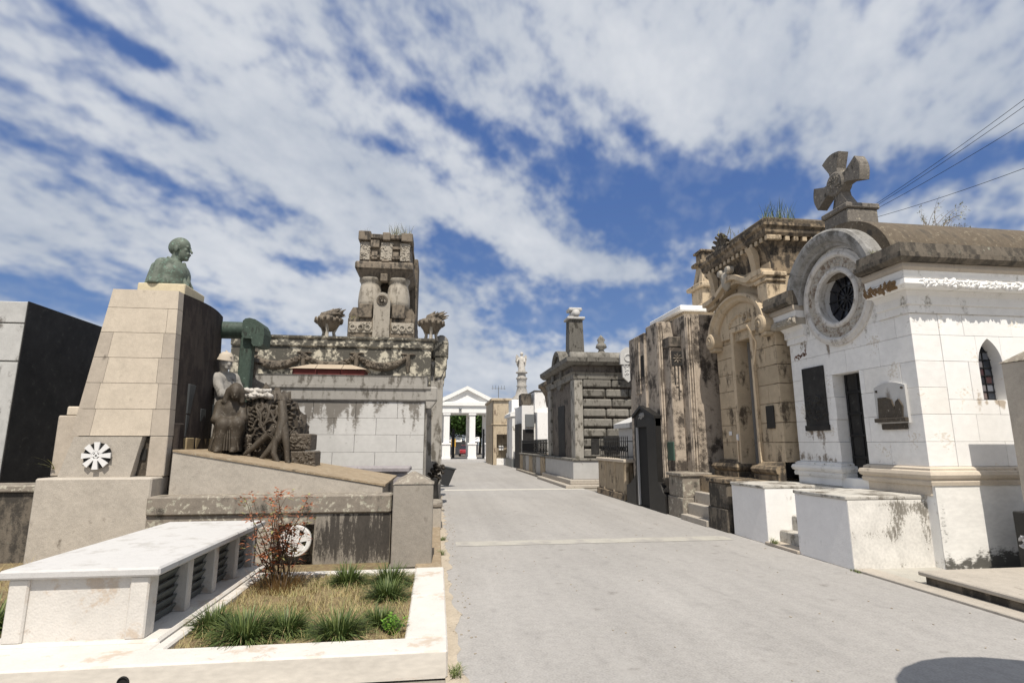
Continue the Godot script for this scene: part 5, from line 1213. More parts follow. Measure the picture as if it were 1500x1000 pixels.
	nets(mb, [
		["e", V(0.0, hy + 0.06, 0), V(0.17, 0.145, 0.125)], ["e", V(-0.055, hy + 0.035, 0), V(0.135, 0.135, 0.122)], ["e", V(0.075, hy - 0.065, 0), V(0.09, 0.125, 0.092)],
		["e", V(0.125, hy - 0.155, 0), V(0.04, 0.035, 0.045)], ["c", V(0.152, hy + 0.035, -0.055), V(0.152, hy + 0.035, 0.055), 0.02, 0.02],
		["c", V(0.165, hy + 0.02, 0), V(0.205, hy - 0.045, 0), 0.013, 0.021], ["c", V(0.165, hy - 0.078, -0.035), V(0.165, hy - 0.078, 0.035), 0.02, 0.02], ["c", V(0.155, hy - 0.115, -0.022), V(0.155, hy - 0.115, 0.022), 0.014, 0.014], ["e", V(0.12, hy - 0.02, 0.055), V(0.035, 0.03, 0.03)], ["e", V(0.12, hy - 0.02, -0.055), V(0.035, 0.03, 0.03)],
		["e", V(-0.01, hy - 0.015, 0.122), V(0.034, 0.055, 0.022)], ["e", V(-0.01, hy - 0.015, -0.122), V(0.034, 0.055, 0.022)], ["c", V(-0.02, hy - 0.06, 0), V(-0.03, hy - 0.16, 0), 0.09, 0.088]], 0.0095, 0.016)
	b.scale = V(0.9, 1.0, 0.85)
	part(b, "figure", mb, M.bronze)

func sculpture_group():
	var rg := rngs(909)
	# podium under the figures
	var pd := thing("sculpture_podium", "sloping concrete podium with rust brown coping in front of sculptures", "podium", V(0, 0, 0))
	var rp := MB.new()
	rp.hexa([V(-3.72, 0.95, -8.9), V(-0.78, 0.95, -8.9), V(-0.78, 0.95, -8.6), V(-3.72, 0.95, -8.6), V(-3.72, 1.54, -8.9), V(-0.78, 1.03, -8.9), V(-0.78, 1.03, -8.6), V(-3.72, 1.54, -8.6)]); part(pd, "ramp_wall", rp, M.concrete_clean)
	var cop := MB.new()
	cop.hexa([V(-3.72, 1.542, -11.0), V(-0.74, 1.035, -11.0), V(-0.74, 1.035, -8.585), V(-3.72, 1.542, -8.585), V(-3.72, 1.57, -11.0), V(-0.74, 1.065, -11.0), V(-0.74, 1.065, -8.585), V(-3.72, 1.57, -8.585)]); part(pd, "coping", cop, M.rustcoat)
	var bd := MB.new(); bd.hexa([V(-3.72, 0, -11.0), V(-0.8, 0, -11.0), V(-0.8, 0, -8.91), V(-3.72, 0, -8.91), V(-3.72, 1.53, -11.0), V(-0.8, 1.025, -11.0), V(-0.8, 1.025, -8.91), V(-3.72, 1.53, -8.91)]); part(pd, "podium_body", bd, M.concrete)
	# wall in front
	var w := thing("coped_wall", "stained concrete boundary wall with lichen coping and round vent openings", "wall", V(0, 0, 0))
	bpart(w, "coping", M.concrete, -3.84, -0.62, 0.70, 0.95, -8.62, -8.26, 0.02)
	# wall body split round the square vent opening
	var dm := stain_face(512, 200, Color(0.26, 0.235, 0.20), runs(81, 26, 0.0, 0.25, 0.9, 0.9) + [[0.62, 0.5, 0.2, 0.6, 1.3], [0.9, 0.5, 0.16, 0.6, 1.3], [0.3, 0.5, 0.2, 0.5, 1.0], [0.06, 0.6, 0.12, 0.5, 1.0]], Color(0.035, 0.03, 0.026), 13, 0.2)
	bpart(w, "wall_body", M.concrete, -3.84, -2.14, 0, 0.70, -8.6, -8.3, 0.01)
	bpart(w, "wall_body", M.concrete, -1.66, -0.62, 0, 0.70, -8.6, -8.3, 0.01)
	bpart(w, "wall_body", M.concrete, -2.14, -1.66, 0.55, 0.70, -8.6, -8.3, 0.01)
	bpart(w, "wall_body", M.concrete, -2.14, -1.66, 0, 0.55, -8.6, -8.55, 0.01)
	coat(w, "panel_render", V(-1.64, 0.03, -8.3), V(-0.63, 0.03, -8.3), V(-0.63, 0.69, -8.3), V(-1.64, 0.69, -8.3), 0.006, dm)
	bpart(w, "small_post", M.concrete_clean, -2.42, -2.16, 0, 0.54, -8.32, -8.2, 0.01)
	var wr := MB.new(); var c := V(-1.9, 0.34, -8.33)
	wr.ring(c, [V2(0.15, -0.03), V2(0.15, 0.02), V2(0.16, 0.03), V2(0.20, 0.03), V2(0.21, 0.02), V2(0.21, -0.03)], 0, TAU, 36)
	for a in [PI * 0.1, PI * 0.5, PI * 0.9, PI * 1.3, PI * 1.7]: wr.prism(poly([0.0, -0.03, 0.17, -0.055, 0.17, 0.055, 0.0, 0.03]), -0.02, 0.025, Transform3D(Basis(Vector3(0, 0, 1), a), c))
	wr.ring(c, [V2(0, 0.03), V2(0.05, 0.03), V2(0.05, -0.02), V2(0, -0.02)], 0, TAU, 16)
	part(w, "vent_wheel", wr, tone(M.paint, 0.85))
	for q in [[V(-0.31, 0, -8.33), 1.12, "square stone post with pyramid cap at the corner of grass plot"], [V(-0.385, 0, -10.1), 1.06, "square stone post with pyramid cap behind the sculpture podium"]]:
		var p := thing("stone_post", q[2], "post", q[0], 0.0, "capped stone posts")
		bpart(p, "shaft", tone(M.concrete_clean, 0.72), -0.275, 0.275, 0, q[1] - 0.02, -0.275, 0.275, 0.012)
		var h: float = q[1]; var cp := MB.new(); cp.hexa([V(-0.285, h - 0.02, -0.285), V(0.285, h - 0.02, -0.285), V(0.285, h - 0.02, 0.285), V(-0.285, h - 0.02, 0.285), V(-0.02, h + 0.12, -0.02), V(0.02, h + 0.12, -0.02), V(0.02, h + 0.12, 0.02), V(-0.02, h + 0.12, 0.02)]); part(p, "cap", cp, M.concrete)
	# bronze post with rolled crossbar
	var cr := thing("bronze_crossbar", "green bronze post carrying a thick rolled crossbar behind seated figure", "monument", V(0, 0, -10.35))
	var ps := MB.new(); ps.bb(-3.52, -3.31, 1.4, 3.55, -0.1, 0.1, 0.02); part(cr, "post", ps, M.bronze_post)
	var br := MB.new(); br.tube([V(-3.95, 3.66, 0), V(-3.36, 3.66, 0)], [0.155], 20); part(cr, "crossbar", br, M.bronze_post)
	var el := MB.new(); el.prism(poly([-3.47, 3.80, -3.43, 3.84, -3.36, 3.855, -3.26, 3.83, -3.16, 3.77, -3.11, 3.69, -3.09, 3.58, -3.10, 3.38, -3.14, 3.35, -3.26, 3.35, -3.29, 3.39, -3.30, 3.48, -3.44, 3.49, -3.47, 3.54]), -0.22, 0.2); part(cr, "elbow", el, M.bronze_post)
	# rock wrapped in roots
	var rk := thing("rock_with_roots", "dark rugged bronze rock wrapped in roots beside the hooded figure", "sculpture", V(0, 0, 0))
	var rb := MB.new(); rb.blob(V(-2.88, 1.85, -10.2), V(0.5, 0.72, 0.42), 0.16, 5, 22, 2.4); rb.blob(V(-2.6, 1.75, -10.3), V(0.34, 0.5, 0.4), 0.2, 8, 16, 2.6); part(rk, "rock", rb, M.bronze_dark)
	var cv := MB.new()
	for i in 260:
		var a := rg.randf_range(0.1, PI - 0.1); var y := rg.randf_range(1.35, 2.4)
		var rr := 0.5 * sqrt(max(0.05, 1.0 - pow((y - 1.85) / 0.78, 2)))
		var nrm := V(cos(a), 0.25, sin(a)).normalized()
		cv.lump(Transform3D(Basis.looking_at(-nrm, V(0.2, 1, 0.1)), V(-2.88 + cos(a) * rr * 1.0, y, -10.2 + sin(a) * rr * 0.84)), rg.randf_range(0.03, 0.08), rg.randf_range(0.015, 0.04), rg.randf_range(0.03, 0.09))
	part(rk, "carving", cv, M.bronze_dark)
	for q in [[[V(-2.62, 2.35, -9.85), V(-2.55, 2.05, -9.72), V(-2.58, 1.75, -9.66), V(-2.7, 1.55, -9.6), V(-2.82, 1.4, -9.6)], [0.07, 0.085, 0.075, 0.05, 0.035]], [[V(-2.6, 2.2, -9.8), V(-2.5, 1.85, -9.68), V(-2.44, 1.6, -9.64), V(-2.4, 1.3, -9.62)], [0.06, 0.07, 0.05, 0.035]], [[V(-2.75, 1.8, -9.65), V(-2.95, 1.6, -9.64), V(-3.1, 1.48, -9.62)], [0.06, 0.05, 0.03]], [[V(-2.62, 1.7, -9.62), V(-2.62, 1.5, -9.58), V(-2.55, 1.36, -9.57)], [0.06, 0.05, 0.04]]]:
		var mb := MB.new(); mb.tube(q[0], q[1], 8); part(rk, "root", mb, M.bronze_dark)
	for i in 15:   # thin roots wandering down over the rock
		var mb := MB.new(); var pts := []; var rad := []; var a := rg.randf_range(0.5, 2.6); var y := rg.randf_range(2.2, 2.5)
		for k in 9:
			var rr := 0.55 * sqrt(max(0.12, 1.0 - pow((y - 1.85) / 0.8, 2)))
			pts.append(V(-2.88 + cos(a) * rr, y, -10.2 + sin(a) * rr * 0.84)); rad.append(0.034 - 0.003 * k)
			a += rg.randf_range(-0.28, 0.28); y -= rg.randf_range(0.07, 0.14)
		mb.tube(pts, rad, 6); part(rk, "root", mb, M.bronze_dark)
	var fl := MB.new()
	for i in 60:
		fl.blob(V(rg.randf_range(-3.3, -2.8), 2.48 + rg.randf_range(-0.06, 0.06), rg.randf_range(-10.0, -9.75)), V(rg.randf_range(0.03, 0.07), 0.04, 0.05), 0.3, i, 4)
	part(rk, "pale_flowers", fl, tone(M.stone_fig, 1.3), "pale carved flowers with sunlight put into the colour")  # raised tone paints the sunlight on the rock top
	for q in [[V(-2.3, 1.68, -10.15), V(0.36, 0.28, 0.5)], [V(-2.24, 1.38, -10.1), V(0.42, 0.3, 0.5)], [V(-3.05, 1.6, -9.68), V(0.09, 0.4, 0.1)]]:
		var sb := MB.new(); sb.box(q[0], q[1], 0.02); sb.carve(Transform3D(Basis(), q[0] + V(0, 0, q[1].z * 0.5)), q[1].x * 0.9, q[1].y * 0.85, 36, 0.03, 0.025, rg); part(rk, "hewn_block", sb, tone(M.bronze_dark, 1.35))
	# hooded seated woman
	var sw := thing("hooded_figure", "hooded draped bronze figure sitting with bowed head beside the rock", "statue", V(-3.38, 1.53, -9.72), 0.25)
	var mb := MB.new()
	nets(mb, [["e", V(0.05, 0.96, 0.06), V(0.125, 0.15, 0.15)], ["c", V(0.02, 0.86, 0.0), V(-0.02, 0.74, -0.05), 0.09, 0.13], ["e", V(-0.02, 0.68, -0.04), V(0.2, 0.2, 0.17)], ["e", V(-0.02, 0.5, -0.04), V(0.19, 0.24, 0.17)], ["e", V(0, 0.34, 0.02), V(0.23, 0.17, 0.22)],
		["c", V(-0.17, 0.76, -0.02), V(-0.2, 0.5, 0.1), 0.075, 0.065], ["c", V(-0.2, 0.5, 0.1), V(-0.02, 0.5, 0.24), 0.06, 0.045], ["c", V(0.15, 0.76, -0.02), V(0.19, 0.52, 0.12), 0.075, 0.065], ["c", V(0.19, 0.52, 0.12), V(0.03, 0.52, 0.25), 0.06, 0.045],
		["c", V(-0.08, 0.36, 0.05), V(-0.06, 0.42, 0.36), 0.13, 0.105], ["c", V(0.1, 0.36, 0.05), V(0.13, 0.44, 0.34), 0.13, 0.105], ["c", V(-0.06, 0.42, 0.36), V(-0.1, 0.05, 0.34), 0.10, 0.085], ["c", V(0.13, 0.44, 0.34), V(0.1, 0.05, 0.32), 0.10, 0.075],
		["c", V(-0.1, 0.02, 0.34), V(-0.12, 0.0, 0.46), 0.05, 0.035], ["c", V(0.1, 0.02, 0.32), V(0.1, 0.0, 0.45), 0.05, 0.035], ["c", V(-0.12, 0.3, 0.12), V(-0.16, 0.04, 0.2), 0.1, 0.1], ["c", V(0.0, 0.2, 0.0), V(0.0, 0.0, 0.0), 0.22, 0.25],
		["c", V(0.05, 1.05, 0.1), V(0.05, 0.93, 0.2), 0.05, 0.03], ["c", V(-0.06, 0.98, 0.1), V(-0.1, 0.8, 0.1), 0.035, 0.04], ["c", V(0.15, 0.98, 0.1), V(0.16, 0.8, 0.1), 0.035, 0.04]], 0.016, 0.05, -0.01)
	part(sw, "figure", mb, M.bronze_dark)
	var fa := MB.new(); nets(fa, [["e", V(0.05, 0.92, 0.155), V(0.07, 0.095, 0.07)], ["c", V(0.05, 0.92, 0.22), V(0.05, 0.885, 0.235), 0.012, 0.016], ["c", V(0.02, 0.86, 0.205), V(0.08, 0.86, 0.205), 0.014, 0.014]], 0.012, 0.02); part(sw, "face", fa, M.bronze_dark)
	var fo := MB.new()
	for i in 11:
		var x := -0.22 + i * 0.04
		fo.tube([V(x * 0.5, 0.42, 0.4 - absf(x) * 0.2), V(x * 0.8, 0.22, 0.42 - absf(x) * 0.2), V(x, 0.02, 0.42 - absf(x) * 0.35)], [0.012, 0.015, 0.018], 6)
	part(sw, "drapery_fold", fo, M.bronze_dark)
	# man with cap and bare shoulders above her
	var mn := thing("capped_figure", "pale stone figure in a cap bending forward with crossed arms", "statue", V(-3.62, 1.48, -10.12), 1.0)
	var m2 := MB.new()
	nets(m2, [["e", V(-0.12, 1.55, 0.06), V(0.1, 0.125, 0.115)], ["c", V(-0.1, 1.45, 0.0), V(-0.03, 1.34, -0.06), 0.065, 0.075], ["c", V(-0.2, 1.26, -0.03), V(0.16, 1.28, -0.06), 0.11, 0.12], ["e", V(0.0, 1.12, -0.04), V(0.2, 0.26, 0.15)], ["c", V(0.18, 1.28, -0.04), V(0.22, 1.02, 0.1), 0.095, 0.075], ["c", V(0.22, 1.02, 0.1), V(-0.05, 1.0, 0.24), 0.07, 0.05], ["c", V(-0.22, 1.24, 0.0), V(-0.2, 0.98, 0.16), 0.085, 0.07], ["c", V(-0.2, 0.98, 0.16), V(0.02, 1.05, 0.26), 0.06, 0.045], ["c", V(0, 0.95, -0.03), V(0, 0.0, -0.02), 0.19, 0.27], ["c", V(-0.13, 1.53, 0.165), V(-0.135, 1.49, 0.185), 0.012, 0.018], ["c", V(-0.15, 1.44, 0.14), V(-0.1, 1.44, 0.14), 0.022, 0.022], ["c", V(-0.04, 1.02, 0.27), V(-0.12, 1.06, 0.28), 0.035, 0.02]], 0.016, 0.04, 0.0)
	part(mn, "figure", m2, tone(M.stone_fig, 0.75))
	var cap := MB.new(); cap.lathe([V2(0.135, 1.585), V2(0.13, 1.61), V2(0.118, 1.63), V2(0.11, 1.68), V2(0.07, 1.725), V2(0.0, 1.74)], 18, Transform3D(Basis(Vector3(1, 0, 0), 0.15), V(-0.12, 0.01, -0.18))); cap.tube([V(-0.12, 1.62, -0.06), V(-0.12, 1.745, 0.06), V(-0.12, 1.63, 0.19)], [0.014], 6); part(mn, "cap", cap, tone(M.granite, 0.9))
	# second, darker head further back
	var ms := thing("bearded_figure", "dark weathered figure with flat hat behind the bronze post", "statue", V(-3.4, 1.62, -10.72), 0.9)
	var m3 := MB.new(); nets(m3, [["e", V(-0.05, 1.42, 0.03), V(0.095, 0.13, 0.11)], ["c", V(-0.04, 1.3, 0), V(0.0, 1.2, -0.05), 0.07, 0.08], ["c", V(-0.15, 1.1, -0.02), V(0.18, 1.05, -0.04), 0.12, 0.12], ["e", V(0.02, 0.9, 0), V(0.24, 0.3, 0.17)], ["c", V(0.02, 0.9, 0), V(0.02, 0.0, 0), 0.2, 0.3], ["c", V(-0.06, 1.33, 0.1), V(-0.06, 1.26, 0.11), 0.045, 0.03], ["c", V(-0.06, 1.42, 0.13), V(-0.06, 1.38, 0.155), 0.012, 0.018]], 0.018, 0.04, 0.0)
	part(ms, "figure", m3, tone(M.bronze_dark, 1.6))
	var h3 := MB.new(); h3.lathe([V2(0.17, 1.49), V2(0.17, 1.505), V2(0.11, 1.52), V2(0.1, 1.58), V2(0.0, 1.61)], 18, Transform3D(Basis(), V(-0.05, 0, 0.03))); part(ms, "hat", h3, tone(M.bronze_dark, 1.2))
	# purple-grey marble tomb behind the podium
	var gt := thing("grey_tomb", "low purple grey marble tomb slab behind the stone posts", "tomb", V(0, 0, -11.6))
	var gm := surf(Color(0.30, 0.28, 0.29), {seed = 72, mottle = 0.3, grain = 0.2, grime = 0.2, streak = 0.3, grime_color = Color(0.1, 0.08, 0.08), relief = 0.3, tile = 1.0})
	bpart(gt, "chest", gm, -2.4, -0.6, 0, 1.1, -0.6, 0.2, 0.02); bpart(gt, "slab", gm, -2.5, -0.52, 1.1, 1.2, -0.65, 0.26, 0.02)

func black_mausoleum():
	var t := thing("black_flank_mausoleum", "box mausoleum with grey plaster front and black weathered flank", "mausoleum", V(-6.84, 0, -10))
	var rg := rngs(111)
	var fmat := surf(Color(0.46, 0.46, 0.45), {seed = 73, mottle = 0.2, grain = 0.12, grime = 0.26, streak = 0.6, grime_color = Color(0.13, 0.12, 0.11), relief = 0.3})
	bpart(t, "core", M.black, -3.4, -0.02, 0, 3.98, -3.2, -0.14)
	courses(t, "front_panel", Transform3D(), -3.4, -0.004, [0.0, 1.1, 2.98, 3.62, 4.0], 0.13, [], 9.0, [fmat, fmat, tone(fmat, 0.9)], rg, 0.02, 0.01)
	bpart(t, "flank", M.black, -0.02, 0.0, 0, 4.0, -3.2, -0.005, 0.004)
	bpart(t, "flank", M.black, -3.4, -0.02, 3.98, 4.0, -3.2, -0.14, 0.004)
	var w := thing("lichen_wall", "low dark concrete wall with pale lichen left of the granite monument", "wall", V(0, 0, -8.9))
	bpart(w, "wall_body", M.grimy, -9.5, -5.28, 0, 0.98, -0.5, 0.0, 0.015); bpart(w, "coping", M.concrete, -9.5, -5.27, 0.98, 1.08, -0.55, 0.05, 0.02)

func marble_mausoleum():
	var t := thing("marble_mausoleum", "pale marble mausoleum with festooned attic and dark streaked cornice", "mausoleum", V(0, 0, -13))
	var rg := rngs(222)
	bpart(t, "core", M.marble2, -5.2, -0.34, 0, 2.6, -6.0, -0.22)
	var mw := stain_face(768, 416, Color(0.53, 0.525, 0.51), runs(71, 44, 0.0, 0.04, 0.2, 0.75) + runs(72, 9, 0.0, 0.15, 0.4, 0.75) + [[0.5, 0.0, 0.6, 0.03, 0.6]], Color(0.15, 0.135, 0.115), 29, 0.06, 0.6)
	courses(t, "marble_block", Transform3D(), -5.1, -0.3, [0, 0.7, 1.08, 1.46, 1.85, 2.22, 2.6], 0.2, [], 0.93, [mw, tone(mw, 0.94), tone(mw, 1.04), mw], rg, 0.006, 0.004, 0.003, [-5.1, -0.3, 0.0, 2.6])
	var pth := [V(-5.2, 0, 0), V(-0.26, 0, 0), V(-0.26, 0, -6.0)]
	var c1 := MB.new(); c1.mould(pth, [V2(-0.5, 2.602), V2(0.02, 2.602), V2(0.05, 2.64), V2(0.05, 2.86), V2(0.09, 2.90), V2(0.09, 2.95), V2(-0.5, 2.96)], 1.0); part(t, "cornice", c1, M.marble_run)
	var c2 := MB.new(); c2.mould(pth, [V2(-0.9, 2.962), V2(0.0, 2.962), V2(0.0, 3.16), V2(0.02, 3.2), V2(-0.9, 3.22)], 1.0); part(t, "parapet", c2, M.marble_run)
	bpart(t, "roof_deck", M.concrete, -5.1, -0.4, 3.0, 3.1, -6.0, -0.6)
	# attic with festoons
	bpart(t, "attic", M.mouldy, -5.0, -0.2, 3.1, 4.0, -5.6, -1.0, 0.012)
	var ac := MB.new(); ac.mould([V(-5.0, 0, -1.0), V(-0.2, 0, -1.0), V(-0.2, 0, -5.6)], [V2(-0.5, 4.002), V2(0.02, 4.002), V2(0.05, 4.03), V2(0.05, 4.2), V2(0.09, 4.22), V2(0.09, 4.27), V2(-0.5, 4.28)], 1.0); part(t, "attic_cornice", ac, M.mouldy)
	bpart(t, "attic_roof", M.concrete, -4.9, -0.3, 4.2, 4.3, -5.5, -1.3)
	var fest := tone(M.tower, 0.75)
	for i in 4:
		var x0 := -4.55 + i * 1.3 * 0.97; var x1 := x0 + 1.26
		if x1 > -0.2: break
		var fe := MB.new(); var pts := []; var rad := []
		for k in 15:
			var s := k / 14.0
			pts.append(V(lerpf(x0, x1, s), 3.80 - 0.36 * 4.0 * s * (1.0 - s) * 0.75 - 0.0, -0.985)); rad.append(0.035 + 0.075 * sin(PI * s))
		fe.tube(pts, rad, 8)
		for k in 50:
			var s := rg.randf(); var y := 3.80 - 1.08 * s * (1.0 - s) + rg.randf_range(-0.06, 0.06)
			fe.lump(Transform3D(Basis(Vector3(0, 0, 1), rg.randf() * 6), V(lerpf(x0, x1, s), y, -0.90 - 0.05 * absf(s - 0.5) * 2.0)), 0.05, 0.03, 0.04)
		part(t, "festoon", fe, fest)
		for x in ([x0, x1] if x1 > -1.6 else [x0]):
			var dr := MB.new(); dr.tube([V(x, 3.86, -0.97), V(x, 3.62, -0.96), V(x, 3.4, -0.97)], [0.05, 0.06, 0.035], 8)
			dr.lump(Transform3D(Basis(), V(x - 0.09, 3.86, -0.99)), 0.1, 0.035, 0.06); dr.lump(Transform3D(Basis(), V(x + 0.09, 3.86, -0.99)), 0.1, 0.035, 0.06); part(t, "drop", dr, fest)
	# low hipped skylight on the roof deck
	var sk := bpart(t, "skylight", M.redbrown, -3.35, -1.72, 3.1, 3.36, -0.85, -0.25, 0.006)
	for i in 3: bpart(sk, "pane", tone(M.redbrown, 1.25), -3.32 + i * 0.54, -2.82 + i * 0.54, 3.13, 3.34, -0.26, -0.24, 0.004)
	for i in 3:
		var s0 := V(-3.42 + i * 0.6, 0, 0); var rf := MB.new()
		var a0 := -3.42 + i * 0.592; var a1 := a0 + 0.58
		var b0: float = a0 if i > 0 else a0 + 0.4; var b1: float = a1 if i < 2 else a1 - 0.4
		rf.hexa([V(a0, 3.362, -0.9), V(a1, 3.362, -0.9), V(a1, 3.362, -0.18), V(a0, 3.362, -0.18), V(b0, 3.50, -0.62), V(b1, 3.50, -0.62), V(b1, 3.50, -0.48), V(b0, 3.50, -0.48)]); part(sk, "sheet", rf, M.zinc)
	# street side: pilasters, brackets and cornice returns
	for z in [-1.4, -3.6, -5.7]:
		bpart(t, "pilaster", tone(M.marble_run, 1.15), -0.3, 0.12, 0.0, 3.75, z - 0.4, z, 0.015)
		var br := MB.new(); br.prism(poly([-0.1, 3.3, 0.06, 3.36, 0.18, 3.6, 0.2, 3.85, -0.1, 3.85]), z - 0.42, z + 0.04); br.bb(-0.2, 0.24, 3.85, 4.3, z - 0.5, z + 0.06, 0.05); part(t, "bracket", br, M.mouldy)
		var sc := MB.new(); sc.lathe([V2(0, -0.2), V2(0.16, -0.2), V2(0.19, 0), V2(0.16, 0.2), V2(0, 0.2)], 14, Transform3D(Basis(Vector3(1, 0, 0), PI / 2), V(0.05, 4.3, z - 0.2))); part(t, "scroll_end", sc, tone(M.marble_run, 0.8))  # scroll ends toned darker to stand in for shade
	bpart(t, "corner_strip", tone(M.marble_run, 0.8), -0.3, -0.24, 0.0, 2.6, -0.5, -0.02, 0.01)  # shade along this corner is put into the darker tone
	var cb := MB.new(); cb.bb(-0.3, -0.02, 2.62, 2.95, -0.42, 0.06, 0.03); cb.prism(poly([-0.28, 2.46, -0.16, 2.46, -0.04, 2.62, -0.28, 2.62]), -0.4, 0.04); part(t, "corner_bracket", cb, tone(M.marble_run, 1.1))
	bpart(t, "entrance_step", M.concrete_clean, -0.26, 0.1, 0, 0.18, -5.5, -0.4, 0.02)
	bpart(t, "doorway", M.black, -0.26, -0.22, 0.18, 2.3, -3.2, -1.9, 0.01)
	# carved tower
	var w := thing("carved_tower", "square carved stone tower with two bulging columns on the marble mausoleum", "tower", V(-1.5, 4.28, -15.0))
	w.scale = V(0.95, 0.925, 1.0)
	var tm: Material = M.tower; var pm: Material = M.tower_pale
	bpart(w, "base", tm, -0.9, 0.9, 0.0, 0.62, -1.8, 0.62, 0.02)
	for s in [-1, 1]:
		var fz := MB.new(); fz.bb(s * 0.87, s * 0.25, 0.2, 0.50, 0.6, 0.64, 0.01)
		for k in 3:
			fz.ring(V(s * (0.36 + k * 0.2), 0.35, 0.64), [V2(0.05, 0.0), V2(0.055, 0.035), V2(0.09, 0.035), V2(0.1, 0)], 0, TAU, 14)
		fz.carve(Transform3D(Basis(), V(s * 0.56, 0.35, 0.638)), 0.6, 0.28, 34, 0.03, 0.03, rg); part(w, "scroll_frieze", fz, pm)
		var st := MB.new(); st.prism(poly([s * 0.9, 0.62, s * 0.9, 0.75, s * 0.8, 0.95, s * 0.28, 0.95, s * 0.28, 0.62]), -1.5, 0.5); part(w, "stepped_block", st, tm)
		bpart(w, "column_seat", tm, s * 0.62, s * 0.26, 0.62, 1.02, 0.1, 0.68, 0.02)
		var co := MB.new(); co.lathe([V2(0.30, 0.98), V2(0.325, 1.0), V2(0.335, 1.15), V2(0.32, 1.4), V2(0.285, 1.62), V2(0.265, 1.7), V2(0.29, 1.75), V2(0.32, 1.8), V2(0.32, 1.86)], 24, Transform3D(Basis(), V(s * 0.385, 0, 0.22))); part(w, "column", co, pm)
	var cs := MB.new(); var cp := poly([-0.22, 0.0, 0.22, 0.0, 0.22, 1.12])
	for k in 9: cp.append(V2(0.2 * cos(PI * k / 8.0), 1.15 + 0.2 * sin(PI * k / 8.0)))
	cp.append(V2(-0.22, 1.12)); cs.prism(cp, 0.4, 0.74); var cso := part(w, "stele", cs, tone(pm, 0.9))
	var em := MB.new(); em.ring(V(0, 1.12, 0.74), [V2(0.1, 0), V2(0.1, 0.03), V2(0.145, 0.03), V2(0.15, 0)], 0, TAU, 18); em.carve(Transform3D(Basis(), V(0, 1.12, 0.74)), 0.16, 0.16, 14, 0.03, 0.04, rg); part(cso, "emblem", em, tone(tm, 0.7))
	bpart(w, "back_wall", tm, -0.5, 0.5, 0.62, 1.9, -1.6, -0.1, 0.02)
	var ca := MB.new(); ca.hexa([V(-0.55, 1.78, -1.6), V(0.55, 1.78, -1.6), V(0.55, 1.78, 0.42), V(-0.55, 1.78, 0.42), V(-0.78, 2.06, -1.75), V(0.78, 2.06, -1.75), V(0.78, 2.06, 0.58), V(-0.78, 2.06, 0.58)]); ca.bb(-0.1, 0.1, 1.72, 1.95, 0.4, 0.58, 0.02); part(w, "flared_capital", ca, tm)
	bpart(w, "capital_slab", tone(tm, 1.15), -0.8, 0.8, 2.062, 2.3, -1.77, 0.6, 0.04)
	bpart(w, "upper_block", tm, -0.7, 0.7, 2.3, 2.98, -1.7, 0.5, 0.02)
	for q in [[-0.68, -0.42], [-0.12, 0.2], [0.42, 0.68]]:
		var pn := MB.new(); pn.bb(q[0], q[1], 2.36, 2.9, 0.5, 0.53, 0.01); pn.carve(Transform3D(Basis(), V((q[0] + q[1]) / 2, 2.63, 0.528)), (q[1] - q[0]) * 0.95, 0.5, 34, 0.03, 0.03, rg); part(w, "carved_panel", pn, pm)
	for q in [[-0.4, -0.16, 2.72, 2.94], [-0.36, -0.2, 2.36, 2.6], [0.22, 0.38, 2.44, 2.6], [0.2, 0.42, 2.68, 2.76], [-0.4, -0.14, 2.42, 2.47], [0.18, 0.42, 2.38, 2.43], [-0.08, 0.12, 2.3, 2.36]]:
		bpart(w, "stepped_key", tone(tm, 1.2), q[0], q[1], q[2], q[3], 0.5, 0.60, 0.012)
	for q in [[-0.74, -0.4, 2.92, 3.2], [-0.4, -0.08, 2.98, 3.12], [-0.08, 0.14, 2.94, 3.18], [0.14, 0.46, 2.98, 3.12], [0.44, 0.76, 2.92, 3.18]]:
		bpart(w, "crown_block", tone(tm, 1.05), q[0], q[1], q[2], q[3], -0.2, 0.62, 0.02)
	bpart(w, "crown_wall", tm, -0.72, 0.74, 2.98, 3.1, -1.7, -0.2, 0.02)
	bpart(w, "rear_buttress", tone(tm, 0.9), 0.45, 0.86, 0.4, 3.0, -2.1, -1.0, 0.03)
	# flaming urns
	for q in [[-2.8, "stone urn with carved flame on the far end of festooned attic"], [-0.22, "stone urn with carved flame at the lane corner of festooned attic"]]:
		var u := thing("flame_urn", q[1], "urn", V(q[0], 4.28, -14.25), 0.0, "flame urns on the attic")
		for k in 3:
			var a := TAU * k / 3 + PI / 2; var lg := MB.new(); lg.tube([V(cos(a) * 0.17, 0.0, sin(a) * 0.17), V(cos(a) * 0.14, 0.15, sin(a) * 0.14), V(cos(a) * 0.2, 0.34, sin(a) * 0.2)], [0.05, 0.04, 0.06], 7); part(u, "leg", lg, M.tower_pale)
		var bo := MB.new(); bo.lathe([V2(0.0, 0.16), V2(0.12, 0.18), V2(0.24, 0.3), V2(0.32, 0.42), V2(0.33, 0.47), V2(0.27, 0.5), V2(0.27, 0.54), V2(0.22, 0.55), V2(0.0, 0.56)], 20)
		for k in 26:
			var a := TAU * k / 26; bo.lump(Transform3D(Basis.looking_at(-V(cos(a), 0, sin(a)), Vector3.UP), V(cos(a) * 0.31, 0.42 + 0.05 * (k % 2), sin(a) * 0.31)), 0.05, 0.06, 0.05)
		part(u, "bowl", bo, M.tower)
		var fl := MB.new()
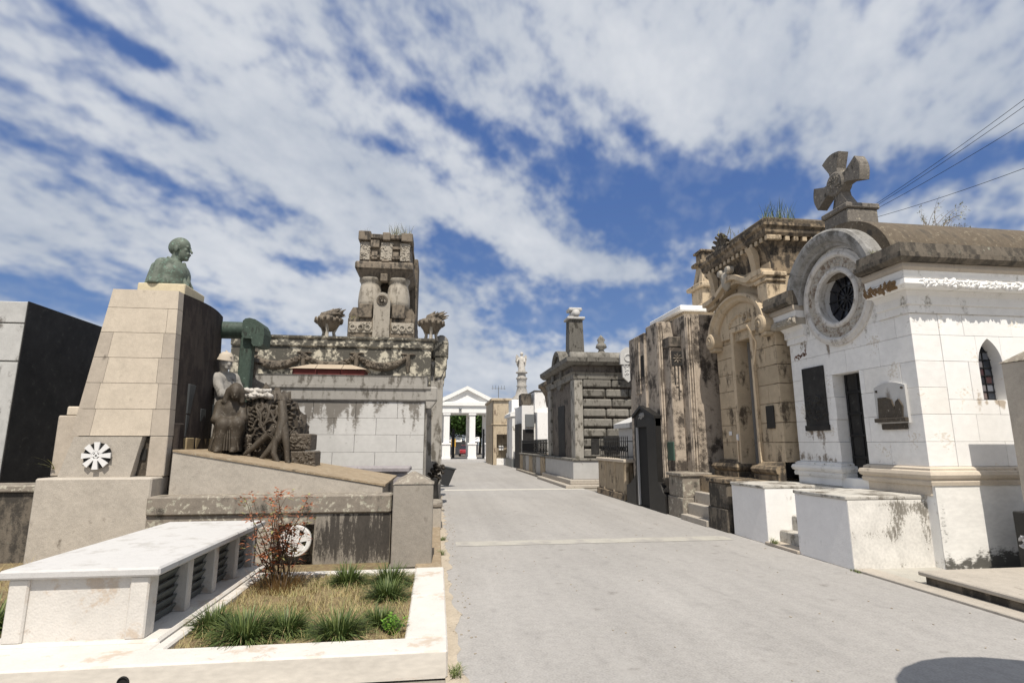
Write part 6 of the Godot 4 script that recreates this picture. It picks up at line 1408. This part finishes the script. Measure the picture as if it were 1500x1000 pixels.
		for k in 26:
			var a := rg.randf() * TAU; var r := sqrt(rg.randf()) * 0.2; var p := V(cos(a) * r, 0.53, sin(a) * r); var up := rg.randf_range(0.05, 0.16); var lean := rg.randf_range(0.03, 0.16)
			fl.tube([p, p + V(0.03, up * 0.6, 0), p + V(0.03 + lean, up, rg.randf_range(-0.03, 0.03)), p + V(0.05 + lean * 1.9, up * 1.35 + rg.randf_range(-0.04, 0.05), 0)], [0.05, 0.06, 0.04, 0.006], 5)
			fl.blob(p + V(0.04, 0.03, 0), V(0.07, 0.06, 0.07), 0.3, k, 4)
		part(u, "flame", fl, M.tower)
# ---------- ground, lane and the far end
func ground():
	var g := MB.new(); g.quad(V(-400, -0.012, 300), V(400, -0.012, 300), V(400, -0.012, -500), V(-400, -0.012, -500)); struct("ground", g, M.ground)
	var l := MB.new()
	l.st.set_normal(Vector3.UP)
	for q in [[0.1, 8.0], [5.52, -64.0], [5.52, 8.0], [0.1, 8.0], [0.1, -64.0], [5.52, -64.0]]:
		l.st.set_uv(V2(q[0], q[1]) / 2.6); l.st.set_uv2(V2((q[0] - 0.1) / 5.42, (8.0 - q[1]) / 72.0)); l.st.add_vertex(V(q[0], 0, q[1]))
	struct("lane", l, M.lane)
	var r := MB.new(); r.quad(V(-40, -0.006, -66), V(40, -0.006, -66), V(40, -0.006, -84), V(-40, -0.006, -84)); struct("road", r, tone(M.ground, 0.7))
	var b1 := MB.new(); b1.quad(V(0.35, 0.004, -9.55), V(5.2, 0.004, -9.55), V(5.2, 0.004, -9.98), V(0.35, 0.004, -9.98)); struct("lane_band", b1, M.band)
	var b2 := MB.new(); b2.quad(V(0.14, 0.004, -20.6), V(5.5, 0.004, -20.6), V(5.5, 0.004, -21.05), V(0.14, 0.004, -21.05)); struct("lane_band", b2, tone(M.band, 1.35))
	# kerb stones along both sides
	var kl := MB.new(); kl.bb(-0.25, 0.1, -0.05, 0.05, -20.0, -7.14, 0.01); struct("kerb", kl, M.rustcoat)
	var kr := MB.new(); kr.bb(5.5, 5.76, -0.05, 0.03, -7.08, 6.0, 0.008); struct("kerb", kr, M.concrete_clean)
	var kr2 := MB.new(); kr2.bb(5.05, 5.3, -0.05, 0.1, -36.0, -22.2, 0.01); struct("kerb", kr2, M.concrete)
	var pv := MB.new(); pv.bb(5.52, 9.0, -0.05, 0.012, -7.1, 6.0, 0.004); struct("pavement", pv, M.band)
	# sand drifted along the left edge
	var sa := MB.new(); var nz := FastNoiseLite.new(); nz.seed = 8; nz.frequency = 1.3
	var z := -4.2
	while z > -19.0:
		var w0: float = 0.05 + 0.13 * max(0.0, nz.get_noise_1d(z * 1.4) + 0.25) + (0.03 if z > -6.5 else 0.0); var w1: float = 0.05 + 0.13 * max(0.0, nz.get_noise_1d((z - 0.12) * 1.4) + 0.25) + (0.03 if z - 0.12 > -6.5 else 0.0)
		sa.quad(V(0.1, 0.003, z), V(0.115 + w0, 0.003, z), V(0.115 + w1, 0.003, z - 0.12), V(0.1, 0.003, z - 0.12)); z -= 0.12
	struct("sand", sa, M.sand)
	# crumbs and dead leaves on the lane
	var rg := rngs(31); var cr := MB.new()
	for i in 260:
		var x := rg.randf_range(0.2, 5.4); var zz := -rg.randf_range(3.0, 16.0)
		if rg.randf() < 0.5: x = 0.14 + rg.randf() * 0.25
		cr.box(V(x, 0.004, zz), V(rg.randf_range(0.006, 0.026), 0.006, rg.randf_range(0.006, 0.02)), 0.001, Basis(Vector3.UP, rg.randf() * 6))
	var co := single("lane_crumbs", cr, tone(M.sand, 0.8), "scattered grit and dead leaf crumbs on the grey lane", "litter"); co.set_meta("kind", "stuff")

func tree(called: String, label: String, at: Vector3, h: float, r: float, sd: int, group := "", leaf := 0.3, n := 1500):
	var t := thing(called, label, "tree", at, 0.0, group)
	var rg := rngs(sd)
	var tr := MB.new(); tr.tube([V(0, -0.1, 0), V(0.1, h * 0.25, 0.05), V(0.0, h * 0.5, 0)], [h * 0.03, h * 0.025, h * 0.018], 9)
	var tips := []
	for i in 9:
		var a := TAU * i / 9 + rg.randf(); var e := V(cos(a) * r * 0.7, h * rg.randf_range(0.5, 0.85), sin(a) * r * 0.7)
		tr.tube([V(0, h * 0.34, 0), V(e.x * 0.5, (h * 0.4 + e.y) * 0.5, e.z * 0.5), e], [h * 0.014, h * 0.009, h * 0.004], 6); tips.append(e)
	part(t, "trunk", tr, M.bark)
	for L in [[M.crown, n], [M.crown2, n / 2]]:
		var lf := MB.new()
		var cl := []
		for i in 34:
			var d := V(rg.randfn(), rg.randfn() * 0.8, rg.randfn()).normalized() * pow(rg.randf(), 0.4)
			cl.append(V(d.x * r, h * 0.66 + d.y * h * 0.32, d.z * r))
		for i in L[1]:
			var c: Vector3 = cl[rg.randi() % cl.size()]
			var p := c + V(rg.randfn(), rg.randfn() * 0.8, rg.randfn()) * r * 0.17
			var b := rg.randf() * TAU
			lf.blade(p, V(cos(b), rg.randf_range(-0.7, 0.5), sin(b)), leaf * rg.randf_range(0.7, 1.3), leaf * 0.6, 0.5, 2)
		part(t, "crown", lf, L[0])
	return t

func far_end():
	var rg := rngs(414)
	# portico gate
	var t := thing("portico_gate", "white classical portico with triangular pediment closing the lane", "gate", V(3.1, 0, -62))
	var wp := tone(M.paint, 1.0)
	for x in [-2.1, 0.72, 2.62]:
		var c := MB.new(); c.bb(x - 0.5, x + 0.5, 0, 0.25, -0.5, 0.5, 0.02); c.bb(x - 0.44, x + 0.44, 0.25, 1.55, -0.44, 0.44, 0.02); c.bb(x - 0.52, x + 0.52, 1.55, 1.75, -0.52, 0.52, 0.04); c.bb(x - 0.32, x + 0.32, 1.75, 4.75, -0.32, 0.32, 0.02); c.bb(x - 0.42, x + 0.42, 4.75, 5.0, -0.42, 0.42, 0.04)
		part(t, "column", c, wp)
		var b := MB.new(); b.bb(x - 0.45, x + 0.45, 0, 5.0, -4.5, -4.0, 0.02); part(t, "rear_pier", b, M.paint2)
	bpart(t, "entablature", wp, -2.75, 3.1, 5.0, 5.75, -4.6, 0.45, 0.02)
	bpart(t, "cornice", wp, -2.95, 3.25, 5.75, 6.2, -4.7, 0.65, 0.04)
	var pd := MB.new(); pd.prism(poly([-2.6, 6.2, 2.8, 6.2, 0.1, 7.55]), -4.6, 0.35); part(t, "pediment", pd, wp)
	for s in [-1, 1]:
		var rk := MB.new(); rk.prism(poly([0.1, 7.55, 0.1, 7.95, 0.1 + s * 3.15, 6.42, 0.1 + s * 3.15, 6.2, 0.1 + s * 2.7, 6.2]), -4.7, 0.7); part(t, "raking_cornice", rk, wp)
	for s in [-1.45, 2.0]:
		var lp := MB.new(); iron_bars(lp, V(s, 0.05, -1.2), V(s + 0.35, 0.05, -3.6), 14, 3.2, 0.03); part(t, "gate_leaf", lp, M.iron)
	var lt := MB.new(); lt.lathe([V2(0, 5.28), V2(0.12, 5.3), V2(0.16, 5.4), V2(0.1, 5.52), V2(0, 5.56)], 12, Transform3D(Basis(), V(-0.65, 0, 0.6))); part(t, "wall_lamp", lt, M.steel)
	# things beyond the gate
	tree("street_tree", "broad green street tree seen through the left bay of portico", V(1.0, 0, -90), 7.8, 5.6, 1, "street trees beyond the gate", 0.5, 6500)
	tree("street_tree", "second green street tree seen between the portico columns", V(7.0, 0, -93), 7.8, 5.6, 2, "street trees beyond the gate", 0.5, 6500)
	tree("street_tree", "third green street tree hidden behind the right portico column", V(14.5, 0, -92), 7.6, 5.2, 3, "street trees beyond the gate", 0.5, 3000)
	var k := thing("street_kiosk", "grey street kiosk with white awnings beyond the gate", "kiosk", V(4.0, 0, -86))
	bpart(k, "body", plain(Color(0.16, 0.16, 0.17), 0.6), -2.6, 2.2, 0, 2.2, -1.5, 0, 0.02); bpart(k, "window", plain(Color(0.3, 0.3, 0.3), 0.7), 0.2, 1.4, 0.7, 1.9, 0, 0.03, 0.01)
	for x in [-2.4, 0.3]:
		var aw := MB.new(); aw.prism(poly([0, 2.2, 1.2, 1.95, 1.2, 2.05, 0, 2.7]), x, x + 2.2, Transform3D(Basis(Vector3(0, 1, 0), -PI / 2), V(0, 0, 0))); part(k, "awning", aw, M.paint2)
	var bn := thing("yellow_banner", "tall yellow and cream advertising banner standing beyond the gate", "banner", V(2.2, 0, -76))
	var bnb := MB.new(); bnb.bb(-0.3, 0.3, 1.25, 2.3, -0.05, 0.05, 0.03); part(bn, "upper_panel", bnb, plain(Color(0.62, 0.36, 0.05), 0.6)); bpart(bn, "lower_panel", plain(Color(0.6, 0.5, 0.36), 0.6), -0.24, 0.24, 0.3, 1.25, -0.04, 0.04, 0.02); bpart(bn, "foot", M.steel, -0.3, 0.3, 0, 0.06, -0.25, 0.25, 0.01); bpart(bn, "stem", M.steel, -0.03, 0.03, 0.06, 0.3, -0.03, 0.03, 0.005)
	red_car()
	# stuccoed house jutting into the lane end
	var h := thing("stucco_house", "peeling cream stucco vault front with barred niche near the portico", "building", V(4.4, 0, -45))
	var cm := surf(Color(0.50, 0.42, 0.31), {seed = 81, mottle = 0.2, grain = 0.15, grime = 0.3, streak = 0.5, grime_color = Color(0.16, 0.12, 0.09), relief = 0.5, tile = 3.0})
	bpart(h, "wall", cm, 0, 0.35, 0, 5.1, -6, 0, 0.01); bpart(h, "wall", cm, 1.75, 2.2, 0, 5.1, -6, 0, 0.01); bpart(h, "wall", cm, 0.35, 1.75, 2.4, 5.1, -6, 0, 0.01); bpart(h, "base_wall", M.paint, 0.35, 1.75, 0, 0.5, -6, 0.05, 0.01); bpart(h, "niche_back", tone(cm, 0.7), 0.35, 1.75, 0.5, 2.4, -6, -0.6, 0.01)
	bpart(h, "cornice", cm, -0.12, 2.35, 5.1, 5.3, -6, 0.15, 0.03); bpart(h, "string_course", cm, -0.05, 2.25, 3.15, 3.25, -5, 0.06, 0.02)
	var bars := MB.new()
	for y in [2.3, 1.55]: bars.bb(0.36, 1.74, y, y + 0.06, -0.1, -0.04, 0.005)
	for x in [0.36, 0.75, 1.7]: bars.bb(x, x + 0.04, 0.5, 2.36, -0.1, -0.04, 0.005)
	part(h, "niche_frame", bars, M.bronze_dark)
	bpart(h, "shelf_box", M.paint, 0.55, 0.95, 1.15, 1.5, -0.4, -0.2, 0.02); bpart(h, "shelf_pot", M.paint2, 1.15, 1.45, 0.5, 0.95, -0.4, -0.2, 0.05); bpart(h, "pipe", M.bronze_dark, 0.0, 0.07, 0, 5.1, 0.02, 0.09, 0.01)
	var an := MB.new(); an.tube([V(0.7, 5.2, -2), V(0.7, 6.4, -2)], [0.03], 5)
	for x in [-0.5, -0.25, 0.0, 0.25, 0.5]: an.tube([V(0.7 + x, 6.25 - 0.1 * absf(x), -2), V(0.7 + x, 6.55, -2)], [0.02], 4)
	an.tube([V(0.1, 6.3, -2), V(1.3, 6.3, -2)], [0.02], 4); part(h, "aerial", an, M.steel)
	# white pilastered vault
	var v := thing("white_vault", "narrow white pilastered vault with dark base next to the stucco front", "mausoleum", V(5.35, 0, -40.5))
	bpart(v, "wall", M.paint, 0.3, 3.0, 0, 4.3, -3.5, -0.05, 0.01); bpart(v, "pilaster", M.paint2, 0.05, 0.32, 0.6, 3.6, -0.5, 0.02, 0.02); bpart(v, "pilaster", M.paint2, 0.05, 0.32, 0.6, 3.6, -3.0, -2.5, 0.02); bpart(v, "base", M.steel, 0.0, 3.0, 0, 0.6, -3.5, 0.06, 0.02)
	bpart(v, "capital", M.paint, -0.1, 3.0, 3.6, 3.85, -3.5, 0.1, 0.03); var vg := MB.new(); vg.prism(poly([-0.1, 3.85, 1.0, 3.85, 0.45, 4.2]), -3.5, 0.1); part(v, "gablet", vg, M.paint)
	# black-doored vault and plain white block
	var d := thing("dark_door_vault", "white vault with tall black stone doorway beside the lane", "mausoleum", V(5.45, 0, -37.0))
	bpart(d, "wall", tone(M.paint2, 0.95), 0.15, 3.3, 0, 4.2, -3.3, 0.0, 0.01); bpart(d, "door_surround", M.black, 0.0, 0.16, 0, 3.0, -2.4, -0.2, 0.02); bpart(d, "lamp_box", M.steel, 0.35, 0.95, 2.75, 3.6, 0, 0.3, 0.02); bpart(d, "black_panel", M.black, 0.2, 0.95, 0.0, 2.6, 0.0, 0.06, 0.01); bpart(d, "pediment_block", M.grimy, 0.1, 0.8, 4.2, 5.0, -1.2, 0.0, 0.05)
	var w := thing("white_block_vault", "plain white cubic vault with pale parapet behind the railings", "mausoleum", V(6.5, 0, -36.2))
	bpart(w, "wall", M.paint, 0, 4.0, 0, 3.7, -3, 0.0, 0.01); bpart(w, "parapet", M.paint2, -0.1, 4.2, 3.7, 5.1, -3, -0.4, 0.01); bpart(w, "coping", M.grimy, -0.15, 4.2, 5.1, 5.18, -3.05, -0.35, 0.02); bpart(w, "corner_pier", tone(M.paint2, 0.6), 2.0, 2.6, 0, 3.66, 0.0, 0.4, 0.01)
	# angel on a column
	var a := thing("angel_column", "slender white column carrying a winged angel statue", "statue", V(6.35, 0, -42.0))
	bpart(a, "pedestal", M.paint, -0.9, 0.9, 0, 4.9, -0.9, 0.9, 0.03)
	var sh := MB.new(); sh.lathe([V2(0.75, 4.9), V2(0.75, 5.1), V2(0.5, 5.3), V2(0.45, 5.5), V2(0.34, 5.9), V2(0.42, 6.0), V2(0.34, 6.1), V2(0.38, 6.5), V2(0.46, 6.6), V2(0.34, 6.7), V2(0.3, 6.95), V2(0.45, 7.0), V2(0.45, 7.1), V2(0.3, 7.12), V2(0, 7.12)], 16); part(a, "shaft", sh, M.stone_fig)
	var ang := MB.new(); nets(ang, [["e", V(0, 8.5, 0), V(0.13, 0.16, 0.13)], ["c", V(0, 8.35, 0), V(0, 8.2, 0), 0.07, 0.1], ["e", V(0, 8.0, 0), V(0.24, 0.3, 0.18)], ["c", V(0, 7.8, 0), V(0, 7.15, 0), 0.2, 0.3], ["c", V(-0.22, 8.15, 0), V(-0.42, 7.85, 0.1), 0.08, 0.06], ["c", V(-0.42, 7.85, 0.1), V(-0.5, 8.0, 0.25), 0.06, 0.04], ["c", V(0.22, 8.15, 0), V(0.2, 7.85, 0.2), 0.08, 0.05]], 0.04, 0.06, 7.1); part(a, "figure", ang, tone(M.stone_fig, 1.3))
	for s in [-1, 1]:
		var wg := MB.new(); wg.prism(poly([s * 0.06, 8.2, s * 0.36, 8.5, s * 0.44, 8.3, s * 0.36, 7.7, s * 0.18, 7.3, s * 0.06, 7.6]), -0.28, -0.18); part(a, "wing", wg, tone(M.stone_fig, 1.2))
	# railed forecourt wall
	var f := thing("forecourt_wall", "low stone forecourt wall with iron railing along the lane", "wall", V(5.3, 0, -29.5))
	for i in 7: bpart(f, "wall_stone", [M.beige2, tone(M.rustic, 1.2), tone(M.marble, 0.8)][i % 3], 0, 0.3, 0.1, 1.0, -6.5 + i * 1.2, -5.36 + i * 1.2, 0.03)
	bpart(f, "coping", M.rustic, -0.05, 0.36, 1.0, 1.1, -6.6, 2.0, 0.02)
	bpart(f, "end_wall", M.beige2, 0.3, 2.6, 0.0, 1.0, -6.6, -6.3, 0.02)
	var ir := MB.new(); iron_bars(ir, V(0.15, 1.1, -6.4), V(0.15, 1.1, 1.9), 40, 0.72, 0.018); iron_bars(ir, V(0.15, 1.1, -6.4), V(2.6, 1.1, -6.4), 14, 0.72, 0.02); part(f, "railing", ir, M.iron)
	# terracotta coloured vault with flaring cornice
	var o := thing("terracotta_vault", "orange plastered vault with dark flaring cornice beside the banded mausoleum", "mausoleum", V(5.85, 0, -27.4))
	bpart(o, "wall", M.terracotta, 0.2, 3.0, 0, 4.2, -2.2, -0.05, 0.01); bpart(o, "corner_pilaster", tone(M.terracotta, 1.15), 0.0, 0.5, 0.9, 3.6, -0.6, 0.06, 0.02); bpart(o, "plinth", M.rustic, -0.05, 3.0, 0, 0.9, -2.3, 0.12, 0.02)
	var oc := MB.new(); oc.mould([V(0.1, 0, -2.3), V(0.1, 0, 0.0), V(3.0, 0, 0.0)], [V2(-0.1, 3.6), V2(0.1, 3.6), V2(0.14, 3.8), V2(0.2, 4.2), V2(0.42, 4.55), V2(0.55, 4.62), V2(0.55, 4.8), V2(-0.1, 4.9)], 1.0); part(o, "flaring_cornice", oc, M.beige_dirty)
	bpart(o, "roof", M.beige_dirty, 0.0, 3.0, 4.8, 5.0, -2.3, -0.1, 0.03)
	# tilted litter bin
	var bi := thing("litter_bin", "tilted black plastic litter bin at the kerb of marble mausoleum", "bin", V(0.28, 0.02, -22.6), 0.3)
	bi.rotation.z = -0.22
	var bb := MB.new(); bb.hexa([V(-0.16, 0.04, -0.16), V(0.16, 0.04, -0.16), V(0.16, 0.04, 0.16), V(-0.16, 0.04, 0.16), V(-0.26, 0.72, -0.26), V(0.26, 0.72, -0.26), V(0.26, 0.72, 0.26), V(-0.26, 0.72, 0.26)]); part(bi, "bin_body", bb, plain(Color(0.03, 0.032, 0.035), 0.4)); bpart(bi, "rim", plain(Color(0.08, 0.085, 0.09), 0.4), -0.29, 0.29, 0.70, 0.76, -0.29, 0.29, 0.015)
	# dark vases and low blocks at the street side of the marble mausoleum
	var dv := thing("dark_wreath_vase", "dark bronze wreath vase at the side entrance of marble mausoleum", "vase", V(-0.02, 0.18, -14.05))
	var dl := MB.new(); dl.lathe([V2(0.0, 0), V2(0.12, 0.0), V2(0.08, 0.3), V2(0.06, 0.5), V2(0.12, 0.62), V2(0.0, 0.62)], 14); part(dv, "stand", dl, M.black); var dw := MB.new()
	for i in 50: dw.blob(V(rg.randfn() * 0.07, 0.85 + rg.randfn() * 0.1, rg.randfn() * 0.08), V(0.05, 0.04, 0.05), 0.3, i, 4)
	part(dv, "wreath", dw, tone(M.bronze_dark, 0.5))
	var lb := thing("kerb_block", "low grey stone block at the lane edge behind stone posts", "block", V(0, 0, -11.6)); bpart(lb, "stone", M.concrete_clean, -0.24, 0.12, 0, 0.42, -0.7, 0.2, 0.02); bpart(lb, "cap", M.concrete, -0.26, 0.14, 0.42, 0.5, -0.72, 0.22, 0.02)
	# vaults behind the marble mausoleum on the left side of the lane
	var lv := thing("grey_row_vault", "tall pale vault standing in line beyond the marble mausoleum", "mausoleum", V(0, 0, -24.5))
	bpart(lv, "wall", M.marble_run, -4, -0.15, 0, 4.4, -30, 0.0, 0.02); bpart(lv, "base", M.paint, -4, 0.05, 0, 0.5, -30, 0.1, 0.02); bpart(lv, "cornice", M.mouldy, -4, 0.05, 4.4, 4.7, -30, 0.15, 0.03)

func red_car():
	var t := thing("red_car", "red parked car seen through the portico gate", "car", V(3.9, 0, -78), PI / 2)
	var cm := plain(Color(0.30, 0.012, 0.02), 0.25); cm.clearcoat_enabled = true; cm.clearcoat = 0.8
	var b := MB.new()
	# side profile in xy extruded across, with a narrower cabin
	b.prism(poly([-2.0, 0.32, 2.0, 0.32, 2.08, 0.55, 2.0, 0.78, 1.1, 0.9, -1.75, 0.92, -2.05, 0.8, -2.1, 0.5]), -0.82, 0.82); part(t, "body", b, cm)
	var c := MB.new(); c.hexa([V(-1.7, 0.91, -0.76), V(1.05, 0.89, -0.76), V(1.05, 0.89, 0.76), V(-1.7, 0.91, 0.76), V(-1.25, 1.42, -0.6), V(0.3, 1.42, -0.6), V(0.3, 1.42, 0.6), V(-1.25, 1.42, 0.6)]); part(t, "cabin", c, M.glass)
	bpart(t, "roof", cm, -1.27, 0.32, 1.42, 1.46, -0.61, 0.61, 0.015)
	for x in [-1.3, 1.3]:
		for s in [-1, 1]:
			var w := MB.new(); w.ring(V(x, 0.32, s * 0.76), [V2(0.2, -0.1), V2(0.31, -0.1), V2(0.32, 0.0), V2(0.31, 0.1), V2(0.2, 0.1)], 0, TAU, 20); var wo := part(t, "wheel", w, M.iron)
			var r := MB.new(); r.ring(V(x, 0.32, s * 0.76), [V2(0, -0.08), V2(0.2, -0.08), V2(0.2, 0.08), V2(0, 0.08)], 0, TAU, 16); part(wo, "rim", r, M.steel)
	for s in [-1, 1]:
		bpart(t, "headlight", M.plastic_white, 2.0, 2.07, 0.6, 0.74, s * 0.72, s * 0.45, 0.01); bpart(t, "tail_light", plain(Color(0.3, 0.01, 0.01), 0.3), -2.1, -2.04, 0.62, 0.78, s * 0.76, s * 0.55, 0.01)

func parasol():  # added out of view, only for its shadow on the near lane
	var t := thing("added_parasol", "added cream parasol out of view that casts the lower right ground shadow", "parasol", V(3.98, 0, -1.8))
	var c := MB.new(); c.lathe([V2(1.05, 2.4), V2(1.03, 2.46), V2(0.6, 2.68), V2(0.0, 2.85)], 24); part(t, "canopy", c, plain(Color(0.5, 0.46, 0.38), 0.8))
	var p := MB.new(); p.tube([V(0, 0.06, 0), V(0, 2.84, 0)], [0.022], 8); part(t, "pole", p, M.steel)
	for k in 8:
		var a := TAU * k / 8; var r := MB.new(); r.tube([V(0, 2.78, 0), V(cos(a) * 0.97, 2.42, sin(a) * 0.97)], [0.008], 5); part(t, "rib", r, M.steel)
	var b := MB.new(); b.lathe([V2(0.0, 0.0), V2(0.3, 0.0), V2(0.3, 0.06), V2(0.1, 0.1), V2(0.0, 0.1)], 20); part(t, "base", b, M.concrete_clean)

func _ready():
	# camera
	var cam := Camera3D.new(); cam.name = "camera"; add_child(cam)
	cam.position = V(0, 1.65, 0); cam.rotation = Vector3(deg_to_rad(10.466), deg_to_rad(-7.588), 0); cam.fov = 63.246; cam.near = 0.05; cam.far = 900.0; cam.current = true
	# sky, sun, exposure
	make_materials()
	print("materials ", Time.get_ticks_msec())
	var we := WorldEnvironment.new(); we.name = "environment"; var env := Environment.new()
	var sky := Sky.new(); var sm := PanoramaSkyMaterial.new(); sm.panorama = sky_texture(); sky.sky_material = sm
	env.background_mode = Environment.BG_SKY; env.sky = sky; env.background_energy_multiplier = 1.0
	env.tonemap_mode = Environment.TONE_MAPPER_LINEAR; env.tonemap_exposure = 1.05
	env.sdfgi_enabled = true; env.ssao_enabled = true; env.ssil_enabled = true
	we.environment = env; add_child(we)
	var sun := DirectionalLight3D.new(); sun.name = "sun"; add_child(sun)
	sun.light_energy = 1.55; sun.light_angular_distance = 0.5; sun.light_color = Color(1.0, 0.965, 0.91); sun.shadow_enabled = true
	var el := deg_to_rad(60.0); var az := deg_to_rad(2.0)   # from behind the camera, a little to the left
	var toward := V(sin(az) * cos(el), -sin(el), -cos(az) * cos(el))
	sun.look_at_from_position(Vector3.ZERO, toward, Vector3.UP)
	print("sky ", Time.get_ticks_msec())
	ground()
	white_mausoleum(); beige_mausoleum(); deco_mausoleum(); back_pinnacle(); railed_tomb(); rusticated_mausoleum(); right_foreground()
	print("right ", Time.get_ticks_msec())
	black_mausoleum(); marble_mausoleum(); granite_monument(); sculpture_group(); white_tomb(); grave_plot()
	print("left ", Time.get_ticks_msec())
	far_end(); grass_and_plants(); roof_weeds(); wires()
	parasol()
	print("done ", Time.get_ticks_msec())
